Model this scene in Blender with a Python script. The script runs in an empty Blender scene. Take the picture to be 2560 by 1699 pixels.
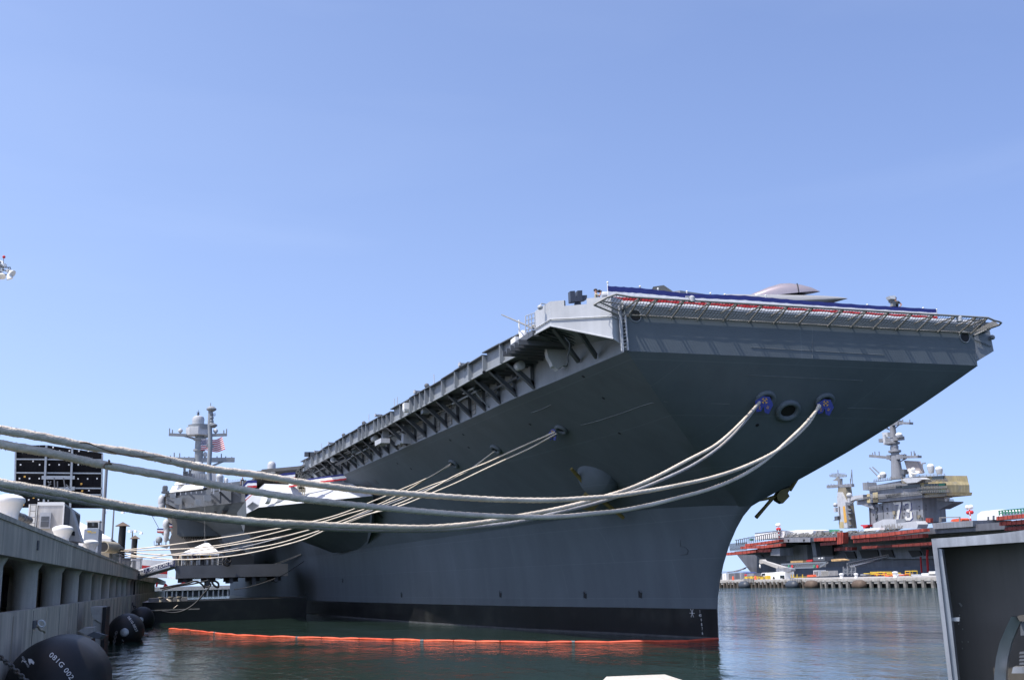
import bpy, bmesh, math, random
import numpy as np
from mathutils import Vector, Matrix
from mathutils.bvhtree import BVHTree
random.seed(7)
SC = bpy.context.scene
COL = SC.collection
V = Vector
# ------------------------------------------------------------------ camera, sky, sun, exposure
PW, PH, PF = 2560., 1699., 2620.
PITCH, ROLL, YAW = 0.2244, 0.0262, 0.3031
CAMP = V((-33.71, -50.69, 4.16))
F_ = V((math.sin(YAW)*math.cos(PITCH), math.cos(YAW)*math.cos(PITCH), math.sin(PITCH)))
R0 = V((math.cos(YAW), -math.sin(YAW), 0)); U0 = R0.cross(F_)
R_ = R0*math.cos(ROLL) - U0*math.sin(ROLL); U_ = U0*math.cos(ROLL) + R0*math.sin(ROLL)
cam = bpy.data.cameras.new('camera'); camo = bpy.data.objects.new('camera', cam); COL.objects.link(camo)
cam.sensor_width = 36; cam.lens = PF/PW*36; cam.clip_end = 30000; cam.clip_start = .1
camo.matrix_world = Matrix(((R_.x, U_.x, -F_.x, CAMP.x), (R_.y, U_.y, -F_.y, CAMP.y), (R_.z, U_.z, -F_.z, CAMP.z), (0, 0, 0, 1)))
SC.camera = camo
SUN_EL, SUN_AZ = math.radians(61), math.radians(74)      # azimuth from -Y towards -X
SUND = V((-math.cos(SUN_EL)*math.sin(SUN_AZ), -math.cos(SUN_EL)*math.cos(SUN_AZ), math.sin(SUN_EL)))
w = bpy.data.worlds.new('World'); SC.world = w; w.use_nodes = True
nt = w.node_tree; nt.nodes.clear()
sky = nt.nodes.new('ShaderNodeTexSky'); sky.sky_type = 'NISHITA'; sky.sun_disc = False
sky.sun_elevation = SUN_EL; sky.sun_rotation = math.atan2(SUND.x, SUND.y)
sky.altitude = 0; sky.air_density = 1.0; sky.dust_density = 1.4; sky.ozone_density = 3.0
bg = nt.nodes.new('ShaderNodeBackground'); bg.inputs[1].default_value = 0.15
wo = nt.nodes.new('ShaderNodeOutputWorld')
wtc = nt.nodes.new('ShaderNodeTexCoord'); wmp = nt.nodes.new('ShaderNodeMapping')
wmp.inputs['Scale'].default_value = (1, 1, .72); wmp.inputs['Location'].default_value = (0, 0, .12)
wnm = nt.nodes.new('ShaderNodeVectorMath'); wnm.operation = 'NORMALIZE'
nt.links.new(wtc.outputs['Generated'], wmp.inputs[0]); nt.links.new(wmp.outputs[0], wnm.inputs[0]); nt.links.new(wnm.outputs[0], sky.inputs[0])
tint = nt.nodes.new('ShaderNodeMix'); tint.data_type = 'RGBA'; tint.blend_type = 'MULTIPLY'; tint.inputs[0].default_value = 1; tint.clamp_result = False
wsx = nt.nodes.new('ShaderNodeSeparateXYZ'); nt.links.new(wtc.outputs['Generated'], wsx.inputs[0])
wmr = nt.nodes.new('ShaderNodeMapRange'); wmr.inputs[1].default_value = -.35; wmr.inputs[2].default_value = .75; nt.links.new(wsx.outputs[0], wmr.inputs[0])
wgl = nt.nodes.new('ShaderNodeMix'); wgl.data_type = 'RGBA'; nt.links.new(wmr.outputs[0], wgl.inputs[0])      # the air is brighter towards the sun's side
wgl.inputs[6].default_value = (1.22, 1.10, 1.13, 1); wgl.inputs[7].default_value = (.92, .86, .98, 1); nt.links.new(wgl.outputs[2], tint.inputs[7])
nt.links.new(sky.outputs[0], tint.inputs[6])
cmp_ = nt.nodes.new('ShaderNodeMapping'); cmp_.inputs['Scale'].default_value = (1.2, 1.2, 7.); cmp_.inputs['Rotation'].default_value = (.12, .2, 0); nt.links.new(wtc.outputs['Generated'], cmp_.inputs[0])
cnz = nt.nodes.new('ShaderNodeTexNoise'); cnz.inputs['Scale'].default_value = 1.6; cnz.inputs['Detail'].default_value = 7; cnz.inputs['Distortion'].default_value = .6; nt.links.new(cmp_.outputs[0], cnz.inputs['Vector'])
cmr = nt.nodes.new('ShaderNodeMapRange'); cmr.inputs[1].default_value = .5; cmr.inputs[2].default_value = .8; cmr.inputs[4].default_value = .05; nt.links.new(cnz.outputs[0], cmr.inputs[0])
cir = nt.nodes.new('ShaderNodeMix'); cir.data_type = 'RGBA'; cir.inputs[7].default_value = (4.6, 5.2, 6.2, 1); nt.links.new(cmr.outputs[0], cir.inputs[0]); nt.links.new(tint.outputs[2], cir.inputs[6])      # faint high cirrus
nt.links.new(cir.outputs[2], bg.inputs[0]); nt.links.new(bg.outputs[0], wo.inputs[0])
sl = bpy.data.lights.new('sun', 'SUN'); sl.energy = 4.0; sl.angle = math.radians(.53); sl.color = (1, .96, .9)
so = bpy.data.objects.new('sun', sl); COL.objects.link(so); so.location = (-60, -80, 120)
so.rotation_euler = SUND.to_track_quat('Z', 'Y').to_euler()
SC.view_settings.view_transform = 'Standard'; SC.view_settings.look = 'None'
SC.view_settings.exposure = 0.6; SC.view_settings.gamma = 1.0
SC.cycles.max_bounces = 8; SC.cycles.transparent_max_bounces = 24; SC.cycles.caustics_reflective = False

# ------------------------------------------------------------------ pixel -> point (photograph's 2560 x 1699 pixels)
def ray(px, py):
    return R_*((px-PW/2)/PF) - U_*((py-PH/2)/PF) + F_
def onX(q, X): d = ray(*q); return CAMP + d*((X-CAMP.x)/d.x)
def onY(q, Y): d = ray(*q); return CAMP + d*((Y-CAMP.y)/d.y)
def onZ(q, Z): d = ray(*q); return CAMP + d*((Z-CAMP.z)/d.z)
def onD(q, D): return CAMP + ray(*q)*D          # D: depth along the view axis
def zm(ox, oy, s): return lambda x, y: (ox+x/s, oy+y/s)
r1 = zm(0, 950, 3.689); r2 = zm(0, 1275, 3.692); r3 = zm(380, 990, 3.689); r4 = zm(700, 740, 3.371)
r5 = zm(1200, 640, 3.371); r6 = zm(1860, 640, 3.371); r7 = zm(1800, 1030, 3.105); r8 = zm(1300, 1194, 3.105)
rt = zm(2060, 1040, 5.6); rs = zm(1800, 1300, 6.564); ru = zm(2080, 1280, 7.384); rg = zm(380, 1330, 7.842)
rb = zm(600, 1130, 5.808); rc = zm(380, 1190, 7.465); rp = zm(150, 1270, 8.752); rn = zm(1420, 690, 6.564)
fv = lambda x, y: (x*1.08337, y*1.08337)

# ------------------------------------------------------------------ mesh helpers
ORG = {}
def tag(o, label, cat, group=None, kind=None):
    o['label'] = label
    if cat: o['category'] = cat
    if group: o['group'] = group
    if kind: o['kind'] = kind
    return o
def empty(name, loc, label, cat, group=None):
    o = bpy.data.objects.new(name, None); COL.objects.link(o); o.location = loc; o.empty_display_size = .3
    ORG[o.name] = V(loc)
    return tag(o, label, cat, group)
class MB:
    def __init__(s): s.v = []; s.f = []; s.m = []; s.mi = 0
    def add(s, vs, fs, mi=None):
        b = len(s.v); s.v += [V(p) for p in vs]
        for f in fs: s.f.append([b+i for i in f]); s.m.append(s.mi if mi is None else mi)
        return s
    def hexa(s, p, mi=None):
        return s.add(p, [(0, 3, 2, 1), (4, 5, 6, 7), (0, 1, 5, 4), (1, 2, 6, 5), (2, 3, 7, 6), (3, 0, 4, 7)], mi)
    def box(s, x0, x1, y0, y1, z0, z1, mi=None):
        return s.hexa([(x0, y0, z0), (x1, y0, z0), (x1, y1, z0), (x0, y1, z0), (x0, y0, z1), (x1, y0, z1), (x1, y1, z1), (x0, y1, z1)], mi)
    def bar(s, a, b, w, h=None, up=V((0, 0, 1)), mi=None):
        a = V(a); b = V(b); h = h or w; d = (b-a).normalized(); up = V(up)
        sd = d.cross(up)
        if sd.length < 1e-4: sd = d.cross(V((1, 0, 0)))
        sd.normalize(); u = sd.cross(d); sd *= w/2; u *= h/2
        return s.hexa([a-sd-u, a+sd-u, b+sd-u, b-sd-u, a-sd+u, a+sd+u, b+sd+u, b-sd+u], mi)
    def tube(s, pts, r, n=8, cap=True, mi=None):
        pts = [V(p) for p in pts]; rs_ = r if isinstance(r, (list, tuple)) else [r]*len(pts)
        b = len(s.v); ref = None
        for i, p in enumerate(pts):
            t = (pts[min(i+1, len(pts)-1)] - pts[max(i-1, 0)]).normalized()
            if ref is None:
                ref = t.orthogonal().normalized()
            ref = (ref - t*ref.dot(t)).normalized(); bn = t.cross(ref)
            for k in range(n):
                a = 2*math.pi*k/n
                s.v.append(p + (ref*math.cos(a)+bn*math.sin(a))*rs_[i])
        for i in range(len(pts)-1):
            for k in range(n):
                k2 = (k+1) % n
                s.f.append([b+i*n+k, b+i*n+k2, b+(i+1)*n+k2, b+(i+1)*n+k]); s.m.append(s.mi if mi is None else mi)
        if cap:
            s.f.append([b+k for k in range(n)][::-1]); s.m.append(s.mi if mi is None else mi)
            e = b+(len(pts)-1)*n; s.f.append([e+k for k in range(n)]); s.m.append(s.mi if mi is None else mi)
        return s
    def lathe(s, c, prof, n=24, axis=(0, 0, 1), mi=None):
        axis = V(axis).normalized(); c = V(c)
        return s.tube([c+axis*z for r, z in prof], [max(r, .0005) for r, z in prof], n, True, mi) if False else s._lathe(c, prof, n, axis, mi)
    def _lathe(s, c, prof, n, axis, mi):
        e1 = axis.orthogonal().normalized(); e2 = axis.cross(e1); b = len(s.v); mi = s.mi if mi is None else mi
        for r, z in prof:
            for k in range(n):
                a = 2*math.pi*k/n; s.v.append(c+axis*z+(e1*math.cos(a)+e2*math.sin(a))*max(r, .0005))
        for i in range(len(prof)-1):
            for k in range(n):
                k2 = (k+1) % n; s.f.append([b+i*n+k, b+i*n+k2, b+(i+1)*n+k2, b+(i+1)*n+k]); s.m.append(mi)
        s.f.append([b+k for k in range(n)][::-1]); s.m.append(mi)
        e = b+(len(prof)-1)*n; s.f.append([e+k for k in range(n)]); s.m.append(mi)
        return s
    def prism(s, poly, vec, mi=None):
        n = len(poly); a = [V(p) for p in poly]; b = [p+V(vec) for p in a]
        return s.add(a+b, [tuple(range(n)), tuple(range(2*n-1, n-1, -1))] + [(i, i+n, (i+1) % n+n, (i+1) % n) for i in range(n)], mi)
    def grid(s, rows, mi=None, close=False):
        b = len(s.v); nc = len(rows[0])
        for r in rows: s.v += [V(p) for p in r]
        for i in range(len(rows)-1):
            for j in range(nc-1):
                s.f.append([b+i*nc+j, b+i*nc+j+1, b+(i+1)*nc+j+1, b+(i+1)*nc+j])
                m = mi(i, j) if callable(mi) else mi
                s.m.append(s.mi if m is None else m)
        return s
    def dome(s, c, r, h=None, n=16, rows=6, mi=None):
        h = h or r
        return s.lathe(c, [(r*math.cos(i*math.pi/2/rows), h*math.sin(i*math.pi/2/rows)) for i in range(rows+1)], n, (0, 0, 1), mi)
    def ball(s, c, r, n=14, mi=None, sc=(1, 1, 1)):
        b = len(s.v); s.lathe(c, [(r*math.sin(math.pi*i/10), -r*math.cos(math.pi*i/10)) for i in range(11)], n, (0, 0, 1), mi)
        c = V(c)
        for i in range(b, len(s.v)):
            d = s.v[i]-c; s.v[i] = c+V((d.x*sc[0], d.y*sc[1], d.z*sc[2]))
        return s
    def ring(s, c, R, r, axis, n=28, m=10, mi=None, sx=1., e1=None):
        axis = V(axis).normalized(); e1 = V(e1).normalized() if e1 else axis.orthogonal().normalized(); e2 = axis.cross(e1); c = V(c)
        b = len(s.v)
        for i in range(n):
            a = 2*math.pi*i/n; d = (e1*math.cos(a)*sx+e2*math.sin(a))
            for k in range(m):
                t = 2*math.pi*k/m; s.v.append(c+d*R+d.normalized()*r*math.cos(t)+axis*r*math.sin(t))
        for i in range(n):
            for k in range(m):
                i2 = (i+1) % n; k2 = (k+1) % m
                s.f.append([b+i*m+k, b+i2*m+k, b+i2*m+k2, b+i*m+k2]); s.m.append(s.mi if mi is None else mi)
        return s
    def build(s, name, mats, parent=None, smooth=None, org=None, fixn=True):
        me = bpy.data.meshes.new(name)
        if parent is not None: o0 = ORG[parent.name]
        elif org is not None: o0 = V(org)
        else:
            c = sum(s.v, V())/len(s.v); o0 = V((c.x, c.y, min(p.z for p in s.v)))
        me.from_pydata([p-o0 for p in s.v], [], s.f); me.update()
        if fixn:
            bm = bmesh.new(); bm.from_mesh(me); bmesh.ops.recalc_face_normals(bm, faces=bm.faces); bm.to_mesh(me); bm.free()
        for m in (mats if isinstance(mats, (list, tuple)) else [mats]): me.materials.append(m)
        me.polygons.foreach_set('material_index', s.m)
        if smooth is not None:
            me.polygons.foreach_set('use_smooth', [True]*len(me.polygons)); me.set_sharp_from_angle(angle=math.radians(smooth))
        o = bpy.data.objects.new(name, me); COL.objects.link(o)
        if parent is not None: o.parent = parent
        else: o.location = o0
        ORG[o.name] = o0
        return o
def pprism(fn, pts, plane, val, vec):          # prism of a pixel polygon lying on a plane of constant X or Y
    g = onX if plane == 'X' else onY
    return [g(fn(*p), val) for p in pts], vec
def text2d(body, size=1., spacing=1., shear=0):
    cu = bpy.data.curves.new('lettering', 'FONT'); cu.body = body; cu.size = size; cu.space_character = spacing; cu.shear = shear
    cu.resolution_u = 3; cu.extrude = 0.0
    o = bpy.data.objects.new('lettering', cu); COL.objects.link(o)
    dg = bpy.context.evaluated_depsgraph_get(); ev = o.evaluated_get(dg); me = bpy.data.meshes.new_from_object(ev)
    vs = [(p.co.x, p.co.y) for p in me.vertices]; fs = [tuple(p.vertices) for p in me.polygons]
    bpy.data.objects.remove(o); bpy.data.curves.remove(cu); bpy.data.meshes.remove(me)
    return vs, fs
def text(name, body, size, fn, mat, parent, **k):    # fn(u,v) -> world point
    vs, fs = text2d(body, size, **k); mb = MB(); mb.add([fn(u, v) for u, v in vs], fs)
    return mb.build(name, mat, parent, fixn=False)
def interp(x, xs, ys): return float(np.interp(x, xs, ys))

# ------------------------------------------------------------------ materials
def node_mat(name):
    m = bpy.data.materials.new(name); m.use_nodes = True; n = m.node_tree; b = n.nodes['Principled BSDF']; return m, n, b
def paint(name, col, rough=.5, var=.12, scale=.4, streak=0., metal=0., bump=0., bscale=None, fine=0., spec=.5, dirt=None, dscale=.15):
    m, n, b = node_mat(name); L = n.links.new
    tc = n.nodes.new('ShaderNodeTexCoord')
    nz = n.nodes.new('ShaderNodeTexNoise'); nz.inputs['Scale'].default_value = scale; nz.inputs['Detail'].default_value = 6
    L(tc.outputs['Object'], nz.inputs['Vector'])
    mr = n.nodes.new('ShaderNodeMapRange'); mr.inputs[1].default_value = .3; mr.inputs[2].default_value = .7
    mr.inputs[3].default_value = 1-var; mr.inputs[4].default_value = 1+var; L(nz.outputs[0], mr.inputs[0])
    val = mr.outputs[0]
    def mul(a, c):
        x = n.nodes.new('ShaderNodeMath'); x.operation = 'MULTIPLY'; L(a, x.inputs[0]); L(c, x.inputs[1]); return x.outputs[0]
    if streak:
        mp = n.nodes.new('ShaderNodeMapping'); mp.inputs['Scale'].default_value = (2.2, 2.2, .12); L(tc.outputs['Object'], mp.inputs[0])
        n2 = n.nodes.new('ShaderNodeTexNoise'); n2.inputs['Scale'].default_value = scale*2.5; n2.inputs['Detail'].default_value = 5; L(mp.outputs[0], n2.inputs['Vector'])
        m2 = n.nodes.new('ShaderNodeMapRange'); m2.inputs[1].default_value = .35; m2.inputs[2].default_value = .7; m2.inputs[3].default_value = 1-streak; m2.inputs[4].default_value = 1+streak*.5
        L(n2.outputs[0], m2.inputs[0]); val = mul(val, m2.outputs[0])
    if fine:
        n3 = n.nodes.new('ShaderNodeTexNoise'); n3.inputs['Scale'].default_value = scale*30; n3.inputs['Detail'].default_value = 3; L(tc.outputs['Object'], n3.inputs['Vector'])
        m3 = n.nodes.new('ShaderNodeMapRange'); m3.inputs[3].default_value = 1-fine; m3.inputs[4].default_value = 1+fine; L(n3.outputs[0], m3.inputs[0]); val = mul(val, m3.outputs[0])
    vm = n.nodes.new('ShaderNodeVectorMath'); vm.operation = 'SCALE'; vm.inputs[0].default_value = col[:3]; L(val, vm.inputs['Scale'])
    out = vm.outputs[0]
    if dirt:
        n4 = n.nodes.new('ShaderNodeTexNoise'); n4.inputs['Scale'].default_value = dscale; n4.inputs['Detail'].default_value = 8; L(tc.outputs['Object'], n4.inputs['Vector'])
        m4 = n.nodes.new('ShaderNodeMapRange'); m4.inputs[1].default_value = .5; m4.inputs[2].default_value = .72; m4.inputs[4].default_value = dirt[3]; L(n4.outputs[0], m4.inputs[0])
        mx = n.nodes.new('ShaderNodeMix'); mx.data_type = 'RGBA'; L(m4.outputs[0], mx.inputs[0]); L(out, mx.inputs[6]); mx.inputs[7].default_value = (*dirt[:3], 1); out = mx.outputs[2]
    L(out, b.inputs['Base Color']); b.inputs['Roughness'].default_value = rough; b.inputs['Metallic'].default_value = metal
    b.inputs['Specular IOR Level'].default_value = spec
    if bump:
        n5 = n.nodes.new('ShaderNodeTexNoise'); n5.inputs['Scale'].default_value = bscale or scale*8; n5.inputs['Detail'].default_value = 4; L(tc.outputs['Object'], n5.inputs['Vector'])
        bp = n.nodes.new('ShaderNodeBump'); bp.inputs['Strength'].default_value = bump; bp.inputs['Distance'].default_value = .05; L(n5.outputs[0], bp.inputs['Height']); L(bp.outputs[0], b.inputs['Normal'])
    return m
def hull_paint(name, col, rough=.42, seam=.10, sx=11., sz=2.6):
    m = paint(name, col, .6, .09, .12, streak=.07, fine=.04, spec=.15)
    n = m.node_tree; b = n.nodes['Principled BSDF']; L = n.links.new
    tc = [x for x in n.nodes if x.type == 'TEX_COORD'][0]
    sp = n.nodes.new('ShaderNodeSeparateXYZ'); L(tc.outputs['Object'], sp.inputs[0])
    a = n.nodes.new('ShaderNodeMath'); a.operation = 'MULTIPLY_ADD'; L(sp.outputs[0], a.inputs[0]); a.inputs[1].default_value = .8; L(sp.outputs[1], a.inputs[2])
    cb = n.nodes.new('ShaderNodeCombineXYZ'); L(a.outputs[0], cb.inputs[0]); L(sp.outputs[2], cb.inputs[1])
    br = n.nodes.new('ShaderNodeTexBrick'); L(cb.outputs[0], br.inputs['Vector']); br.inputs['Scale'].default_value = 1.
    br.inputs['Brick Width'].default_value = sx; br.inputs['Row Height'].default_value = sz; br.inputs['Mortar Size'].default_value = .035; br.inputs['Mortar Smooth'].default_value = .6
    br.inputs['Color1'].default_value = (.97,)*3+(1,); br.inputs['Color2'].default_value = (1.03,)*3+(1,); br.inputs['Mortar'].default_value = (1+seam,)*3+(1,)
    src = b.inputs['Base Color'].links[0].from_socket
    mx = n.nodes.new('ShaderNodeMix'); mx.data_type = 'RGBA'; mx.blend_type = 'MULTIPLY'; mx.inputs[0].default_value = 1
    mx.clamp_result = False
    L(src, mx.inputs[6]); L(br.outputs['Color'], mx.inputs[7]); L(mx.outputs[2], b.inputs['Base Color'])
    # plates dish slightly between frames
    nz = n.nodes.new('ShaderNodeTexNoise'); nz.inputs['Scale'].default_value = .35; nz.inputs['Detail'].default_value = 3; L(tc.outputs['Object'], nz.inputs['Vector'])
    bp = n.nodes.new('ShaderNodeBump'); bp.inputs['Strength'].default_value = .3; bp.inputs['Distance'].default_value = .1; L(nz.outputs[0], bp.inputs['Height']); L(bp.outputs[0], b.inputs['Normal'])
    return m
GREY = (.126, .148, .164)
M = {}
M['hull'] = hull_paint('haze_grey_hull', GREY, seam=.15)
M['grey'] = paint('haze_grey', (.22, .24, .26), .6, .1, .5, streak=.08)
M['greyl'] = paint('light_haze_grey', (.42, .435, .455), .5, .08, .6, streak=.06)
M['greyd'] = paint('dark_grey', (.085, .093, .105), .55, .12, .6)
M['deck'] = paint('deck_nonskid', (.06, .062, .066), .85, .15, 1.)
M['boot'] = paint('black_boot_topping', (.008, .008, .009), .35, .3, .3, streak=.2, dirt=(.045, .046, .04, .5), dscale=.5)
M['black'] = paint('black_void', (.006, .006, .007), .6, .1, 1.)
M['scum'] = paint('scum_line', (.06, .062, .065), .7, .3, 1.)
M['rail'] = paint('rail_metal', (.22, .215, .20), .5, .15, 2.)
M['white'] = paint('white_paint', (.78, .78, .76), .45, .05, 1., dirt=(.55, .52, .47, .4), dscale=.8)
M['tent'] = paint('tent_canvas', (.84, .84, .84), .6, .03, .5)
M['concrete'] = paint('pier_concrete', (.56, .49, .39), .8, .14, .35, streak=.28, fine=.1, bump=.25, bscale=3, dirt=(.24, .215, .18, .6), dscale=.3)
M['numberwhite'] = paint('faded_number_white', (.55, .55, .52), .7, .15, .6, streak=.2)
M['seam'] = paint('weld_bead', (.165, .18, .19), .6, .2, 2.)
M['column'] = paint('column_concrete', (.60, .57, .52), .8, .12, .5, streak=.25, fine=.1, bump=.2, bscale=4)
M['concretel'] = paint('light_concrete', (.40, .385, .36), .8, .15, .8, streak=.12, fine=.12, bump=.3, bscale=6, dirt=(.2, .18, .15, .6), dscale=1.2)
M['stone'] = paint('pale_concrete_block', (.52, .47, .40), .85, .12, 2., fine=.2, bump=.6, bscale=30)
M['rubber'] = paint('black_rubber', (.012, .012, .013), .55, .25, 1.5, bump=.08, bscale=25, spec=.35)
M['paintw'] = paint('white_stencil', (.72, .72, .70), .6, .12, 6.)
M['orange'] = paint('orange_boom', (.56, .07, .025), .6, .25, 1.5, dirt=(.30, .06, .03, .6), dscale=.5)
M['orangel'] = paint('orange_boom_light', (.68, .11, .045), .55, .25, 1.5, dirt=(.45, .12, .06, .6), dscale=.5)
M['red'] = paint('red_cloth', (.50, .025, .03), .7, .08, 2.)
M['blue'] = paint('navy_cloth', (.015, .025, .16), .7, .1, 2.)
M['whitecloth'] = paint('white_cloth', (.80, .80, .80), .7, .04, 2.)
M['rat'] = paint('rat_guard_blue', (.012, .03, .22), .4, .1, 3.)
M['gold'] = paint('gold_lettering', (.60, .33, .06), .5, .08, 3.)
M['anchor'] = paint('anchor_olive', (.19, .145, .04), .6, .25, 1.5, dirt=(.12, .10, .04, .7), dscale=1.)
M['steel'] = paint('galvanised_steel', (.33, .34, .35), .35, .15, 6., metal=.75, streak=.1)
M['chain'] = paint('rusty_chain', (.10, .095, .09), .55, .3, 8., metal=.5, dirt=(.16, .10, .06, .6), dscale=5.)
M['glass'] = paint('dark_glass', (.02, .03, .035), .08, .1, 1.)
M['timber'] = paint('tan_timber', (.42, .27, .12), .8, .25, 1.)
M['green'] = paint('green_sheet', (.05, .22, .13), .6, .1, 1.)
M['yellow'] = paint('yellow_paint', (.62, .42, .03), .5, .1, 1.)
M['primer'] = paint('yellow_primer', (.44, .36, .19), .7, .2, .3, streak=.25, dirt=(.25, .24, .22, .75), dscale=.35)
M['greyf'] = paint('weathered_grey', (.20, .21, .235), .6, .14, .2, streak=.22, dirt=(.16, .15, .14, .6), dscale=.25)
M['greyfd'] = paint('weathered_dark_grey', (.11, .115, .135), .6, .2, .15, streak=.2)
M['tan'] = paint('dull_tan_primer', (.24, .21, .15), .7, .3, .4, streak=.35)
M['tarp'] = paint('red_scaffold_sheet', (.36, .055, .035), .7, .35, .5, streak=.4, fine=.15, dirt=(.20, .07, .05, .6), dscale=.3)
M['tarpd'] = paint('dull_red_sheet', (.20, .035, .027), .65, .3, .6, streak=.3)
M['skin'] = paint('skin', (.42, .22, .14), .5, .05, 5.)
M['hair'] = paint('dark_hair', (.02, .014, .01), .6, .1, 5.)
M['khaki'] = paint('khaki_cloth', (.36, .32, .24), .8, .06, 5.)
M['dark'] = paint('dark_cloth', (.015, .016, .02), .8, .1, 5.)
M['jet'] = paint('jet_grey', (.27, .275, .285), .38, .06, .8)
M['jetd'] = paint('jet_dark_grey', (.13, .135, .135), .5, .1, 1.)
M['brown'] = paint('rust_brown', (.16, .10, .06), .7, .2, 1.)
M['pierwall'] = paint('pale_grey_panel', (.52, .50, .47), .6, .08, 1., streak=.12, dirt=(.3, .27, .22, .4), dscale=.8)
M['pilegrey'] = paint('weathered_pile', (.22, .21, .195), .8, .3, 1., streak=.3)
M['pilebrown'] = paint('brown_pile', (.13, .11, .09), .8, .3, 1., streak=.3)
M['screen'] = paint('video_wall_back', (.008, .008, .010), .8, .25, 1., streak=.2, spec=.1)
M['rust'] = paint('rusty_steel', (.10, .07, .05), .75, .3, 1.2)
def canopy_mat():
    m, n, b = node_mat('tinted_canopy'); b.inputs['Base Color'].default_value = (.34, .30, .32, 1); b.inputs['Metallic'].default_value = .35
    b.inputs['Roughness'].default_value = .12; return m
M['canopy'] = canopy_mat()
def rope_mat(name, col, wet):
    m = paint(name, col, .85, .22, .55, fine=.22, dirt=(.45, .37, .27, .5), dscale=.8)
    n = m.node_tree; b = n.nodes['Principled BSDF']; L = n.links.new
    tc = [x for x in n.nodes if x.type == 'TEX_COORD'][0]
    vo = n.nodes.new('ShaderNodeTexVoronoi'); vo.inputs['Scale'].default_value = 26; L(tc.outputs['Object'], vo.inputs['Vector'])
    nz = n.nodes.new('ShaderNodeTexNoise'); nz.inputs['Scale'].default_value = 45; L(tc.outputs['Object'], nz.inputs['Vector'])
    ad = n.nodes.new('ShaderNodeMath'); ad.operation = 'ADD'; L(vo.outputs[0], ad.inputs[0]); L(nz.outputs[0], ad.inputs[1])
    bp = n.nodes.new('ShaderNodeBump'); bp.inputs['Strength'].default_value = .8; bp.inputs['Distance'].default_value = .015
    L(ad.outputs[0], bp.inputs['Height']); L(bp.outputs[0], b.inputs['Normal'])
    return m
M['rope'] = rope_mat('mooring_rope', (.64, .56, .45), 0)
M['ropeg'] = rope_mat('grey_mooring_rope', (.30, .30, .31), 0)
M['hose'] = paint('black_hose', (.015, .015, .016), .6, .1, 2.)
def net_mat():
    m, n, b = node_mat('safety_net'); L = n.links.new
    b.inputs['Base Color'].default_value = (.16, .16, .15, 1); b.inputs['Roughness'].default_value = .8
    tc = n.nodes.new('ShaderNodeTexCoord'); sp = n.nodes.new('ShaderNodeSeparateXYZ'); L(tc.outputs['Object'], sp.inputs[0])
    outs = []
    for i, k in ((0, 5.5), (1, 5.5)):
        a = n.nodes.new('ShaderNodeMath'); a.operation = 'MULTIPLY'; L(sp.outputs[i], a.inputs[0]); a.inputs[1].default_value = k
        f = n.nodes.new('ShaderNodeMath'); f.operation = 'FRACT'; L(a.outputs[0], f.inputs[0])
        c = n.nodes.new('ShaderNodeMath'); c.operation = 'LESS_THAN'; L(f.outputs[0], c.inputs[0]); c.inputs[1].default_value = .17; outs.append(c.outputs[0])
    mx = n.nodes.new('ShaderNodeMath'); mx.operation = 'MAXIMUM'; L(outs[0], mx.inputs[0]); L(outs[1], mx.inputs[1])
    L(mx.outputs[0], b.inputs['Alpha']); return m
M['net'] = net_mat()
def water_mat():
    m, n, b = node_mat('harbour_water'); L = n.links.new
    b.inputs['Base Color'].default_value = (.017, .034, .023, 1); b.inputs['Roughness'].default_value = .06; b.inputs['IOR'].default_value = 1.333
    tc = n.nodes.new('ShaderNodeTexCoord')
    hs = []
    for s, dt, rz, sc in ((.34, 6, .5, (1, .5, 1)), (1.9, 4, -.2, (1, .5, 1)), (.09, 3, .3, (1, .6, 1))):
        mp = n.nodes.new('ShaderNodeMapping'); mp.inputs['Scale'].default_value = sc; mp.inputs['Rotation'].default_value = (0, 0, rz); L(tc.outputs['Object'], mp.inputs[0])
        z = n.nodes.new('ShaderNodeTexNoise'); z.inputs['Scale'].default_value = s; z.inputs['Detail'].default_value = dt; z.inputs['Roughness'].default_value = .55; L(mp.outputs[0], z.inputs['Vector']); hs.append(z.outputs[0])
    # calmer and rougher patches
    pa = n.nodes.new('ShaderNodeMapRange'); pa.inputs[1].default_value = .35; pa.inputs[2].default_value = .65; pa.inputs[3].default_value = .3; pa.inputs[4].default_value = 1.5; L(hs[2], pa.inputs[0])
    b1 = n.nodes.new('ShaderNodeBump'); b1.inputs['Distance'].default_value = .6; L(hs[0], b1.inputs['Height']); L(pa.outputs[0], b1.inputs['Strength'])
    b2 = n.nodes.new('ShaderNodeBump'); b2.inputs['Distance'].default_value = .15; L(hs[1], b2.inputs['Height']); L(pa.outputs[0], b2.inputs['Strength']); L(b1.outputs[0], b2.inputs['Normal'])
    # sheltered beside the hull, wind ripple in the open basin
    sp = n.nodes.new('ShaderNodeSeparateXYZ'); L(tc.outputs['Object'], sp.inputs[0])
    sh = n.nodes.new('ShaderNodeMapRange'); sh.interpolation_type = 'SMOOTHSTEP'; sh.inputs[1].default_value = -6; sh.inputs[2].default_value = 14; sh.inputs[3].default_value = .3; sh.inputs[4].default_value = 2.6; L(sp.outputs[0], sh.inputs[0])
    ml = n.nodes.new('ShaderNodeMath'); ml.operation = 'MULTIPLY'; L(sh.outputs[0], ml.inputs[0]); L(pa.outputs[0], ml.inputs[1])
    L(ml.outputs[0], b1.inputs['Strength']); L(ml.outputs[0], b2.inputs['Strength'])
    L(b2.outputs[0], b.inputs['Normal']); return m
M['water'] = water_mat()

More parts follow.
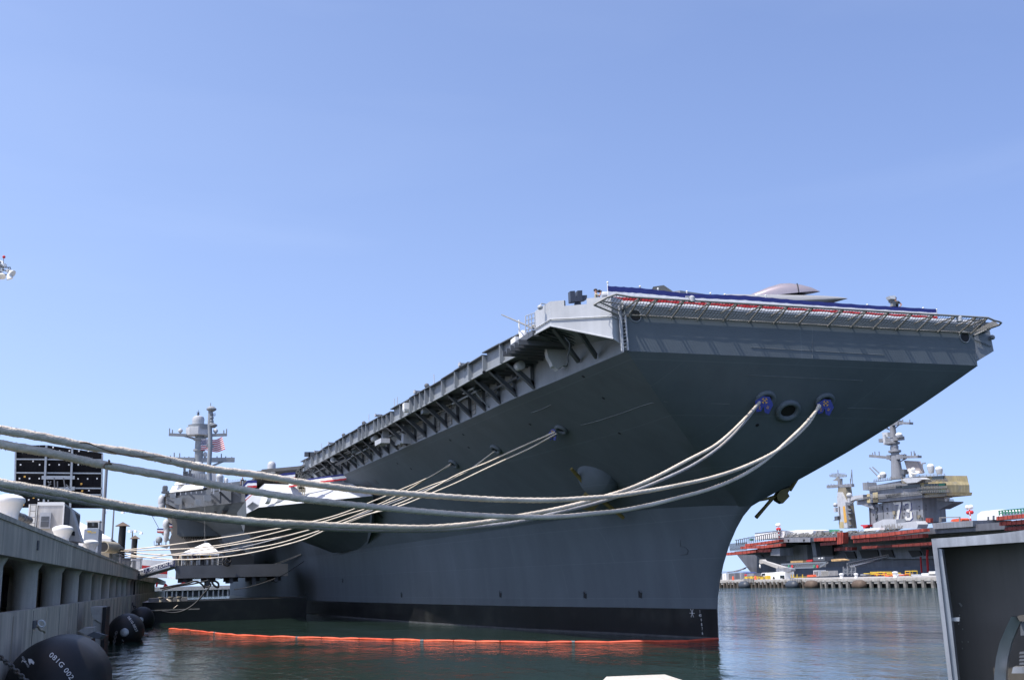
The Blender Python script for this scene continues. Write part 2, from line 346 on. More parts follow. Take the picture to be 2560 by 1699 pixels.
# ------------------------------------------------------------------ the setting: water, far shore
mb = MB(); mb.add([(-9000, -400, 0), (9000, -400, 0), (9000, 14000, 0), (-9000, 14000, 0)], [(0, 1, 2, 3)])
wt = mb.build('water', M['water'], org=(0, 0, 0)); wt['kind'] = 'structure'
mb = MB(); pts = [(-2600+i*130, 5200, 8+9*random.random()+6*math.sin(i*.5)) for i in range(60)]
mb.grid([[(x, 5200, -1) for x, y, z in pts], [(x, 5230, z*.9) for x, y, z in pts], [(x, 5700, z*1.1) for x, y, z in pts], [(x, 6000, -1) for x, y, z in pts]])
hl = mb.build('hills', paint('hazed_far_shore', (.16, .22, .30), .9, .15, .01), smooth=60); hl['kind'] = 'structure'  # blue of distance haze is mixed into the shore's colour

# ================================================================== THE CARRIER AT THE PIER
ship = empty('aircraft_carrier', (0, 60, 0), 'huge grey aircraft carrier moored at the pier with its bow overhanging the water', 'aircraft carrier')
ST_Z = [-4, .2, 2.06, 2.88, 4.04, 5.42, 6.68, 7.66, 8.26, 9]; ST_Y = [13.7, 13.58, 13.46, 13.28, 12.72, 11.82, 10.6, 9.29, 8.07, 6.6]
HB_S = [0, .4, 1.5, 4, 10.9, 24, 45, 68, 118, 158, 262, 300, 322]; HB_X = [.0, .3, .55, 1.1, 2.56, 6.03, 9.6, 12.8, 18, 20.4, 20.4, 17, 12]
CH_Y = [8.07, 11, 18, 24, 35, 60, 100, 330]; CH_Z = [8.26, 8.5, 8.76, 8.72, 8.5, 8.3, 8.2, 8.2]
GA_Y = [-.3, 3, 8.8, 15, 23.2, 37.7, 63.3, 80, 100, 130, 330]; GA_X = [11.38, 11.75, 12.3, 13.0, 13.55, 14.75, 16.9, 18.3, 19.6, 20.6, 20.6]
ZG = 15.95; ZD = 18.8
def stemY(z): return interp(z, ST_Z, ST_Y)
def hbx(s): return interp(s, HB_S, HB_X)
def chz(y): return interp(y, CH_Y, CH_Z)
def gax(y): return interp(y, GA_Y, GA_X)
hull = MB()
SS = [0, .2, .5, 1, 2, 3.5, 5.5, 8, 11, 15, 19, 24, 30, 37, 45, 56, 68, 82, 100, 118, 138, 158, 200, 262, 290, 322]
def low(sg, z, s): return V((sg*hbx(s), stemY(z)+s, z))
for sg in (-1, 1):
    rows = []
    for t in [-1.2, -.4, 0, .12, 1.93, 2.6, 3.6, 4.8, 6.0, 7.0]:
        rows.append([low(sg, t, s) for s in SS])
    top = []
    for s in SS:
        z = 8.26
        for _ in range(8): z = chz(stemY(z)+s)
        top.append(low(sg, z, s))
    rows.append([rows[-1][j].lerp(top[j], .55)+V((0, 0, 0)) for j in range(len(SS))])
    for j, s in enumerate(SS): rows[-1][j] = low(sg, rows[-1][j].z, s)
    rows.append(top)
    hull.grid(rows, mi=lambda i, j: 2 if i == 2 else (1 if i < 4 else 0))
    # flare: from the chine up to the gallery line; front facet meets the bottom edge of the bow plate
    Tp = []; Kp = []
    for u in (0, .15, .3, .45, .6, .75, .88, .96): Tp.append(V((sg*11.38*u, 0, ZG))); Kp.append(low(sg, 8.26+.0*u, .0+.9*u*u))
    ys = [0, 1.5, 3.5, 6, 9, 12, 16, 20, 25, 31, 38, 46, 55, 63.3, 72, 82, 95, 110, 130, 160, 220, 330]
    for i, y in enumerate(ys):
        Tp.append(V((sg*gax(y), y, ZG)))
        ky = stemY(8.3)+.9+(y*.88 if y < 60 else 52.8+(y-60)*.995); z = chz(ky); Kp.append(V((sg*hbx(ky-stemY(z)), ky, z)))
    rows = []
    for k in range(13):
        v = k/12; r = []
        for j, (a, b) in enumerate(zip(Kp, Tp)):
            p = a.lerp(b, v); u = j/7.; bul = math.sin(math.pi*v)
            if j <= 7: p += V((0, -.45*bul*(1-.35*u), -.30*bul))
            else:
                q = math.exp(-(Tp[j].y)/7.); p += V((sg*.15*q, -.25*q, -.25*q))*bul + V((-sg*.35, 0, .1))*bul*(1-q)
            r.append(p)
        rows.append(r)
    hull.grid(rows, mi=0)
hb = hull.build('hull', [M['hull'], M['boot'], M['scum']], ship, smooth=32)
BV = BVHTree.FromPolygons([tuple(p) for p in hull.v], hull.f)
def onhull(q, fallY=10.):
    d = ray(*q).normalized(); h, nrm, i, dist = BV.ray_cast(CAMP, d)
    if h is None: return onY(q, fallY), V((-.5, -.7, -.4)).normalized()
    if nrm.dot(d) > 0: nrm = -nrm
    return h, nrm
# bow plate with its two round openings
mb = MB(); W2 = 11.38
mb.hexa([(-W2, .02, ZG), (W2, .02, ZG), (W2, 1.2, ZG+.3), (-W2, 1.2, ZG+.3), (-W2-.02, -.02, 18.5), (W2+.02, -.02, 18.5), (W2+.02, 1.2, 18.5), (-W2-.02, 1.2, 18.5)])
plate = mb.build('bow_plate', M['hull'], ship)
for q in (r5(1310, 502), r6(1860, 682)):
    c = onY(q, -.02); mb = MB(); mb.ring(c, .34, .045, (0, -1, 0), 24, 8); mb.lathe(c+V((0, .0, 0)), [(.34, -.02), (.33, .012)], 24, (0, -1, 0), 1)
    mb.build('scuttle', [M['grey'], M['black']], ship, smooth=40)
# deck edge rounding, flight deck
mb = MB(); mb.tube([(-W2-.1, .25, 18.55), (W2+.1, .25, 18.55)], .26, 12); mb.build('deck_edge', M['greyl'], ship, smooth=40)
out = [(-11.4, .25), (-11.9, 3), (-12.6, 9), (-13.7, 20), (-15, 38), (-17.2, 64), (-18.4, 82), (-24.5, 88), (-25, 102), (-26, 104.5), (-37, 126), (-37.5, 235), (-30, 290), (-20, 325), (20, 325), (38, 270), (39, 150), (27, 105), (18, 60), (14, 18), (11.4, .25)]
mb = MB(); mb.prism([(x, y, 18.42) for x, y in out], (0, 0, .38)); mb.build('flight_deck', M['deck'], ship)
# vertical gallery wall above the knuckle, both sides
for sg in (-1, 1):
    mb = MB(); ysg = [.4, 3, 6, 9, 12, 16, 20, 25, 31, 38, 46, 55, 64, 80, 100, 103]
    mb.grid([[(sg*(gax(y)-.02), y, z) for y in ysg] for z in (ZG-.02, 18.42)])
    mb.build('gallery_wall', M['grey'], ship, smooth=30)
# doors on the gallery wall (starboard), with sunlit strips painted in as pale panels
for q0, q1 in (((1625, 870), (1650, 1020)), ((1310, 1000), (1345, 1150)), ((1405, 945), (1447, 1105)), ((1155, 1075), (1205, 1215)), ((985, 1260), (1020, 1300)), ((758, 1300), (780, 1380)), ((680, 1400), (740, 1440))):
    a = onhull(r4(q0[0], q0[1]+60)); y0 = max(a[0].y, 8)
    def wallpt(q):
        y = 20.
        for _ in range(25):
            p = onX(q, -gax(y)-.03); y = min(max(p.y, 1), 90)
        return p
    c0, c1 = wallpt(r4(*q0)), wallpt(r4(*q1))
    mb = MB(); ya, yb = min(c0.y, c1.y), max(c0.y, c1.y); yb = max(yb, ya+.7)
    mb.hexa([(-gax(ya)-.05, ya, 16.15), (-gax(yb)-.05, yb, 16.15), (-gax(yb)+.02, yb, 16.15), (-gax(ya)+.02, ya, 16.15), (-gax(ya)-.05, ya, 17.7), (-gax(yb)-.05, yb, 17.7), (-gax(yb)+.02, yb, 17.7), (-gax(ya)+.02, ya, 17.7)])
    for k in range(3):
        z = 16.45+k*.45; mb.bar((-gax(ya)-.06, ya, z), (-gax(yb)-.06, yb, z), .03, .04, mi=1)
    mb.build('gallery_panel', [M['rail'], M['greyd']], ship)
# catwalk outside the wall: floor, outer fascia, posts and brackets
yc = [8.5, 10, 12.1, 15, 18, 21.1, 24.2, 27, 29.8, 32.6, 35.5, 38.4, 41.3, 44.2, 47.2, 50.2, 53.5, 56.8, 60.1, 63.5, 66.6, 69.8, 73, 76.3, 79.5]
def cwx(y): return gax(y)+1.95
for a, b in zip(yc[:-1], yc[1:]):
    st = (.12 if 36 < a < 45 else 0) + random.choice([0, 0, .06])
    zt = 18.82-st*1.2+random.uniform(-.04, .05); zb = 17.74
    mb = MB()
    mb.hexa([(-cwx(a), a+.03, zb), (-cwx(b), b-.03, zb), (-cwx(b)+.06, b-.03, zb), (-cwx(a)+.06, a+.03, zb), (-cwx(a), a+.03, zt), (-cwx(b), b-.03, zt), (-cwx(b)+.06, b-.03, zt), (-cwx(a)+.06, a+.03, zt)])
    mb.hexa([(-cwx(a)+.06, a, zb), (-cwx(b)+.06, b, zb), (-gax(b), b, zb), (-gax(a), a, zb), (-cwx(a)+.06, a, zb+.07), (-cwx(b)+.06, b, zb+.07), (-gax(b), b, zb+.07), (-gax(a), a, zb+.07)], 1)
    mb.bar((-cwx(a)-.03, a, zb-.05), (-cwx(b)-.03, b, zb-.05), .16, .12, mi=0)
    mb.bar((-cwx(a)-.14, a, zt+.03), (-cwx(b)-.14, b, zt+.03), .42, .06, mi=1)
    for t in (.3, .7):
        y = a+(b-a)*t; mb.bar((-cwx(y)+.9, y, zb-.09), (-gax(y), y, zb-.09), .1, .18, mi=1)
    mb.build('catwalk_panel', [M['grey'], M['greyd']], ship)
    for y in ([a, (a+b)/2] if random.random() < .35 else [a]):
        mb = MB(); mb.bar((-cwx(y)-.16, y, zb-.12), (-cwx(y)-.16, y, zt-.01), .32, .12, up=(0, 1, 0)); mb.build('catwalk_post', M['grey'], ship)
for y in yc[2:]:
    mb = MB(); xo, xi = cwx(y)-.05, gax(y)
    t = .12
    def tri(p):
        mb.prism([(-x, y-t/2, z) for x, z in p], (0, t, 0))
    tri([(xo, 17.72), (xo-.45, 17.66), (xi+.0, 16.45), (xi, 16.05)])          # raking plate
    tri([(xo-.2, 17.72), (xo-.3, 17.50), (xi, 17.50), (xi, 17.72)])
    tri([(xi+.22, 17.55), (xi+.22, 16.5), (xi, 16.2), (xi, 17.55)])
    mb.bar((-xo, y, 17.72), (-xi, y, 16.02), .34, .05, up=(-.7, 0, .7))
    mb.build('catwalk_bracket', M['greyd'], ship)
# pipe runs, canisters and boxes crowded under the catwalk
random.seed(21)
for k in range(26):
    y = random.uniform(9, 76); ln = random.uniform(2, 7); x = gax(y)+random.uniform(.1, 1.5); z = random.uniform(16.9, 17.6); mb = MB()
    mb.tube([(-x, y, z), (-(gax(y+ln)+x-gax(y)), y+ln, z+random.uniform(-.05, .05))], random.uniform(.04, .1), 6)
    if k % 2: mb.tube([(-x, y+.4, z), (-gax(y)-.05, y+.4, random.uniform(16.1, 16.6))], .05, 6)
    mb.build('pipe_run', M['greyd'] if k % 3 else M['grey'], ship)
for k in range(12):
    y = random.uniform(10, 76); x = gax(y)+random.uniform(.4, 1.6); mb = MB(); h_ = random.uniform(.3, .8); l_ = random.uniform(.4, 1.3)
    if k % 3: mb.box(-x-.3, -x+.3, y, y+l_, 17.74-h_, 17.73)
    else: mb.lathe((-x, y, 17.4), [(.15, 0), (.3, .05), (.3, 1.0), (.15, 1.05)], 12, (0, 1, 0))
    mb.build('equipment_box' if k % 3 else 'life_raft_canister', M['grey'] if k % 3 else M['greyl'], ship, smooth=40)
# fittings along the catwalk
def onrail(px, py):
    y = 20.
    for _ in range(30):
        p = onX((px, py), -cwx(y)); y = min(max(p.y, 5), 80)
    return V((-cwx(y), y, 18.85))
def floodlight(q, big=.5):
    c = onrail(*q); mb = MB(); mb.bar(c+V((0, 0, -.3)), c+V((-.05, 0, .12)), .08); mb.box(c.x-.4, c.x+.2, c.y-.2, c.y+.2, c.z+.08, c.z+.25); mb.box(c.x-.45, c.x-.36, c.y-.25, c.y+.25, c.z+.06, c.z+.3, 1); mb.bar(c+V((-.1, 0, .1)), c+V((.6, .5, -.05)), .1, .08)
    mb.build('deck_edge_light', [M['grey'], M['greyl']], ship)
for q in (r4(1560, 600), r4(1175, 790), r4(840, 990), r4(440, 1250), r4(320, 1335)): floodlight(q)
for q in (r4(1235, 765), r4(705, 1085), r4(535, 1190)):
    c = onrail(*q); mb = MB(); mb.lathe(c+V((0, -.1, .32)), [(.19, 0), (.2, .06), (.17, .12), (.06, .16)], 16, (-.3, -1, .1)); mb.bar(c+V((0, 0, -.2)), c+V((0, 0, .2)), .1); mb.build('signal_lamp', M['greyd'], ship, smooth=40)
for q, s in ((r4(2050, 395), .8), (r4(1098, 910), .62)):
    c = onrail(*q)+V((-.3, 0, -.55)); mb = MB(); mb.box(c.x-.45*s, c.x+.3*s, c.y-.6*s, c.y+.6*s, c.z-.5*s, c.z+.35*s); mb.hexa([(c.x-.45*s, c.y-.6*s, c.z-.5*s), (c.x+.3*s, c.y-.6*s, c.z-.5*s), (c.x+.3*s, c.y+.6*s, c.z-.5*s), (c.x-.45*s, c.y+.6*s, c.z-.5*s)] if False else [(c.x-.35*s, c.y-.45*s, c.z-.8*s), (c.x+.3*s, c.y-.45*s, c.z-.8*s), (c.x+.3*s, c.y+.45*s, c.z-.8*s), (c.x-.35*s, c.y+.45*s, c.z-.8*s), (c.x-.45*s, c.y-.6*s, c.z-.51*s), (c.x+.3*s, c.y-.6*s, c.z-.51*s), (c.x+.3*s, c.y+.6*s, c.z-.51*s), (c.x-.45*s, c.y+.6*s, c.z-.51*s)])
    mb.build('locker', M['white'], ship)
for q in (r4(990, 880), r4(965, 915), r4(750, 1050), r4(1300, 720), r4(350, 1310)):
    c = onrail(*q); mb = MB(); mb.tube([c+V((0, 0, -.3)), c+V((0, .1, .9))], .03, 6); mb.ball(c+V((.2, 0, .05)), .12, 10); mb.build('antenna', M['greyl'], ship, smooth=50)
# hanging equipment boxes under the catwalk (with saw-tooth lower edge)
def hangbox(pts, X, depth, name='equipment_sponson'):
    mb = MB(); P, v = pprism(r4, pts, 'X', X, V((depth, 0, 0))); mb.prism(P, v); return mb.build(name, M['greyl'], ship)
hangbox([(935, 1165), (1000, 1130), (1040, 1160), (1040, 1240), (1015, 1235), (1010, 1250), (990, 1245), (985, 1258), (960, 1250), (955, 1215), (940, 1200)], -15.6, 1.2)
hangbox([(798, 1220), (850, 1195), (850, 1235), (800, 1262)], -17.6, .8)
# ---- sponson at the bow corner (starboard)
A0 = V((-11.36, .35, 16.3)); A1 = V((-11.36, .35, 18.9)); B0 = V((-12.25, -.15, 16.55)); B1 = V((-12.25, -.15, 18.9))
C0 = onY(r5(600, 590), 2.4); C1 = onY(r5(590, 382), 2.4); D0 = onY(r5(470, 660), 4.6); D1 = onY(r5(465, 462), 4.6)
E0 = D0+V((1.6, 1.5, 0)); E1 = D1+V((1.6, 1.5, 0)); G0 = V((-12.2, 8.6, 17.7)); G1 = V((-12.2, 8.6, 18.9)); H0 = V((-11.8, 2.2, 16.2))
mb = MB()
nl = (720-590)/(1030-590.); nr = (915-590)/(1030-590.)
def topl(t): return C1.lerp(B1, t)
N0, N1 = topl(nl*.8), topl(nr*.82); dz = V((0, 0, -.32))
mb.add([B0, C0, C1, N0, N0+dz, N1+dz, N1, B1], [(0, 1, 2, 3, 4, 5, 6, 7)])
mb.add([A0, B0, B1, A1], [(0, 1, 2, 3)]); mb.add([C0, D0, D1, C1], [(0, 1, 2, 3)]); mb.add([D0, E0, E1, D1], [(0, 1, 2, 3)])
inn = V((.12, .12, 0))
mb.add([B0+inn, C0+inn, C1+inn, N0+inn, N0+dz+inn, N1+dz+inn, N1+inn, B1+inn], [(7, 6, 5, 4, 3, 2, 1, 0)])
mb.add([C1, D1, D1+inn, C1+inn], [(0, 1, 2, 3)]); mb.add([N0, C1, C1+inn, N0+inn], [(0, 1, 2, 3)]); mb.add([B1, N1, N1+inn, B1+inn], [(0, 1, 2, 3)])
# platform floor, a little above the lower edge so the underside reads as a recess
fl = V((0, 0, .45))
mb.add([A0+fl, B0+fl, C0+fl*.7, D0+fl*.7, E0+fl*.5, G0+fl*.5], [(0, 1, 2, 3, 4, 5)], 1)
mb.build('bow_sponson', [M['greyl'], M['grey']], ship, fixn=False)
mb = MB(); mb.tube([A0.lerp(A1, .52)+V((-.02, -.08, 0)), B0.lerp(B1, .52)+V((-.02, -.06, 0)), C0.lerp(C1, .27)+V((-.04, -.05, 0)), D0.lerp(D1, .23)+V((-.05, -.03, 0))], .035, 6)
mb.tube([A0+V((-.02, -.05, 0)), B0+V((0, -.05, 0)), C0+V((-.05, -.05, 0)), D0+V((-.05, -.02, 0))], .05, 6); mb.build('rubbing_pipe', M['greyl'], ship)
# braces below it
mb = MB()
mb.hexa([(D0.x-.1, D0.y+.3, 17.75), (-13, D0.y+.3, 17.75), (-13, 9.2, 17.75), (-15.2, 9.2, 17.75), (D0.x-.1, D0.y+.3, 18.1), (-13, D0.y+.3, 18.1), (-13, 9.2, 18.1), (-15.2, 9.2, 18.1)]); mb.bar(D0+V((.4, .4, .1)), onhull(r5(870, 880))[0]+V((.1, 0, .15)), .38, .28)
mb.bar(C0+V((.3, .6, .1)), V((-12.1, 5.5, 16.5)), .2, .25); mb.bar(B0.lerp(C0, .5)+V((0, .4, .2)), V((-11.9, 3.2, 16.3)), .12, .35)
for t in (.2, .45, .7, .95): a = C0.lerp(D0, t)+fl*.6; mb.bar(a+V((.2, .2, -.15)), a+V((3, 1.8, -.3)), .08, .3)
mb.tube([onY(r5(720, 690), 2.2), onY(r5(755, 730), 2.3), onY(r5(755, 790), 2.6), onY(r5(738, 850), 3.), onY(r5(745, 890), 3.2)], .045, 6)
for t in range(5): mb.bar(V((-12.3, 6+t*.8, 17.6)), V((-15.6, 6+t*.8, 17.6)), .1, .3)
mb.build('brace', M['greyd'], ship)
mb = MB(); sw = [(560, 770), (640, 740), (780, 790), (770, 860), (800, 875), (760, 905), (735, 900), (732, 920), (700, 918), (695, 935), (665, 940), (658, 958), (635, 935), (612, 925), (600, 890), (575, 850)]
P, v = pprism(r5, sw, 'Y', 7.2, V((0, .5, 0))); mb.prism(P, v); mb.build('equipment_sponson', M['greyl'], ship)
mb = MB()
for i in range(5):
    a = onhull(r5(690+i*30, 962-i*18))[0]; mb.bar(a+V((-.35, 0, .25)), a+V((.4, 1.2, .45)), .25, .12)
mb.build('step_grating', M['greyd'], ship)
# railing, whip antenna, lamp on the sponson
mb = MB()
for x in (383, 410, 435, 462): mb.tube([onY(r5(x, 640), 5.5), onY(r5(x, 505-(x-383)*.35), 5.5)], .03, 6)
for y0 in (505, 545, 585, 625): mb.tube([onY(r5(383, y0), 5.5), onY(r5(464, y0-28), 5.5)], .025, 6)
mb.build('railing', M['greyl'], ship)
mb = MB(); mb.tube([onY(r5(440, 605), 5.8), onY(r5(183, 494), 9.5)], [.06, .035], 8); mb.ball(onY(r5(455, 595), 5.8), .16); mb.build('whip_antenna', M['rail'], ship, smooth=40)
mb = MB(); c = onY(r5(507, 432), 3.0); mb.ball(c, .16, 12, sc=(1, 1, .9)); mb.tube([c, c+V((.1, .1, .25)), c+V((.55, .1, .22)), c+V((.6, .1, -1.0))], .04, 6); mb.build('lamp', M['greyl'], ship, smooth=40)
mb = MB(); c = onY(r5(365, 660), 8.); mb.lathe(c, [(.26, -.3), (.26, .1), (.2, .2), (.05, .25)], 12); mb.tube([c+V((-.25, 0, 0)), c+V((-.25, 0, .9))], .05, 6); mb.build('lamp', M['white'], ship, smooth=40)
# U-shaped landing light box on the sponson
mb = MB(); P, v = pprism(r5, [(760, 295), (800, 292), (806, 345), (820, 345), (822, 290), (862, 288), (864, 380), (764, 387)], 'Y', 1.5, V((0, .35, 0))); mb.prism(P, v)
P, v = pprism(r5, [(864, 330), (902, 328), (902, 362), (880, 368), (864, 366)], 'Y', 1.55, V((0, .5, 0))); mb.prism(P, v)
mb.bar(onY(r5(820, 384), 1.7), onY(r5(818, 418), 1.7), .16); mb.bar(onY(r5(800, 405), 1.7), onY(r5(845, 405), 1.7), .25, .1); mb.build('signal_light_box', paint('dark_slate', (.05, .06, .085), .5, .08, 2.), ship)
mb = MB(); c = onY(r5(1045, 338), 1.); mb.lathe(c+V((-.15, 0, 0)), [(.22, 0), (.25, .1), (.25, .5), (.2, .6)], 14, (1, -.2, 0)); mb.build('winch_drum', M['greyl'], ship, smooth=40)
# ---- safety net along the bow
feet5 = [1245, 1390, 1610, 1830, 2045, 2260]; feety5 = [472, 482, 500, 515, 530, 545]
feet6 = [245, 450, 700, 895, 1085, 1275, 1455, 1630, 1810, 1910]; feety6 = [552, 568, 584, 600, 612, 626, 636, 650, 660, 670]
tips5 = [(1350, 322), (1495, 338), (1725, 353), (1950, 370), (2172, 386)]; tips6 = [(160, 402), (375, 415), (582, 430), (840, 448), (1038, 464), (1228, 482), (1422, 492), (1604, 510), (1790, 520), (1965, 536), (2058, 546)]
feet = [onY(r5(x, y), -.1) for x, y in zip(feet5, feety5)] + [onY(r6(x, y), -.1) for x, y in zip(feet6, feety6)]
tips = [onY(r5(*q), -1.65) for q in tips5] + [onY(r6(*q), -1.65) for q in tips6]
NX = [f.x for f in feet]
zf = sum(f.z for f in feet)/len(feet); ztp = sum(t.z for t in tips)/len(tips)
net = MB()
for k, (f, t) in enumerate(zip(feet, tips)):
    f = V((f.x, -.1, zf)); t = V((t.x, -1.65, ztp))
    mb = MB(); mb.tube([f+V((0, 0, -.08)), t], .055, 6); mb.tube([t, V((f.x-.05, -.06, zf+.42))], .05, 6); mb.build('net_strut', M['rail'], ship)
xl, xr = feet[0].x, feet[-1].x
mb = MB()
lc = [V((tips[0].x+.2, -1.65, ztp)), V((tips[0].x-.6, -1.68, ztp)), onY(r5(1150, 322), -1.7), onY(r5(1075, 347), -1.55), onY(r5(1005, 385), -1.3), onY(r5(960, 412), -1.1)]
rc_ = [V((tips[-1].x, -1.65, ztp)), onY(r6(2110, 543), -1.65), onY(r6(2150, 552), -1.45), onY(r6(2168, 562), -1.2), onY(r6(2150, 580), -.8), onY(r6(2060, 612), -.3), onY(r6(1935, 672), -.05)]
mb.tube([V((tips[0].x, -1.65, ztp)), V((tips[-1].x, -1.65, ztp))], .06, 8); mb.tube(lc, .06, 8); mb.tube(rc_, .06, 8)
mb.tube([lc[-1], onY(r5(1165, 495), -.1)], .05, 6); mb.tube([onY(r5(1165, 495), -.1), V((xl, -.1, zf)), V((xr, -.1, zf))], .05, 6)
mb.tube([lc[-2], onY(r5(1175, 462), -.2)], .045, 6); mb.tube([lc[-2]+V((.1, 0, .05)), onY(r5(1210, 408), 0)], .04, 6)
for i in range(9):
    t = i/8; mb.tube([rc_[1].lerp(rc_[4], t*.9), V((xr, -.1, zf)).lerp(rc_[-2], t)], .02, 5)
mb.build('net_rail', M['rail'], ship, smooth=50)
mb = MB(); n_ = 60
rows = []
for k in range(7):
    v = k/6; sag = -.16*math.sin(math.pi*v)
    rows.append([V((xl+(xr-xl)*i/n_, -.1-1.55*v, zf+(ztp-zf)*v+sag+.03*math.sin(i*1.7))) for i in range(n_+1)])
mb.grid(rows)
lq = lc[::-1]; inner = [onY(r5(960+(1240-960)*i/5, 412+(472-412)*min(1, i/4)), -.1 if i else -1.1) for i in range(6)]
mb.grid([lq, [a.lerp(b, .5)+V((0, 0, -.05)) for a, b in zip(lq, inner)], inner])
mb.build('safety_net', M['net'], ship, smooth=60)
for q in (r5(1785, 352), r6(1815, 520)):
    c = onY(q, -1.6); mb = MB(); mb.lathe(c+V((0, 0, -.12)), [(.1, -.12), (.17, -.1), (.17, .15), (.1, .22), (.03, .25)], 12); mb.bar(c+V((-.35, 0, .05)), c+V((0, 0, .05)), .08); mb.build('running_light', M['greyl'], ship, smooth=40)
# stanchions carrying the bunting at the bow (the bunting is a thing of its own)
bq = [(1519, 706), (1600, 716), (1645, 722), (1717, 729), (1776, 733), (1812, 736), (1914, 739), (2168, 762), (2308, 770), (2341, 774)]
for i, q in enumerate(bq):
    p = onY(q, .55); mb = MB(); mb.tube([(p.x, .55, 18.75), p], .035, 6); mb.ball(p, .06, 8); mb.build('stanchion', M['white'], ship, smooth=40)
# vertical pipes / ladder at the corner of the plate
mb = MB()
for q0, q1 in (((1172, 420), (1197, 800)), ((1186, 500), (1207, 808)), ((1225, 500), (1248, 792))):
    mb.tube([onY(r5(*q0), -.12), onY(r5(*q1), -.06)], .055, 6)
for k in range(9): mb.tube([onY(r5(1192+k*1.5, 530+k*30), -.1), onY(r5(1228+k*2, 522+k*30), -.1)], .02, 5)
mb.build('ladder', M['greyl'], ship)
# port bow sponson
mb = MB(); P = [onY(r6(*q), 1.2) for q in [(1932, 600), (2035, 560), (2070, 620), (2105, 800), (1965, 885)]]
mb.prism(P, (-.6, 7.5, 0)); mb.build('bow_sponson', M['grey'], ship)
mb = MB(); mb.tube([onY(r6(1940, 700), 1.1), onY(r6(2088, 758), 1.1)], .035, 6); mb.ball(onY(r6(2093, 684), 1.0), .16, 10); mb.build('rubbing_pipe', M['grey'], ship)
mb = MB()
for q in ((1990, 560), (2030, 590), (2010, 610)): c = onY(r6(*q), .8); mb.box(c.x-.25, c.x+.25, c.y-.2, c.y+.3, c.z-.25, c.z+.2)
mb.build('locker', M['greyd'], ship)
# ---- mooring chocks (rounded rings) in the flare
def chock(q, rw, rr, nm='mooring_chock', sx=1.25, vec=None):
    h, n = onhull(q); mb = MB()
    e = V((-n.y, n.x, 0)).normalized()
    mb.ring(h+n*.05, rw, rr, n, 28, 10, sx=sx, e1=e)
    e2 = n.cross(e); c = h+n*.03
    k = 24; mb.add([c]+[c+(e*math.cos(2*math.pi*i/k)*sx+e2*math.sin(2*math.pi*i/k))*rw for i in range(k)], [(0, 1+i, 1+(i+1) % k) for i in range(k)], 1)
    mb.build(nm, [M['hull'], M['black']], ship, smooth=60); return h, n
cL = chock(r6(180, 1200), .40, .15); cR = chock(r6(680, 1218), .40, .15); cM = chock(r6(368, 1298), .55, .17, 'bullnose_fairlead', 1.15)
cA = chock((1404, 1072), .34, .14); cB = chock(r4(1822, 1285), .36, .15); cC = chock(r4(1466, 1408), .36, .15)
# small scuttles / freeing ports along the hull
for q in ((1251, 1484), (1462, 1485.5), (1600, 1484), (1004, 1486), (764, 1484), (857, 1450)):
    h, n = onhull(q); e = V((-n.y, n.x, 0)).normalized(); mb = MB()
    if e.y > 0: e = -e
    up = V((0, 0, 1))
    P = [h+n*.012+e*a+up*b for a, b in ((-.22, -.2), (.2, -.3), (.26, .1), (0, .3), (-.26, .22))]
    mb.prism(P, n*.01, 1); mb.bar(P[3]+n*.03, P[4]+n*.03, .06, .06, mi=0); mb.bar(P[2]+n*.03, P[3]+n*.03, .06, .06, mi=0); mb.bar(P[4], P[0], .03, .04, mi=0)
    mb.bar(P[0].lerp(P[1], .2)+n*.03, P[3].lerp(P[4], .5)+n*.03, .05, .05, mi=0)
    mb.build('scuttle', [M['hull'], M['black']], ship)
for q in (r5(870, 1013), r5(1040, 1195), r5(420, 1415), r4(1545, 1165), r4(1435, 1212), r4(1590, 1273), r4(990, 1408), r4(1105, 1452), r5(1175, 1490), r6(112, 1422), (1210, 930)):
    h, n = onhull(q); mb = MB(); mb.lathe(h+n*.01, [(.11, 0), (.1, .02)], 10, n); mb.build('drain', M['black'], ship)
for pts in ([(1945, 795), (1985, 780), (2035, 825), (1975, 842)], [(2030, 772), (2050, 765), (2095, 800), (2070, 815)]):
    mb = MB(); P = [onhull(r3(*q)) for q in pts]; mb.prism([p+n*.015 for p, n in P], P[0][1]*.01); mb.build('vent', M['greyd'], ship)
for pts in ([(1985, 880), (2015, 875), (2085, 945), (2060, 960)],):
    mb = MB(); P = [onhull(rb(*q)) for q in pts]; mb.prism([p+n*.015 for p, n in P], P[0][1]*.01); mb.build('vent', M['black'], ship)
# weld seam lines on the flare
for pl in ([(850, 1425), (1000, 1385), (1200, 1320), (1350, 1265), (1450, 1235), (1550, 1224), (2105, 1245)], [(430, 1318), (520, 1290), (600, 1250)]):
    mb = MB(); mb.tube([onhull(r5(*q))[0]+onhull(r5(*q))[1]*.004 for q in pl], .022, 5); mb.build('weld_seam', M['seam'], ship)
for pl in ([(0, 1000), (300, 1015), (600, 1030), (1000, 1048)], [(870, 1278), (1100, 1284), (1350, 1290)]):
    mb = MB(); mb.tube([onhull(r6(*q))[0] for q in pl], .022, 5); mb.build('weld_seam', M['seam'], ship)
mb = MB(); mb.tube([onY(r6(60, 768), .0), onY(r6(1180, 832), .0)], .014, 5); mb.tube([onY(r6(575, 575), .0), onY(r6(577, 858), .0)], .012, 5); mb.build('weld_seam', M['seam'], ship)
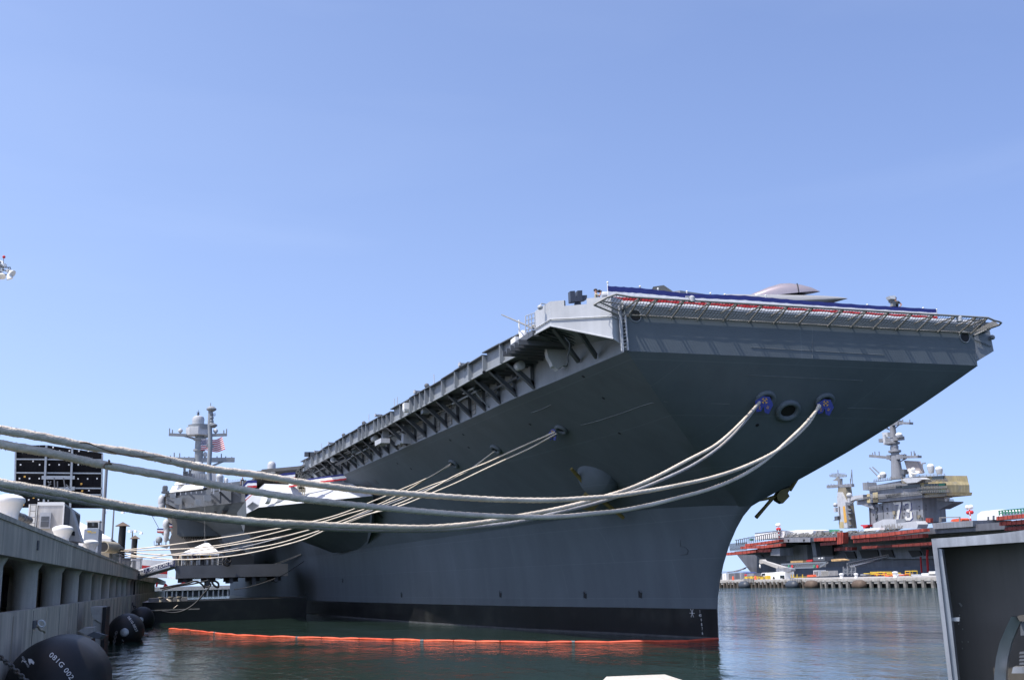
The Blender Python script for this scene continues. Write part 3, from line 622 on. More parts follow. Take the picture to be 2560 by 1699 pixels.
# ---- anchors with their bolsters
def P_(q, off): h, n = onhull(q); return h-ray(*q).normalized()*off*1.25
ab, an = onhull((1492, 1200)); mirror = lambda p: V((-p.x, p.y, p.z))
for sg in (0, 1):
    T = mirror if sg else (lambda p: p)
    mb = MB(); rows = []
    cen, n = onhull((1493, 1196)); e = V((-n.y, n.x, 0)).normalized(); e2 = n.cross(e)
    if e2.z < 0: e2 = -e2
    for i in range(9):
        t = i/8; rr = 1.75*math.cos(t*math.pi/2*.96); hgt = 1.15*math.sin(t*math.pi/2)
        rows.append([T(cen+e*math.cos(a)*rr*1.0+e2*(math.sin(a)*rr*.85-.55*t)+n*(hgt-.05)) for a in [2*math.pi*k/24 for k in range(25)]])
    mb.grid(rows); mb.build('anchor_bolster', M['hull'], ship, smooth=60)
    if sg: continue
    tip0, tip1 = P_((1428, 1171), 1.3), P_((1559, 1294), 1.0); cw = P_((1488, 1236), 1.35)
    mb = MB()
    mb.tube([tip0, tip0.lerp(cw, .5), cw], [.12, .17, .23], 8); mb.tube([tip1, tip1.lerp(cw, .5), cw], [.14, .15, .2], 8)
    for q, r_ in (((1497, 1232), .42), ((1480, 1243), .36)):
        c = P_(q, 1.1); ax = (tip1-tip0).normalized(); sd = ax.cross(n).normalized()
        pts = [c-ax*r_*.8-sd*.5-n*.3, c+ax*r_*.8-sd*.5-n*.3, c+ax*r_*.8+sd*.8-n*.3, c-ax*r_*.8+sd*.8-n*.3]
        mb.hexa(pts+[p+n*.6 for p in pts])
    mb.prism([P_((1470, 1238), 1.), P_((1462, 1262), .9), P_((1490, 1265), .9), P_((1512, 1240), 1.)], n*.4)
    mb.build('anchor', M['anchor'], ship, smooth=35)
# the port anchor hangs clear of the flare on its own bolster
YA = 13.; mb = MB()
P = [onY(r7(*q), YA) for q in ((440, 645), (470, 605), (530, 585), (547, 600), (528, 625), (541, 652), (490, 706), (450, 682))]; mb.prism(P, (.1, .7, 0))
mb.tube([onY(r7(418, 655), YA+.3), onY(r7(350, 735), YA+.3), onY(r7(280, 815), YA+.3)], [.13, .12, .14], 8); mb.tube([onY(r7(540, 600), YA+.4), onY(r7(602, 515), YA+.4)], [.17, .1], 8)
mb.prism([onY(r7(*q), YA+.2) for q in ((310, 690), (350, 665), (430, 640), (440, 665), (360, 682))], (.1, .4, 0)); mb.build('anchor', M['anchor'], ship, smooth=35)
mb = MB(); a = onY(r7(555, 560), YA+.5); mb.tube([a+V((-2.6, 2.2, .9)), a+V((-1.2, 1., .4)), a], [1.5, 1.0, .3], 14); mb.build('anchor_bolster', M['hull'], ship, smooth=60)
# ---- draught figures and the plimsoll-like mark on the boot topping
def dtext(body, q, size):
    h, n = onhull(q); h = h+n*.015; rt_ = V((-n.y, n.x, 0)).normalized()
    if rt_.dot(R_) < 0: rt_ = -rt_
    up = V((0, 0, 1))
    text('draught_figure', body, size, lambda u, v: h+rt_*u+up*v, M['paintw'], ship)
for b, q in (('I', r8(1396, 1046)), ('40', r8(1390, 1076)), ('9', r8(1404, 1112)), ('8', r8(1407, 1147)), ('7', r8(1411, 1180)), ('6', r8(1413, 1214))): dtext(b, q, .27)
h, n = onhull(r8(1337, 1048)); rt_ = V((-n.y, n.x, 0)).normalized(); mb = MB()
for a in (0, 60, 120): d = rt_*math.cos(math.radians(a))*.26+V((0, 0, 1))*math.sin(math.radians(a))*.3; mb.bar(h+n*.012-d, h+n*.012+d, .03, .012, up=n)
mb.build('hull_mark', M['paintw'], ship)
mb = MB(); a = [onhull(q)[0]+onhull(q)[1]*.01 for q in (r8(1243, 482), r8(1245, 530), r8(1285, 540), r8(1306, 562), r8(1300, 590), r8(1245, 594))]; mb.tube(a, .03, 5); mb.build('hull_mark', M['greyd'], ship)

# ---- starboard weapons sponson (light face, dark underside)
spR = onY(rb(1930, 630), 58.5); spL = onY(rb(270, 800), 75); spT = onY(rb(95, 890), 76.5); tR = onY(rb(1560, 415), 68); tL = onY(rb(355, 455), 75.5); tS = onY(rb(720, 470), 72)
tTip = onY(rb(85, 700), 77)
hA, hB_, hC, hD, hE, hF = onY(rb(1945, 700), 61), onY(rb(1950, 1000), 66.5), onY(rb(1900, 1180), 69), onY(rb(1830, 1390), 78), onY(rb(1350, 1460), 89), onY(rb(900, 1290), 104)
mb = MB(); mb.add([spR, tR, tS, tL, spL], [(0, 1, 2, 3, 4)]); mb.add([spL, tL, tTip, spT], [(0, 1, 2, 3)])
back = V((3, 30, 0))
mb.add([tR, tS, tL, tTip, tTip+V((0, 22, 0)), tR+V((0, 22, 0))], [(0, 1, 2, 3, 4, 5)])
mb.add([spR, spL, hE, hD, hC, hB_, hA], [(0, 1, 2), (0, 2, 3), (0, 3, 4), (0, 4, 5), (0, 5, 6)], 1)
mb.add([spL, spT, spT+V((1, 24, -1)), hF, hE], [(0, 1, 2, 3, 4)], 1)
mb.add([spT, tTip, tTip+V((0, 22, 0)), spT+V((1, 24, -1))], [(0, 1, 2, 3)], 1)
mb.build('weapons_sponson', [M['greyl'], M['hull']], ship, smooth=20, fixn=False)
mb = MB(); P = [onY(rb(*q), 74.5) for q in ((105, 780), (175, 725), (270, 780), (180, 845))]
for k in range(6):
    t = k/5; mb.bar(P[0].lerp(P[1], t), P[3].lerp(P[2], t), .1, .22)
mb.prism([p+V((0, .25, 0)) for p in P], (0, .1, 0), 1); mb.build('vent_grille', [M['greyl'], M['black']], ship)
mb = MB(); c = onY(rb(400, 680), 73.2)
mb.lathe(onY(rb(365, 665), 73.0), [(.62, 0), (.62, .5), (.45, .55)], 14, (.9, .35, -.15)); mb.lathe(onY(rb(520, 650), 73.2), [(.62, 0), (.62, .9), (.5, .95)], 14, (.9, .3, -.1)); mb.lathe(onY(rb(500, 620), 73.4), [(.6, 0), (.6, 1.9), (.4, 2)], 14, (.9, .3, .12))
mb.build('life_raft_canister', M['white'], ship, smooth=40)
mb = MB()
for q in ((860, 500), (905, 500), (880, 540), (920, 545)): c = onY(rb(*q), 70.2); mb.box(c.x-.22, c.x+.22, c.y-.2, c.y+.2, c.z-.25, c.z+.25)
for q in (910, 935): mb.tube([onY(rb(q, 520), 70.), onY(rb(q, 640), 70.)], .05, 6)
mb.build('line_fittings', M['khaki'], ship)
# close-in weapon with a white dome-topped drum, and its trunk wall
c = onY(rb(455, 330), 88); mb = MB(); rr = 58/5.808*141/2620.*1.0
mb.lathe(c+V((0, 0, 0)), [(rr, -.6), (rr, 1.2), (rr*.96, 1.42), (rr*.75, 1.64), (rr*.4, 1.75), (.02, 1.78)], 20); mb.box(c.x-.1, c.x+.45, c.y-.8, c.y-.4, c.z+.25, c.z+.65, 1); mb.build('gun_dome', [M['greyl'], M['white']], ship, smooth=40)
mb = MB(); P = [onY(rb(*q), 96) for q in ((232, 300), (245, 268), (630, 268), (640, 290), (640, 340), (232, 340))]; mb.prism(P, (0, 1.5, 0)); mb.build('blast_screen', M['grey'], ship)
# lattice crane / boat davit in front of the sponson
mb = MB()
for a, b in (((810, 290), (960, 380)), ((880, 230), (840, 370)), ((850, 205), (960, 190)), ((930, 150), (1000, 260)), ((990, 210), (1060, 260)), ((1080, 240), (1020, 360)), ((1050, 250), (990, 350)), ((870, 250), (1010, 350)), ((830, 300), (1000, 290)), ((815, 270), (925, 220)), ((900, 300), (870, 380)), ((960, 280), (920, 370))):
    mb.bar(onY(rb(*a), 67), onY(rb(*b), 67), .1)
P = [onY(rb(*q), 66) for q in ((855, 208), (920, 175), (960, 200), (880, 212))]; mb.prism(P, (0, 1, 0)); mb.build('davit', M['rail'], ship)
mb = MB(); P = [onY(rb(*q), 66) for q in ((935, 150), (990, 120), (1000, 205), (940, 270))]; mb.prism(P, (0, 1.2, 0)); mb.build('gallery_box', M['grey'], ship)
# twin floodlight on the end of the catwalk
mb = MB()
for q in ((975, 30), (1035, 30)): c = onY(rb(*q), 66.5); mb.box(c.x-.3, c.x+.3, c.y-.2, c.y+.2, c.z-.25, c.z+.25)
mb.bar(onY(rb(1005, 40), 66.6), onY(rb(1005, 110), 66.6), .12); mb.build('deck_edge_light', M['greyd'], ship)

# ---- island sponson: broad overhang on the starboard quarter
YI = 118.
def pY(fn, pts, Y): return [onY(fn(*p), Y) for p in pts]
mb = MB()   # gallery band under the deck edge
P = [onY(rc(262, 500), 126), onY(rc(490, 615), 122), onY(rc(1100, 545), 112), onY(rc(1740, 475), 104)]
Tt = [onY(rc(262, 300), 126), onY(rc(490, 315), 122), onY(rc(1100, 240), 112), onY(rc(1740, 130), 104)]
mb.grid([P, Tt]); mb.grid([P, [p+V((6, 14, 0)) for p in P]])
mb.build('gallery_band', M['greyd'], ship, fixn=False)
mb = MB()   # flare below it
lo = [onY(rc(470, 740), 128), onY(rc(1000, 885), 124), onY(rc(1290, 1105), 122), onY(rc(1780, 1000), 113)]
mb.grid([[onY(rc(470, 630), 123), onY(rc(1000, 560), 113.5), onY(rc(1290, 525), 109.5), onY(rc(1770, 470), 104.2)], lo], mi=0)
mb.add([lo[2], lo[3], onY(rc(1900, 1300), 114), onY(rc(1380, 1480), 121)], [(0, 1, 2, 3)])
mb.build('island_sponson', M['hull'], ship, smooth=25, fixn=False)
mb = MB(); P = pY(rc, [(470, 735), (1000, 880), (1285, 1110), (540, 1118), (470, 1085)], 128.5); mb.prism(P, (0, 3, 0)); mb.build('elevator_wall', M['hull'], ship)
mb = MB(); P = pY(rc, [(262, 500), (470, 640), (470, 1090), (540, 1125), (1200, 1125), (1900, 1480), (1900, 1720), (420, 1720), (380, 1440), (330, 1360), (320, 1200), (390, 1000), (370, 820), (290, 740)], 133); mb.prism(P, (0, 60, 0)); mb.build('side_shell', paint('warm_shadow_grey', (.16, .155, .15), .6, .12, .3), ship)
mb = MB()
for k in range(16):
    x = 560+k*42; P = pY(rc, [(x, 1128), (x+20, 1128), (x+8, 1160), (x-8, 1160)], 132.4); mb.prism(P, (0, .3, 0))
mb.build('opening_comb', M['black'], ship)
mb = MB()
for k in range(5):
    x = 740+k*52; P = pY(rc, [(x, 1170), (x+22, 1170), (x+22, 1190), (x, 1190)], 132.3); mb.prism(P, (0, .3, 0))
mb.build('ceiling_light', M['white'], ship)
for pts in ([(1155, 650), (1220, 650), (1210, 670), (1160, 670)], [(1315, 630), (1420, 625), (1405, 655), (1330, 660)]):
    mb = MB(); mb.prism(pY(rc, pts, 106.5), (0, 6, 0)); mb.build('vent', M['black'], ship)
# boxes and diagonal struts under the deck edge there
for i, (x0, x1, y0, y1, Y) in enumerate(((415, 550, 395, 515, 119.5), (965, 1105, 340, 460, 110), (800, 922, 420, 540, 112), (328, 440, 310, 400, 121.5))):
    mb = MB(); P = pY(rc, [(x0, y0+10), (x1, y0), (x1, y1), (x1-60, y1+12), (x0+10, y1-6)], Y); mb.prism(P, (0, 1.2, 0)); mb.build('gallery_box', M['grey'], ship)
for x, y in ((530, 565), (640, 545), (755, 530), (1140, 480), (1250, 425)):
    mb = MB(); P = pY(rc, [(x-28, y-45), (x+25, y-50), (x+25, y+20), (x-28, y+25)], 110.6); mb.prism(P, (0, .3, 0)); mb.build('gallery_panel', M['rail'], ship)
for a, b, Y in (((1100, 330), (1285, 500), 109), ((1260, 290), (1470, 480), 107), ((1480, 250), (1690, 400), 105), ((280, 430), (410, 490), 121), ((660, 300), (800, 420), 114)):
    mb = MB(); mb.bar(onY(rc(*a), Y), onY(rc(*b), Y), .3, .3); mb.build('brace', M['greyd'], ship)
for x in (1280, 1490): mb = MB(); mb.bar(onY(rc(x, 290), 107), onY(rc(x, 500), 107), .2); mb.build('brace', M['greyd'], ship)
mb = MB()
for i in range(6):
    x = 345+i*98; mb.bar(onY(rc(x+90, 310-i*7), 118.5-i*1.4), onY(rc(x+90, 360-i*10), 118.5-i*1.4), .14)
mb.build('catwalk_post', M['greyl'], ship)
# white sloping shields along the deck edge
for i in range(7):
    x0 = 328+i*89; yb = 297-i*11; yt = 186-i*9
    Y = 124-i*1.55
    P = [onY(rc(x0, yb), Y), onY(rc(x0+86, yb-10), Y-1.5), onY(rc(x0+86+52, yt-8), Y-.7), onY(rc(x0+55, yt), Y+.8)]
    mb = MB(); mb.prism(P, (.08, .12, -.12)); mb.build('deck_edge_shield', M['white'], ship)
mb = MB(); mb.dome(onY(rc(555, 160), 122), 1.1, .7); mb.build('radome', M['white'], ship, smooth=60)
# domes and fittings on the left rim
mb = MB()
for q, r_ in (((180, 450), .55), ((185, 540), .55)):
    c = onY(rc(*q), 128); mb.lathe(c, [(r_*.6, -1.0), (r_, -.5), (r_, .2), (r_*.8, .6), (r_*.4, .85), (.02, .9)], 16)
mb.build('radome', M['greyl'], ship, smooth=50)
mb = MB()
for x in (225, 240, 262): c = onY(rc(x, 240), 125); mb.lathe(c, [(.2, -.7), (.28, 0), (.25, .45), (.05, .6)], 10)
mb.bar(onY(rc(175, 300), 125), onY(rc(320, 290), 125), .5, .3); mb.build('signal_lamp', M['greyd'], ship, smooth=40)
mb = MB()
for q, r_, Y in (((265, 885), .62, 150), ((280, 985), .48, 150), ((275, 1050), .5, 150), ((260, 1110), .42, 150)):
    c = onY(rc(*q), Y); mb.lathe(c, [(r_*.6, -1.1), (r_, -.4), (r_, .1), (r_*.8, .55), (r_*.4, .8), (.02, .85)], 14)
mb.build('radome', M['greyl'], ship, smooth=50)
mb = MB(); P = pY(rc, [(95, 990), (240, 990), (330, 1180), (290, 1190), (165, 1050), (95, 1040)], 152); mb.prism(P, (0, 3, 0)); P = pY(rc, [(320, 890), (470, 890), (470, 1000), (330, 990)], 146); mb.prism(P, (0, 2, 0)); mb.build('gun_platform', M['grey'], ship)
mb = MB(); P = pY(rc, [(35, 1280), (340, 1270), (280, 1340), (150, 1310)], 165); mb.prism(P, (0, 2, 0)); c = onY(rc(130, 1200), 166); mb.lathe(c, [(.3, -.9), (.18, -.5), (.6, -.25), (.65, .2), (.5, .6), (.25, .8), (.02, .85)], 16)
for x in (40, 80, 180, 255, 265): mb.tube([onY(rc(x, 1285), 165.5), onY(rc(x, 1205), 165.5)], .06, 5)
mb.build('quarter_sponson', M['grey'], ship, smooth=45)
mb = MB(); mb.tube([onY(rc(0, 735), 150), onY(rc(125, 965), 150)], .05, 5); mb.build('whip_antenna', M['greyd'], ship)
# ---- island
isl = MB(); YL = 178.
P = pY(r3, [(285, 700), (295, 690), (335, 690), (335, 710), (520, 715), (590, 705), (590, 830), (720, 800), (722, 850), (285, 850)], YL); isl.prism(P, (0, 30, 0))
isl.v = isl.v; island = isl.build('island', M['greyl'], ship)
mb = MB()
for x in range(340, 515, 24): mb.prism(pY(r3, [(x, 712), (x+3, 712), (x+3, 790), (x, 790)], YL-.2), (0, .15, 0))
mb.build('panel_seam', M['greyd'], island)
mb = MB()
for x in range(345, 520, 17): mb.tube([onY(r3(x, 690), YL), onY(r3(x, 672), YL)], .1, 5)
for x, y in ((300, 660), (350, 680)): mb.bar(onY(r3(x, 750), YL), onY(r3(x, y), YL), .5)
for y in (700, 720, 735): mb.bar(onY(r3(285, y), YL-.3), onY(r3(330, y), YL-.3), .2)
mb.build('aerial', M['greyd'], island)
Y2 = YL+10
def lat(q, prof_px, mat, nm, par, Y=Y2, n=18):      # lathe whose radii and heights are given in zoomed pixels
    c = onY(r3(*q), Y); k = (Y-CAMP.y)*.99/2620/3.689*1.0
    mb = MB(); mb.lathe(c, [(a*k, b*k) for a, b in prof_px], n); return mb.build(nm, mat, par, smooth=40)
mast = lat((425, 720), [(62, 0), (60, 40), (38, 42), (36, 200), (38, 205), (52, 208), (52, 222), (38, 226), (36, 300), (52, 304), (52, 324), (38, 328), (38, 372), (70, 385), (100, 400), (104, 440)], M['grey'], 'mast', island)
lat((425, 340), [(102, -22), (106, 20), (104, 48), (98, 50)], M['greyl'], 'mast_top_house', island, n=8)
lat((425, 275), [(62, -30), (66, 0), (52, 4), (52, 40), (54, 62), (46, 82), (26, 92), (8, 95)], M['greyl'], 'radome', island)
lat((425, 198), [(8, -12), (32, 0), (34, 6), (8, 10), (8, 30), (16, 34), (6, 38), (6, 44), (18, 48), (2, 52), (2, 70)], M['greyd'], 'mast_cap', island)
lat((425, 640), [(44, -40), (46, 0), (40, 28), (22, 44), (2, 50)], M['white'], 'radome', island)
lat((490, 545), [(8, -20), (18, 0), (14, 26), (2, 32)], M['greyl'], 'radome', island)
lat((625, 770), [(26, -40), (30, 10), (34, 22), (32, 36), (20, 50), (2, 54)], M['greyl'], 'radome', island, YL)
lat((682, 775), [(18, -40), (22, 0), (18, 16), (2, 22)], M['white'], 'radome', island, YL)
for q, pr in (((262, 320), 21), ((587, 322), 21)): lat(q, [(5, -24), (12, -14), (pr, -4), (pr, 8), (pr*.7, 18), (2, 24)], M['greyl'], 'radome', island)
mb = MB()
for a, b, wd in (((155, 352), (320, 360), .5), ((520, 360), (692, 354), .5), ((170, 580), (390, 585), .8), ((440, 588), (762, 586), .9)): mb.bar(onY(r3(*a), Y2), onY(r3(*b), Y2), 1.2, wd)
for a, b in (((290, 362), (400, 395)), ((560, 362), (455, 390)), ((560, 640), (660, 598)), ((230, 580), (380, 610))): mb.bar(onY(r3(*a), Y2), onY(r3(*b), Y2), .4)
for q, h_ in (((162, 345), 50), ((188, 345), 36), ((662, 345), 32), ((688, 345), 44), ((170, 575), 30), ((205, 575), 55), ((255, 575), 50), ((340, 570), 14), ((640, 575), 45), ((600, 570), 18), ((735, 575), 16), ((680, 575), 22), ((300, 572), 14)):
    mb.tube([onY(r3(*q), Y2), onY(r3(q[0], q[1]-h_), Y2)], .13, 5)
for x0, x1, y in ((170, 390, 565), (440, 740, 568), (320, 520, 285)): mb.tube([onY(r3(x0, y), Y2), onY(r3(x1, y), Y2)], .06, 4)
mb.build('yardarm', M['grey'], island)
# tall pole mast in front of the island
mb = MB(); Ym = 165.
mb.tube([onY(r3(532, 860), Ym), onY(r3(528, 700), Ym), onY(r3(525, 640), Ym), onY(r3(536, 480), Ym), onY(r3(537, 380), Ym), onY(r3(532, 240), Ym), onY(r3(538, 120), Ym)], [.5, .48, .46, .45, .44, .42, .38], 10)
mb.lathe(onY(r3(548, 118), Ym), [(.3, -.6), (.95, -.2), (1.0, .05), (.5, .5), (.1, .6)], 14); mb.tube([onY(r3(540, 95), Ym), onY(r3(541, 62), Ym)], .08, 5)
for q, r_ in (((547, 165), .45), ((546, 200), .5), ((546, 232), .5), ((548, 262), .6)): mb.ball(onY(r3(*q), Ym), r_)
mb.lathe(onY(r3(566, 268), Ym), [(.3, -.5), (.8, -.1), (.8, .1), (.3, .4)], 12); mb.tube([onY(r3(545, 178), Ym), onY(r3(582, 178), Ym), onY(r3(580, 155), Ym)], .1, 5)
mb.bar(onY(r3(500, 455), Ym), onY(r3(570, 460), Ym), .5, .6)
mb.build('pole_mast', M['grey'], ship, smooth=45)
for a, b in (((525, 640), (735, 250)),): pass
mb = MB(); mb.tube([onY(rc(985, 540), 108), onY(rc(985, 1115), 108), onY(rg(1050, 900), 108), onY(rg(1052, 1050), 108)], .03, 5); mb.build('fall_line', M['rail'], ship)
# deck-edge clutter right of the island
mb = MB(); P = pY(rc, [(1110, 180), (1260, 130), (1470, 110), (1680, 85), (1760, 60), (1760, 150), (1480, 190), (1270, 250), (1110, 290)], 104.8); mb.prism(P, (0, 2, 0)); mb.build('gallery_band', M['grey'], ship)
mb = MB()
for x, y in ((1260, 130), (1480, 110), (1690, 90), (1150, 180)): mb.bar(onY(rc(x, y+150), 104.4), onY(rc(x, y-5), 104.4), .18)
for x in range(1380, 1720, 30): mb.tube([onY(rc(x, 100-(x-1380)*.08), 105), onY(rc(x, 72-(x-1380)*.08), 105)], .05, 4)
mb.build('railing', M['greyl'], ship)
# ---- lowered deck-edge elevator and its struts
mb = MB(); YE = 104.
a = onY(rg(470, 655), YE); b = onY(rg(1385, 655), YE-2)
mb.box(a.x, -19.5, YE, YE+16, a.z-1.7, a.z); mb.build('aircraft_elevator', M['greyd'], ship)
for k in range(5):
    mb = MB(); x_ = a.x+1+k*3.1; mb.box(x_, x_+.5, YE+.6, YE+15, a.z-2.5-.3*(k % 2), a.z-1.7); mb.box(x_-.7, x_+1.3, YE+1.5+k, YE+2.3+k, a.z-2.3, a.z-1.7); mb.build('elevator_beam', M['greyd'], ship)
mb = MB(); P = pY(rg, [(1010, 170), (1060, 165), (1430, 460), (1380, 475)], 119.5); mb.prism(P, (0, .8, 0)); P = pY(rg, [(1290, 150), (1350, 150), (1560, 330), (1500, 330)], 119.6); mb.prism(P, (0, .8, 0), 1); mb.build('elevator_guide', [M['grey'], M['greyd']], ship)
mb = MB()
for x in (1385, 1180, 480): mb.tube([onY(rg(x, 655), YE+.3), onY(rg(x, 490), YE+.3)], .06, 5)
for y in (560, 600): mb.tube([onY(rg(1390, y), YE+.3), onY(rg(1200, y+10), YE+.3)], .03, 4)
mb.build('railing', M['rail'], ship)
mb = MB()
for q, r_ in (((1460, 570), .9), ((1500, 540), .6), ((1480, 610), .5)): c = onY(rg(*q), YE-.6); mb.ring(c, r_*.6, .12, (.3, -1, .2), 14, 6)
mb.build('hose_reel', M['hose'], ship)

# ================================================================== THINGS ON AND AROUND THE CARRIER
# bunting
def bunting(name, label, top, drop, segs=40, wav=.05, mats=None, stripes=(0, 1, 2), bands=(.36, .7, 1.)):
    mb = MB(); n = segs; L_ = len(top)-1; rows = []
    cuts = [0, bands[0], bands[0]+1e-3, bands[1], bands[1]+1e-3, bands[2]]
    vs = sorted(set([0, bands[0]*.5, bands[0], (bands[0]+bands[1])/2, bands[1], (bands[1]+1)/2, 1.]))
    for v in vs:
        row = []
        for i in range(n+1):
            t = i/n*L_; k = min(int(t), L_-1); p = V(top[k]).lerp(V(top[k+1]), t-k); dd = V(drop[k]).lerp(V(drop[k+1]), t-k)
            sag = abs(math.sin(i*math.pi/4))*wav*.5
            row.append(p+dd*v+V((.0, -wav*(.5+.5*math.sin(i*2.1+v*2))*v, -sag*(1-v*.3))))
        rows.append(row)
    mb.grid(rows, mi=lambda i, j: stripes[0] if vs[i] < bands[0]-1e-6 else (stripes[1] if vs[i] < bands[1]-1e-6 else stripes[2]))
    return tag(mb.build(name, [M['blue'], M['whitecloth'], M['red']], smooth=60, fixn=False), label, 'bunting', 'patriotic bunting on the carrier')
tp = [onY(q, .5) for q in ((1519, 714), (1600, 719), (1720, 733), (1862, 738), (2000, 750), (2170, 762), (2340, 772))]
for p in tp: pass
bunting('bunting', 'long blue, white and red bunting stretched along the bow above the safety net', tp, [V((0, 0, 18.86-p.z)) for p in tp], 96, .05, bands=(.38, .74, 1.))
tp = [onY(rb(x, y), Y) for x, y, Y in ((708, 428, 72), (900, 398, 70.5), (1100, 365, 69), (1320, 334, 67.5), (1545, 304, 66))]
bunting('bunting', 'bunting strip hanging along the top of the sponson below the catwalk end', tp, [V((0, 0, -.62)), V((0, 0, -.62)), V((0, 0, -.64)), V((0, 0, -.68)), V((0, 0, -.72))], 40, .05, bands=(.3, .72, 1.))
tp = pY(rb, ((520, 330), (640, 300), (802, 283)), 74)
bunting('bunting', 'short bunting strip behind the white dome-topped gun', tp, [V((0, 0, -.82))]*3, 16, .05)
tp = pY(rb, ((40, 480), (110, 405), (245, 405)), 79)
bunting('bunting', 'folded bunting draped over the deck edge beside the dark-clad person', tp, [V((0, 0, -1.05)), V((0, 0, -.95)), V((0, 0, -.85))], 14, .06)
tp = pY(rb, ((78, 640), (170, 560), (360, 540)), 77)
bunting('bunting', 'bunting wrapped round the pointed tip of the sponson', tp, [V((0, 0, -.55)), V((0, 0, -.55)), V((0, 0, -.45))], 14, .05)
tp = pY(rc, ((95, 970), (240, 972)), 151.5)
bunting('bunting', 'small bunting round the gun platform left of the grey radomes', tp, [V((0, 0, -.7))]*2, 8, .05)
tp = pY(rc, ((325, 884), (466, 884)), 145.5)
bunting('bunting', 'small bunting on the platform right of the grey radomes', tp, [V((0, 0, -.6))]*2, 8, .05)
# flag with 50 stars
def flag():
    o = (450, 385); YF = 174.
    root = empty('national_flag', onY(r3(450, 445), YF), 'striped flag with starred blue canton flying beside the pole mast', 'flag')
    W_, H_ = 26, 13
    A = onY(r3(452, 398), YF); B = onY(r3(648, 388), YF+1.5); C = onY(r3(450, 500), YF); D = onY(r3(675, 505), YF+1.5)
    def pt(u, v):
        p = A.lerp(B, u).lerp(C.lerp(D, u), v); return p+V((0, 1, 0))*(.35*math.sin(u*9+v*1.2))*(.2+u)+V((0, 0, .28*math.sin(u*7.+.6)))*(.3+u)
    mb = MB(); mb.grid([[pt(j/W_, i/H_) for j in range(W_+1)] for i in range(H_+1)], mi=lambda i, j: 0 if (i < 7 and j < W_*.4) else (2 if i % 2 == 0 else 1))
    mb.build('cloth', [M['blue'], M['whitecloth'], M['red']], root, smooth=60, fixn=False)
    mb = MB()
    for r in range(9):
        for c in range(6 if r % 2 == 0 else 5):
            u = (.5+c+(0 if r % 2 == 0 else .5))/6*.4; v = (.6+r)/9.2*7/13; p = pt(u, v)
            P = [p+V((.1*math.cos(a), -.06, .1*math.sin(a)))*(1. if k % 2 == 0 else .45) for k, a in enumerate([math.pi/2+i*math.pi/5 for i in range(10)])]
            mb.add([p+V((0, -.06, 0))]+P, [(0, 1+i, 1+(i+1) % 10) for i in range(10)])
    mb.build('star', M['whitecloth'], root, fixn=False)
flag()
# ---- people
def person_mesh(pose):
    S = 1.0
    J = {'pel': (0, 0, .95, .15), 'wst': (0, 0, 1.12, .135), 'chs': (0, .01, 1.34, .155), 'nk': (0, .01, 1.5, .06), 'hd': (0, -.01, 1.62, .09), 'tp': (0, 0, 1.72, .085), 'ns': (0, -.105, 1.625, .022),
         'earL': (-.095, .005, 1.625, .02), 'earR': (.095, .005, 1.625, .02)}
    E_ = [('pel', 'wst'), ('wst', 'chs'), ('chs', 'nk'), ('nk', 'hd'), ('hd', 'tp'), ('hd', 'ns'), ('hd', 'earL'), ('hd', 'earR')]
    for sx, n in ((-1, 'L'), (1, 'R')):
        st = .03 if n == 'L' else -.05
        J['hip'+n] = (sx*.10, 0, .9, .1); J['kn'+n] = (sx*.11, st-.02, .5, .065); J['an'+n] = (sx*.12, st+.02, .09, .045); J['to'+n] = (sx*.13, st-.15, .04, .04)
        E_ += [('pel', 'hip'+n), ('hip'+n, 'kn'+n), ('kn'+n, 'an'+n), ('an'+n, 'to'+n)]
        if pose == 'camera': sh, el, ha = (sx*.2, .01, 1.42), (sx*.27, -.16, 1.26), (sx*.07, -.27, 1.55)
        elif pose == 'hips': sh, el, ha = (sx*.2, .01, 1.42), (sx*.36, .06, 1.2), (sx*.22, -.08, 1.02)
        else: sh, el, ha = (sx*.2, .01, 1.42), (sx*.25, .03, 1.15), (sx*.26, -.06, .9)
        d = (V(ha)-V(el)).normalized()
        J['sh'+n] = (*sh, .065); J['el'+n] = (*el, .045); J['wr'+n] = (*ha, .03); pm = V(ha)+d*.07; J['pa'+n] = (*pm, .036)
        E_ += [('chs', 'sh'+n), ('sh'+n, 'el'+n), ('el'+n, 'wr'+n), ('wr'+n, 'pa'+n)]
        sd = d.orthogonal().normalized(); cu = d.cross(sd)
        for k, (off, ln) in enumerate(((-.03, .075), (-.01, .09), (.01, .085), (.03, .065))):
            p = pm+sd*off+d*ln*.9+cu*.015*k; J['f%d' % k+n] = (*p, .0085); E_.append(('pa'+n, 'f%d' % k+n))
        p = V(ha)+d*.05+sd*.055+cu*.02; J['th'+n] = (*p, .0095); E_.append(('wr'+n, 'th'+n))
    nm = list(J); me = bpy.data.meshes.new('person'); me.from_pydata([J[k][:3] for k in nm], [(nm.index(a), nm.index(b)) for a, b in E_], [])
    o = bpy.data.objects.new('person', me); COL.objects.link(o); md = o.modifiers.new('skin', 'SKIN'); sk = me.skin_vertices[0].data
    for i, k in enumerate(nm):
        r = J[k][3]; sk[i].radius = (r*(1.25 if k in ('chs', 'wst', 'pel') else 1), r*(.8 if k in ('chs', 'wst') else 1)); sk[i].use_root = k == 'pel'
    o.modifiers.new('sub', 'SUBSURF').levels = 1
    dg = bpy.context.evaluated_depsgraph_get(); m2 = bpy.data.meshes.new_from_object(o.evaluated_get(dg)); bpy.data.objects.remove(o); return m2
PM = {k: person_mesh(k) for k in ('camera', 'hips', 'stand')}
hairmb = MB(); hairmb.ball((0, .015, 1.70), .105, 12, sc=(1, 1.1, .8))
hatmb = MB(); hatmb.lathe((0, 0, 1.71), [(.10, -.02), (.14, .02), (.14, .05), (.08, .07)], 14)
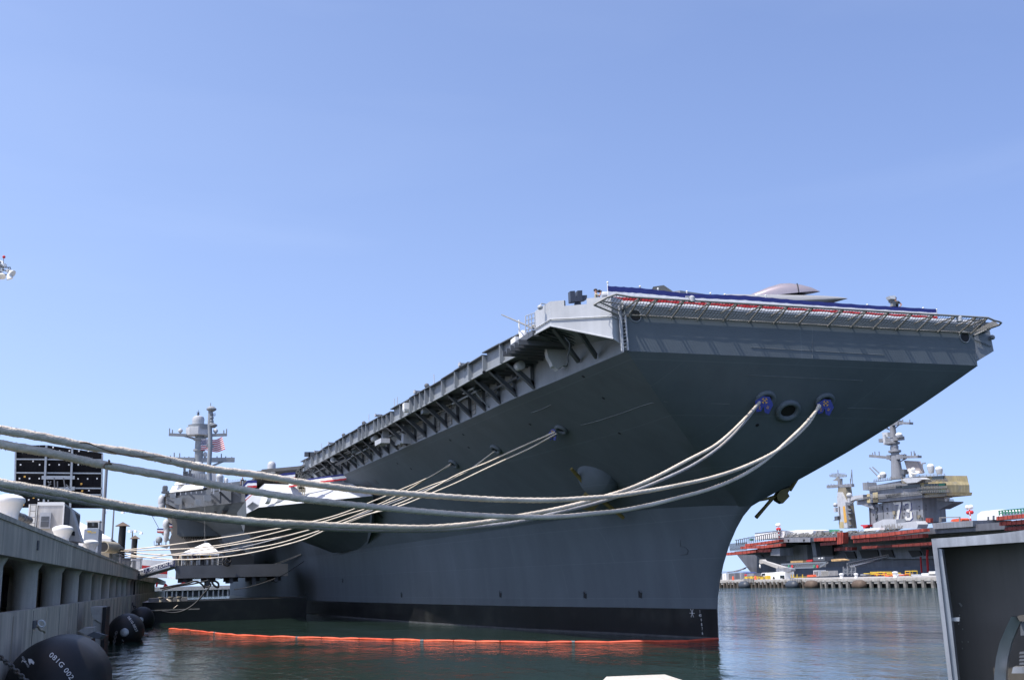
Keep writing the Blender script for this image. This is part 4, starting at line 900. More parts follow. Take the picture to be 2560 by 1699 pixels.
def person(pos, rot, pose, shirt, trousers, label, group=None, hat=False, skin='skin'):
    root = empty('person', pos, label, 'person', group); root.rotation_euler = (0, 0, rot)
    me = PM[pose].copy(); me.materials.clear()
    for k in (trousers, shirt, skin, 'dark'): me.materials.append(M[k])
    for p in me.polygons:
        c = p.center; ax = abs(c.x)
        if c.z < .1: i = 3
        elif c.z > 1.49 and ax < .13 and pose != 'camera': i = 2
        elif c.z > 1.49: i = 2
        elif ax > .2 and c.z < 1.3 or c.y < -.13: i = 2
        elif c.z > 1.0: i = 1
        else: i = 0
        p.material_index = i; p.use_smooth = True
    b = bpy.data.objects.new('body', me); COL.objects.link(b); b.parent = root
    h = MB(); src = hatmb if hat else hairmb; h.v = [v+V(pos) for v in src.v]; h.f = src.f; h.m = src.m
    h.build('cap' if hat else 'hair', M['white'] if hat else M['hair'], root, smooth=60)
    return root
hp = onY(r5(975, 278), 2.4)
pp = person((hp.x, 2.4, hp.z-1.76), math.radians(75), 'camera', 'khaki', 'khaki', 'person in khaki shirt photographing from behind the bow sponson bulwark', skin='skin')
cb = MB(); c = onY(r5(1000, 296), 2.4); dx = (onY(r5(1020, 300), 2.1)-c); cb.box(c.x-.04, c.x+.08, 2.3, 2.46, c.z-.06, c.z+.06); cb.lathe(c+V((.06, 0, 0)), [(.035, 0), (.04, .1), (.05, .22)], 12, dx)
tag(cb.build('camera', M['dark'], smooth=40), 'black camera with long lens held by the photographer on the sponson', 'camera')
hp = onY(r6(1270, 345), 3.0); person((hp.x, 3.0, hp.z-1.76), math.radians(-60), 'hips', 'dark', 'dark', 'person in dark clothes standing on the bow behind the light box')
hp = onY(rc(1690, 22), 104.5); person((hp.x, 104.5, hp.z-1.76), .3, 'stand', 'dark', 'dark', 'person in dark clothes standing on the deck edge above the draped bunting')
# white light box beside the person on the bow
mb = MB(); P = pY(r6, [(1228, 335), (1275, 332), (1278, 362), (1240, 360)], 2.6); mb.prism(P, (0, .4, 0)); P = pY(r6, [(1240, 362), (1270, 362), (1268, 385), (1245, 385)], 2.7); mb.prism(P, (0, .3, 0), 1)
mb.bar(onY(r6(1255, 385), 2.8), onY(r6(1257, 425), 2.8), .22, mi=1)
tag(mb.build('deck_signal_lamp', [M['white'], M['rail']]), 'white and grey signal lamp on a stand beside the person at the bow', 'lamp')
# sailors on the lowered elevator
sail = [(510, 540, 'dark', 'khaki', 0), (560, 535, 'khaki', 'dark', 0), (605, 520, 'white', 'white', 1), (640, 492, 'white', 'white', 1), (705, 520, 'white', 'dark', 1), (770, 530, 'white', 'white', 1), (800, 515, 'white', 'white', 1), (832, 540, 'blue', 'dark', 0), (893, 492, 'white', 'white', 1), (935, 545, 'white', 'white', 1), (978, 520, 'gold', 'dark', 0), (1012, 530, 'dark', 'dark', 0), (1085, 498, 'white', 'white', 1), (1132, 520, 'yellow', 'dark', 0), (1185, 515, 'white', 'white', 1)]
cw_ = {'white': 'white uniform', 'dark': 'dark suit', 'khaki': 'khaki top', 'blue': 'bright blue jacket', 'gold': 'orange top', 'yellow': 'yellow top'}
ordn = iter(('first', 'second', 'third', 'fourth', 'fifth', 'sixth', 'seventh', 'eighth', 'ninth'))
for i, (x, y, sh, tr, hat) in enumerate(sail):
    Y = YE+1.2+.9*random.random(); hp = onY(rg(x, y), Y); z = a.z
    if sh == 'white' and tr == 'white':
        lab = '%s white-uniformed person counted from the gangway end of the lowered elevator' % next(ordn); gp = 'people in white uniforms on the elevator'
    elif sh == 'white': lab = 'person in white shirt and dark trousers on the lowered elevator'; gp = None
    else:
        lab = 'person in a %s among white uniforms on the lowered elevator' % cw_[sh]; gp = None
        if sh == 'dark': lab = ('person in dark jacket and khaki trousers at the gangway end of the elevator' if tr == 'khaki' else 'person in a dark suit beside the orange top on the elevator')
    person((hp.x, Y, z), random.uniform(-2.5, 2.5), 'stand', sh, tr, lab, gp, hat)
mb = MB(); A = [onY(rg(*q), YE+3) for q in ((575, 415), (1020, 228), (1130, 235), (1310, 400))]
rr = MB(); zt = A[1].z; x0, x1, xm = A[0].x, A[3].x, (A[1].x+A[2].x)/2; ze = A[0].z
y0, y1 = YE+1, YE+9; ym = (y0+y1)/2
rr.add([(x0, y0, ze), (x1, y0, ze), (x1, y1, ze), (x0, y1, ze), (xm-.3, ym, zt+.2), (xm+.3, ym, zt+.2), (x0, y0, ze-.35), (x1, y0, ze-.35), (x1, y1, ze-.35), (x0, y1, ze-.35)], [(0, 1, 5, 4), (1, 2, 5), (2, 3, 4, 5), (3, 0, 4), (6, 7, 1, 0), (7, 8, 2, 1), (8, 9, 3, 2), (9, 6, 0, 3)])
te = empty('event_tent', (xm, ym, a.z), 'white pitched tent on the lowered elevator with people beneath', 'tent')
rr.build('roof', M['tent'], te)
for x in (x0+.1, x1-.1):
    for y in (y0+.1, y1-.1): mb = MB(); mb.tube([(x, y, a.z), (x, y, ze-.05)], .05, 6); mb.build('pole', M['white'], te)
# ---- gangway with the name banner
gw = empty('gangway', onY(rg(450, 700), YE), 'gangway with a navy name banner leading up to the elevator platform', 'gangway')
G0_ = onY(rg(455, 548), YE-.2); G1_ = onY((300, 1441), YE+6)
du = (G1_-G0_); hB = -.135*YE/104*1.0
bh = (onY(rg(470, 545), YE).z-onY(rg(470, 650), YE).z)
mb = MB(); mb.hexa([G0_+V((0, 0, -bh)), G1_+V((0, 0, -bh)), G1_+V((0, .06, -bh)), G0_+V((0, .06, -bh)), G0_, G1_, G1_+V((0, .06, 0)), G0_+V((0, .06, 0))]); mb.build('banner', paint('banner_navy', (.012, .016, .055), .6, .08, 1.), gw)
mb = MB(); mb.bar(G0_+V((0, .3, .08)), G1_+V((0, .3, .08)), .5, .14); mb.build('handrail', M['white'], gw)
mb = MB(); mb.bar(G0_+V((0, 1.0, -bh-.1)), G1_+V((0, 1.0, -bh-.1)), 2.0, .2); mb.build('walkway', M['steel'], gw)
ul = -du.normalized()
t1, f1 = text2d('GERALD R. FORD (CVN 78)', .62)
wid = max(u for u, v in t1); base = G0_-ul*(wid+.35)+V((0, -.02, -bh*.55))
mb = MB(); mb.add([base+ul*u+V((0, 0, v)) for u, v in t1], f1); mb.build('lettering', M['paintw'], gw, fixn=False)
t1, f1 = text2d('Integrity at the Helm', .42)
wid = max(u for u, v in t1); base = G0_-ul*(wid+2.9)+V((0, -.02, -bh*.92))
mb = MB(); mb.add([base+ul*u+V((0, 0, v)) for u, v in t1], f1); mb.build('lettering', M['paintw'], gw, fixn=False)

# ---- jet on the bow
jet = empty('fighter_jet', (-2, 9.5, ZD), 'grey stealth fighter jet with tinted canopy parked on the bow behind the bunting', 'jet')
jn = onY((2118, 744), 5.2); jt = jn+V((-14.0, 8.3, -1.0)); jd = (jn-jt); jl = jd.length; jd.normalize(); js = jd.cross(V((0, 0, 1))).normalized(); ju = js.cross(jd)
def jp(s, l, u): return jn-jd*s+js*l+ju*u      # s metres aft of the nose
prof = [(0, .02, .02, -.05), (.6, .16, .15, .0), (1.5, .36, .30, .04), (2.6, .58, .44, .1), (4, .82, .58, .18), (5.5, 1.35, .75, .2), (7.5, 2.0, .95, .25), (10, 1.9, .95, .2), (12.5, 1.5, .85, .2), (14.5, .9, .65, .2), (15.6, .65, .5, .2)]
mb = MB(); rows = []
for s, wd, ht, zo in prof:
    rows.append([jp(s, wd*(abs(math.cos(t))**.8)*math.copysign(1, math.cos(t)), zo+ht*(abs(math.sin(t))**.9)*math.copysign(1, math.sin(t))) for t in [2*math.pi*k/20 for k in range(21)]])
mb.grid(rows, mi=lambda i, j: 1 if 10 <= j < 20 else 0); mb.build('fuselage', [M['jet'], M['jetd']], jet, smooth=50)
mb = MB(); rows = []
for s, wd, ht in ((1.6, .05, .0), (2.1, .3, .34), (2.7, .42, .60), (3.4, .46, .80), (4.0, .46, .85), (4.8, .42, .70), (5.7, .32, .44), (6.8, .1, .1)):
    rows.append([jp(s, wd*math.cos(t), .62+.08*s*.3+ht*math.sin(t)) for t in [math.pi*k/12 for k in range(13)]])
mb.grid(rows); cn = mb.build('canopy', M['canopy'], jet, smooth=60)
mb = MB(); mb.tube([jp(2.95, .44*math.cos(t)*1.02, .69+.70*math.sin(t)*1.02) for t in [math.pi*k/12 for k in range(13)]], .035, 5); mb.build('canopy_frame', M['dark'], jet)
for sg in (-1, 1):
    mb = MB(); mb.prism([jp(6.5, sg*1.9, .2), jp(10.2, sg*6, .3), jp(12., sg*6, .3), jp(12.5, sg*1.5, .2)], ju*.15); mb.build('wing', M['jet'], jet)
    mb = MB(); mb.prism([jp(9.6, sg*1.3, .5), jp(11.4, sg*1.75, 2.1), jp(12.1, sg*1.75, 2.1), jp(13.2, sg*1.3, .5)], js*.1); mb.build('tail_fin', M['jetd'], jet)
    mb = MB(); mb.prism([jp(13, sg*1.2, .2), jp(15.2, sg*3.2, .25), jp(16.3, sg*3.2, .25), jp(15.8, sg*1.2, .2)], ju*.1); mb.build('tailplane', M['jet'], jet)
for s, l in ((3.8, 0), (10, 1.6), (10, -1.6)):
    mb = MB(); mb.bar(jp(s, l, -.4), jp(s, l, -1.5), .12); c = jp(s, l, -1.45); mb.lathe(c-js*.12, [(.3, 0), (.32, .05), (.32, .19), (.3, .24)], 16, js); mb.build('landing_gear', M['dark'], jet)

# ================================================================== MOORING LINES
def smooth_px(pts, n):
    pts = np.array(pts, float); t = np.r_[0, np.cumsum(np.hypot(*np.diff(pts, axis=0).T))]; q = np.linspace(0, t[-1], n)
    out = []
    for k in (0, 1):          # monotone-ish cubic through the points
        y = pts[:, k]; d = np.gradient(y, t); i = np.clip(np.searchsorted(t, q)-1, 0, len(t)-2); h = t[i+1]-t[i]; s = (q-t[i])/h
        out.append((2*s**3-3*s**2+1)*y[i]+(s**3-2*s**2+s)*h*d[i]+(-2*s**3+3*s**2)*y[i+1]+(s**3-s**2)*h*d[i+1])
    return list(zip(*out))
def rope(name, label, A, B, pts, r, mat, n=90, fuzz=0, group='thick mooring lines from the bow', sides=10):
    A, B = V(A), V(B); nrm = V((B.y-A.y, A.x-B.x, 0)).normalized()
    P = []
    for q in smooth_px(pts, n):
        d = ray(*q); t = (A-CAMP).dot(nrm)/d.dot(nrm); P.append(CAMP+d*t)
    mb = MB()
    if fuzz:                                   # laid strands: the section is lobed and turns along the line
        Q = []; acc = 0
        for i in range(len(P)-1):
            k = 9 if (P[i]-CAMP).length < 45 else 4
            for j in range(k): Q.append(P[i].lerp(P[i+1], j/k))
        Q.append(P[-1]); b0 = len(mb.v); sd = 12; mb.tube(Q, 1., sd); acc = 0
        for i, p in enumerate(Q):
            if i: acc += (p-Q[i-1]).length
            for k in range(sd):
                v = mb.v[b0+i*sd+k]-p; th = 2*math.pi*k/sd
                mb.v[b0+i*sd+k] = p+v*r*(1+.055*math.sin(3*th+acc*2*math.pi/.42)+.02*math.sin(acc*1.7)+random.uniform(-.035, .035))
    else: mb.tube(P, [r*(1+random.uniform(-.05, .05)) for _ in P], sides)
    if fuzz:
        for _ in range(fuzz):
            i = random.randrange(len(P)-1); t = random.random(); p = P[i].lerp(P[i+1], t); d = V((random.gauss(0, 1), random.gauss(0, 1), random.gauss(0, 1))); tg = (P[i+1]-P[i]).normalized(); d = (d-tg*d.dot(tg)).normalized()
            l = random.uniform(.006, .028); s_ = tg*random.uniform(.004, .012); mb.add([p+d*r*.95-s_, p+d*r*.95+s_, p+d*(r+l)+tg*random.uniform(-.04, .04)], [(0, 1, 2)])
    return tag(mb.build(name, mat, smooth=60), label, 'mooring line', group)
def rA(y, D=21.): d = ray(0, y); return CAMP+d*(D/d.length)
R1 = [(-150, 1049), (0, 1074), (108, 1092), (230, 1117), (325, 1130), (407, 1147), (515, 1170), (640, 1186), (760, 1206), (900, 1224), (1080, 1238), (1200, 1246), (1300, 1249.5), (1397, 1249), (1461, 1245), (1538, 1239), (1622, 1226), (1702, 1211), (1777, 1194), (1880, 1158), (1950, 1121), (1995, 1085), (2028, 1049), (2047, 1012)]
R2 = [(-150, 1082), (0, 1110), (135, 1134), (257, 1161), (380, 1183), (515, 1207), (640, 1229), (760, 1247), (900, 1263), (1050, 1277), (1180, 1287), (1300, 1291.5), (1397, 1291), (1493, 1282), (1535, 1278), (1622, 1262), (1702, 1242), (1777, 1221), (1844, 1194), (1905, 1157), (1965, 1105), (2010, 1062), (2040, 1027), (2050, 1014)]
R3 = [(-150, 1177), (0, 1206), (108, 1224), (217, 1244), (325, 1266), (434, 1281), (542, 1292), (640, 1302), (750, 1308), (860, 1313), (950, 1316), (1080, 1317), (1200, 1306), (1300, 1289), (1429, 1263), (1506, 1242), (1558, 1226), (1632, 1195), (1720, 1149), (1790, 1111), (1850, 1058), (1899, 1005)]
R4 = [(-150, 1190), (0, 1217), (81, 1233), (190, 1250), (298, 1268), (434, 1287), (542, 1297), (640, 1307), (750, 1315), (860, 1322), (975, 1324), (1080, 1324), (1200, 1316), (1300, 1303.5), (1397, 1280), (1480, 1260), (1538, 1242), (1590, 1225), (1661, 1196), (1730, 1163), (1800, 1116), (1855, 1062), (1900, 1006)]
def ringpt(q, off): h, n = onhull(q); return h+n*off
eR = ringpt((2047, 1012), .6); eL = ringpt((1899, 1005), .6)
rope('mooring_line', 'thick pale mooring line, topmost at left, rising to the right blue rat guard', rA(1074), eR, R1, .082, M['rope'], 130, 1500)
rope('mooring_line', 'thick pale mooring line, second from top at left, rising to the right blue rat guard', rA(1110), eR, R2, .08, M['rope'], 130, 1500)
rope('mooring_line', 'upper of the two lowest thick lines, rising to the left blue rat guard', rA(1206), eL, R3, .075, M['rope'], 130, 1500)
rope('mooring_line', 'lower greyish line of the lowest pair, rising to the left blue rat guard', rA(1217, 22.), eL, R4, .07, M['ropeg'], 130, 1200)
# thin brown lashing twisted on the top rope
def lash(pts, r=.012):
    A = rA(1074); nrm = V((eR.y-A.y, A.x-eR.x, 0)).normalized(); P = []
    for q in smooth_px(pts, 40):
        d = ray(*r1(*q)); P.append(CAMP+d*((A-CAMP).dot(nrm)/d.dot(nrm))-d.normalized()*.09)
    mb = MB(); mb.tube(P, r, 6); return mb
tag(lash([(735, 575), (800, 577), (900, 615), (1000, 650), (1100, 680), (1230, 702), (1400, 703), (1520, 710), (1560, 728), (1578, 748)]).build('lashing', M['brown']), 'thin brown lashing twisted round the topmost thick rope', 'cord')
mb = lash([(955, 805), (975, 770), (1000, 768), (1010, 745), (1003, 735), (1012, 765), (1030, 775)], .015)
tag(mb.build('lashing', M['brown']), 'short brown knot tied on the second thick rope', 'cord')
bol = onX((300, 1380), -40.6)
def pend(q, X=-40.4): return onX(q, X)
thin = [
 ('highest of the thin lines, from the aftmost hull chock to the pier', cC, [(1128, 1158), (1086, 1185), (1000, 1224), (908, 1262), (860, 1281), (803, 1298), (760, 1307), (707, 1318), (600, 1336), (500, 1351), (380, 1367), (290, 1376)], .06, 'rope', (290, 1376)),
 ('thin line just below the highest one, from the aftmost hull chock', cC, [(1126, 1162), (1060, 1200), (1001, 1234), (936, 1264), (860, 1287), (820, 1300), (733, 1320), (660, 1338), (600, 1353), (500, 1368), (380, 1374), (295, 1377)], .06, 'rope', (295, 1377)),
 ('thin line from the middle hull chock, running over the white tent', cB, [(1236, 1128), (1160, 1182), (1080, 1212), (1000, 1244), (915, 1277), (850, 1303), (776, 1323), (700, 1342), (620, 1355), (560, 1365), (480, 1378), (430, 1385), (380, 1392), (290, 1388)], .055, 'rope', (290, 1388)),
 ('dark grey thin line between the pale ones, from the middle hull chock', cB, [(1232, 1131), (1150, 1188), (1060, 1225), (950, 1268), (860, 1300), (765, 1327), (700, 1344), (620, 1364), (546, 1378), (456, 1386), (380, 1384), (300, 1378)], .055, 'ropeg', (300, 1378)),
 ('thin line to the foremost side chock, passing under the blue tag', cA, [(1388, 1079), (1293, 1121), (1219, 1155), (1145, 1185), (1080, 1220), (1000, 1257), (944, 1277), (875, 1303), (798, 1326), (765, 1337), (690, 1359), (600, 1374), (507, 1385), (444, 1387), (380, 1385), (300, 1376)], .06, 'rope', (300, 1376)),
 ('lowest of the thin lines, to the foremost side chock', cA, [(1392, 1083), (1323, 1121), (1264, 1148), (1204, 1176), (1139, 1207), (1070, 1236), (1000, 1264), (910, 1288), (850, 1310), (812, 1325), (772, 1343), (686, 1368), (600, 1386), (507, 1396), (444, 1398), (380, 1394), (290, 1380)], .06, 'rope', (290, 1380))]
for lab, ch, pts, r, m, q in thin:
    rope('mooring_line', lab, pend(q), ch[0]+ch[1]*.3, pts, r, M[m], 80, 0, 'thin mooring lines to the hull side', 7)
for dy, lab in ((0, 'upper of two slack lines hanging low across the elevator platform'), (3, 'lower of two slack lines hanging low across the elevator platform')):
    h = ringpt((752, 1384), .2)
    rope('mooring_line', lab, pend((385, 1436)), h, [(752, 1384+dy*.5), (700, 1404+dy), (640, 1424+dy), (585, 1437+dy), (530, 1445+dy), (480, 1447+dy), (430, 1442+dy), (385, 1435+dy)], .05, M['rope'], 60, 0, 'slack mooring lines', 7)
# black hoses and lines below the elevator
hz = [('black hose drooping in a deep arc to the water by the fenders', [(523, 1468), (512, 1480), (498, 1497), (478, 1515), (455, 1527), (430, 1531), (405, 1527)], 80, .1),
      ('dark hose slung from the pier towards the elevator underside', [(400, 1470), (440, 1462), (470, 1457), (490, 1452), (505, 1460), (512, 1470)], 95, .12),
      ('dark hose looped under the right of the elevator', [(528, 1450), (535, 1462), (545, 1467), (546, 1458), (538, 1451)], 100, .14),
      ('dark hose looped under the middle of the elevator', [(500, 1455), (508, 1463), (520, 1466), (527, 1462), (522, 1454)], 100, .12),
      ('dark cable from the hull side down to the far barge', [(760, 1402), (700, 1440), (660, 1455), (620, 1467), (585, 1473)], 84, .05),
      ('black service line running low from the pier to the elevator', [(405, 1474), (440, 1465), (480, 1459), (520, 1450)], 98, .1)]
for lab, pts, Y, r in hz:
    mb = MB(); mb.tube([onY(q, Y) for q in smooth_px(pts, 24)], r, 7); tag(mb.build('hose', M['hose'], smooth=60), lab, 'hose', 'hoses under the elevator')
mb = MB()
for k, (x0, y0, x1, y1) in enumerate(((412, 1471, 418, 1461), (446, 1463, 460, 1456), (460, 1456, 467, 1462), (393, 1455, 391, 1466), (408, 1470, 415, 1458))):
    mb.bar(onY((x0, y0), 101), onY((x1, y1), 101), .35, .25)
tag(mb.build('hose_saddle', M['red']), 'red hose supports hanging at the pier end below the gangway', 'hose support')
# rat guards
def rat(q, n_off, rope_dir, s, lab, ang):
    h, n = onhull(q); root = empty('rat_guard', h+n*n_off, lab, 'rat guard', 'blue rat guards on the lines')
    c = h+n*n_off; d = V(rope_dir).normalized(); e1 = d.cross(V((0, 0, 1))).normalized()
    if e1.dot(R_) < 0: e1 = -e1
    e2 = e1.cross(d)
    if e2.z < 0: e2 = -e2
    ca, sa = math.cos(ang), math.sin(ang); f1, f2 = e1*ca+e2*sa, e2*ca-e1*sa
    P2 = [(-.9, .45), (-.1, 1.), (.62, .95), (1.0, .1), (.55, -.9), (.12, -.75), (0, -.05), (-.22, -.62), (-.75, -.75)]
    mb = MB(); mb.prism([c+f1*x*s+f2*y*s for x, y in P2], d*.04); mb.build('disc', M['rat'], root)
    front = c+d*.06 if d.dot(CAMP-c) > 0 else c-d*.02
    mb = MB(); ec = front+(f1*.1+f2*.5)*s
    for a in (45, -45):
        g = f1*math.cos(math.radians(a))+f2*math.sin(math.radians(a)); mb.bar(ec-g*.32*s, ec+g*.32*s, .07*s, .012, up=d)
        for sg in (-1, 1): k = g.cross(d).normalized(); mb.bar(ec+g*sg*.28*s-k*.13*s, ec+g*sg*.28*s+k*.13*s, .08*s, .014, up=d)
    mb.build('emblem', M['gold'], root)
    if s > .4:
        sgn = 1 if f1.cross(f2).dot(CAMP-c) > 0 else -1
        def tx(body, ox, oy, th):
            a1, a2 = f1*math.cos(th)+f2*math.sin(th), f2*math.cos(th)-f1*math.sin(th)
            text('lettering', body, .36*s, lambda u, v: front+f1*ox*s+f2*oy*s+a1*u+a2*v, M['gold'], root)
        tx('CVN', -.66, .28, -1.35); tx('78', .38, .05, -1.9)
    return root
dL = eL-rA(1206); dR = eR-rA(1074)
rat((1899, 1000), .55, CAMP-eL, .53, 'blue rat guard with gold emblem on the left bow chock lines', -.1)
rat((2050, 1006), .55, CAMP-eR, .5, 'blue rat guard with gold emblem on the right bow chock lines', -.12)
rat((1390, 1074), .45, (-.9, -.35, -.1), .42, 'blue rat guard seen edge-on at the foremost side chock', 0.)

# ---- orange containment boom
bm_px = [(390, 1448), (425, 1450), (455, 1453), (490, 1457), (530, 1461), (600, 1464.5), (680, 1467), (760, 1469), (830, 1470.5), (930, 1473), (1020, 1475), (1120, 1476.5), (1225, 1478), (1300, 1478), (1400, 1477.5), (1500, 1476.5), (1580, 1475), (1640, 1471.5), (1657, 1470)]
boom = empty('containment_boom', onZ(fv(830, 1470), 0), 'orange floating containment boom stretched across the water to the bow', 'boom')
pl = [onZ(fv(x, y), .12) for x, y in smooth_px(bm_px, 400)]
L_ = [0]
for p, q in zip(pl, pl[1:]): L_.append(L_[-1]+(q-p).length)
pos = 0; k = 0
while pos < L_[-1]-.3:
    ln = random.uniform(1.8, 4.2); e = min(pos+ln-.03, L_[-1]); seg = []
    for i in range(7):
        d = pos+(e-pos)*i/6; j = min(max(np.searchsorted(L_, d)-1, 0), len(pl)-2); t = (d-L_[j])/max(L_[j+1]-L_[j], 1e-6); p = pl[j].lerp(pl[j+1], min(t, 1)); seg.append(V((p.x+random.uniform(-.03, .03), p.y+random.uniform(-.06, .06), .035+.015*math.sin(d*1.3))))
    mb = MB(); mb.tube(seg, [.07, .09, .10, .105, .10, .09, .07], 8); mb.tube([s+V((0, 0, -.07)) for s in seg], .05, 6)
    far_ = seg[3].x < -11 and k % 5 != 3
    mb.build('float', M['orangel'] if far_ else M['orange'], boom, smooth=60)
    if k % 5 == 4: mb = MB(); p = seg[-1]; mb.tube([p+V((-.1, .1, 0)), p+V((.1, -.1, 0))], .1, 8); mb.build('coupling', M['greyd'], boom)
    pos += ln; k += 1

# ================================================================== THE PIER ON THE LEFT
PX = -39.71
pier = empty('pier', (PX, 40, 0), 'long double-deck concrete pier with round columns running along the left', 'pier')
mb = MB(); ya = -32
yy = ya
i = 0
while yy < 370:
    L2 = 10.4
    mb.box(PX-.6, PX+.002*(i % 2), yy+.012, yy+L2-.012, 5.45, 6.62); i += 1; yy += L2
mb.box(PX-.55, PX-.01, ya, 370, 5.47, 6.6)
mb.box(-80, PX-.6, ya, 370, 5.9, 6.6); mb.box(PX-.75, PX+.05, ya, 370, 6.62, 6.80)
mb.build('upper_deck', M['concrete'], pier)
mb = MB(); mb.box(PX-.4, PX, ya, 370, .3, 3.46); mb.box(PX-.55, PX-.4, ya, 370, 3.2, 3.4); mb.box(-80, PX-.4, ya, 370, .9, 2.6)
for y in np.arange(ya, 370, 10.4): mb.box(PX-.1, PX+.012, y, y+.09, .3, 3.40, 1); mb.box(PX-.1, PX+.035, y+4.7, y+5.5, .3, 3.30, 0)
mb.build('lower_deck', [M['concrete'], M['greyd']], pier)
for y in [-16.8, -6.4, 4.0, 14.5, 25, 35.4, 45.8, 56.2, 66.6, 77, 87.4, 97.8, 108.2, 118.6, 129, 140, 150, 160, 170, 180, 190, 200, 210, 220, 230]:
    mb = MB(); c = V((-40.72, y-.0, 2.55)); mb.lathe(c, [(.52, 0), (.52, 2.6), (.75, 3.0), (.75, 3.36)], 18); mb.build('column', M['column'], pier, smooth=40)
mb = MB(); mb.box(-52.5, -52, ya, 370, 0, 6);  # added dark wall that keeps sky from showing behind the columns
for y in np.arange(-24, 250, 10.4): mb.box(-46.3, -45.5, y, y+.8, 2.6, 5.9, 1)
mb.build('inner_backing', [M['greyd'], M['concrete']], pier)
mb = MB()
for y in np.arange(-20, 250, 5.2): mb.bar((PX-.2, y, .3), (PX-.2, y, -3), .5)
mb.build('underwater_piles', M['concrete'], pier)
mb = MB(); mb.box(PX+.003, PX+.06, -1.3, -.9, 5.9, 6.3); mb.build('junction_box', M['greyd'], pier)
# bollards
def bollard(c, s, label, group='white bollards on the pier', link=True):
    mb = MB(); mb.lathe(c, [(.5*s, 0), (.52*s, .1*s), (.42*s, .25*s), (.43*s, .55*s), (.60*s, .95*s), (.66*s, 1.05*s), (.64*s, 1.18*s), (.5*s, 1.28*s), (.25*s, 1.35*s), (.02, 1.37*s)], 28)
    mb.lathe(c+V((.1, -.43*s, .42*s)), [(.09*s, 0), (.09*s, .12*s)], 12, (.3, -1, 0)); mb.build
    return tag(mb.build('bollard', M['white'], smooth=45), label, 'bollard', group)
k = onX(r1(84, 1050), -40.75); b1 = bollard(V((-40.75, k.y, 6.8)), (k.z-6.8)/1.37, 'largest white bollard at the left frame edge on the pier deck')
k = onX(r1(583, 1335), -40.75); bollard(V((-40.75, k.y, 6.8)), (k.z-6.8)/1.37, 'white bollard in front of the grey ladder container on the pier')
k = onX(r1(837, 1468), -40.75); bollard(V((-40.75, k.y, 6.8)), (k.z-6.8)/1.37, 'white bollard in front of the grey generator cabinet')
for (x, y), lab in (((1180, 473), 'small white bollard nearest in the distant row by the gangway foot'), ((1230, 503), 'small white bollard second in the distant row by the gangway foot'), ((1258, 518), 'small white bollard third in the distant row by the gangway foot'), ((1298, 537), 'farthest small white bollard beneath the name banner')):
    k = onX(r2(x, y), -40.6); bollard(V((-40.6, k.y, 6.8)), max(.9, (k.z-6.8)/1.37), lab)
# pneumatic/foam fenders afloat along the pier
def fender(y0, L2, R, label, marks=None, logo=False, zc=.95, xc=-38.0):
    root = empty('floating_fender', (xc, y0, 0), label, 'fender', 'black floating fenders along the pier')
    mb = MB(); k_ = [i/10 for i in range(11)]; cap_ = [(max(.24, R*math.sin(t*math.pi/2)**.9), .30*L2*(1-math.cos(t*math.pi/2))) for t in k_]; prof = [(.2, -.03)]+cap_+[(r_, L2-z_) for r_, z_ in cap_[::-1]]+[(.2, L2+.03)]
    mb.lathe((xc, y0, zc), prof, 40, (0, 1, 0)); mb.build('body', M['rubber'], root, smooth=60)
    mb = MB(); mb.lathe((xc, y0-.12, zc), [(.1, -.16), (.26, -.14), (.28, -.02), (.34, .0), (.34, .1)], 20, (0, 1, 0)); 
    for a in range(8): mb.lathe((xc+.2*math.cos(a*math.pi/4), y0-.28, zc+.2*math.sin(a*math.pi/4)), [(.03, 0), (.03, .05)], 6, (0, 1, 0))
    mb.build('end_fitting', M['steel'], root, smooth=40)
    def wrap(body, size, yy, ang0, sgn=1):
        vs, fs = text2d(body, size, 1.25)
        def rad(y):
            t = (y-y0); return float(np.interp(t, [p[1] for p in prof], [p[0] for p in prof]))
        mb = MB(); 
        def fn(u, v):
            y = yy+v*sgn; r = rad(y)+.012; a = ang0-u/R
            return V((xc+r*math.cos(a), y, zc+r*math.sin(a)))
        mb.add([fn(u, v) for u, v in vs], fs); mb.build('lettering', M['paintw'], root, fixn=False)
        return fn
    if marks:
        for m in marks: wrap(*m)
    return root, prof
fb = [(-9.6, 'nearest black floating fender, cut by the lower left frame corner'), (43, 'second black floating fender, behind the concrete fender block'), (78, 'third black floating fender along the pier'), (113, 'fourth black floating fender along the pier'), (148, 'fifth black floating fender along the pier'), (183, 'farthest black floating fender by the barge')]
fend1 = fender(-9.6, 7., 1.75, fb[0][1], None, zc=.78, xc=-37.95)[0]
fends = [fend1]
for y, lab in fb[1:]: fends.append(fender(y, 6., 1.42, lab, None, zc=.78, xc=-38.05)[0])
def decal(root, fn, mat='paintw', name='lettering'):       # flat shapes laid onto a fender's rubber body, a few millimetres proud
    body = [c for c in root.children if c.name.startswith('body')][0]; o0 = ORG[body.name]
    bv = BVHTree.FromPolygons([tuple(v.co+o0) for v in body.data.vertices], [tuple(p.vertices) for p in body.data.polygons])
    vs, fs = fn; out = []
    for q in vs:
        d = ray(*q).normalized(); h, n, _, _ = bv.ray_cast(CAMP, d)
        if h is None: return
        out.append(h-d*.015)
    mb = MB(); mb.add(out, fs); mb.build(name, M[mat], root, fixn=False)
def stencil(body, q, ang, px, bend=0., spacing=1.08):
    vs, fs = text2d(body, 1., spacing); ca, sa = math.cos(ang), math.sin(ang); out = []
    for u, v in vs:
        u, v = u*px, v*px; a = ang+bend*u; m = ang+bend*u/2
        out.append((q[0]+u*math.cos(m)+v*math.sin(a), q[1]+u*math.sin(m)-v*math.cos(a)))
    return out, fs
decal(fends[0], stencil('081G 002', (121, 1638), math.radians(38), 19, .0045))
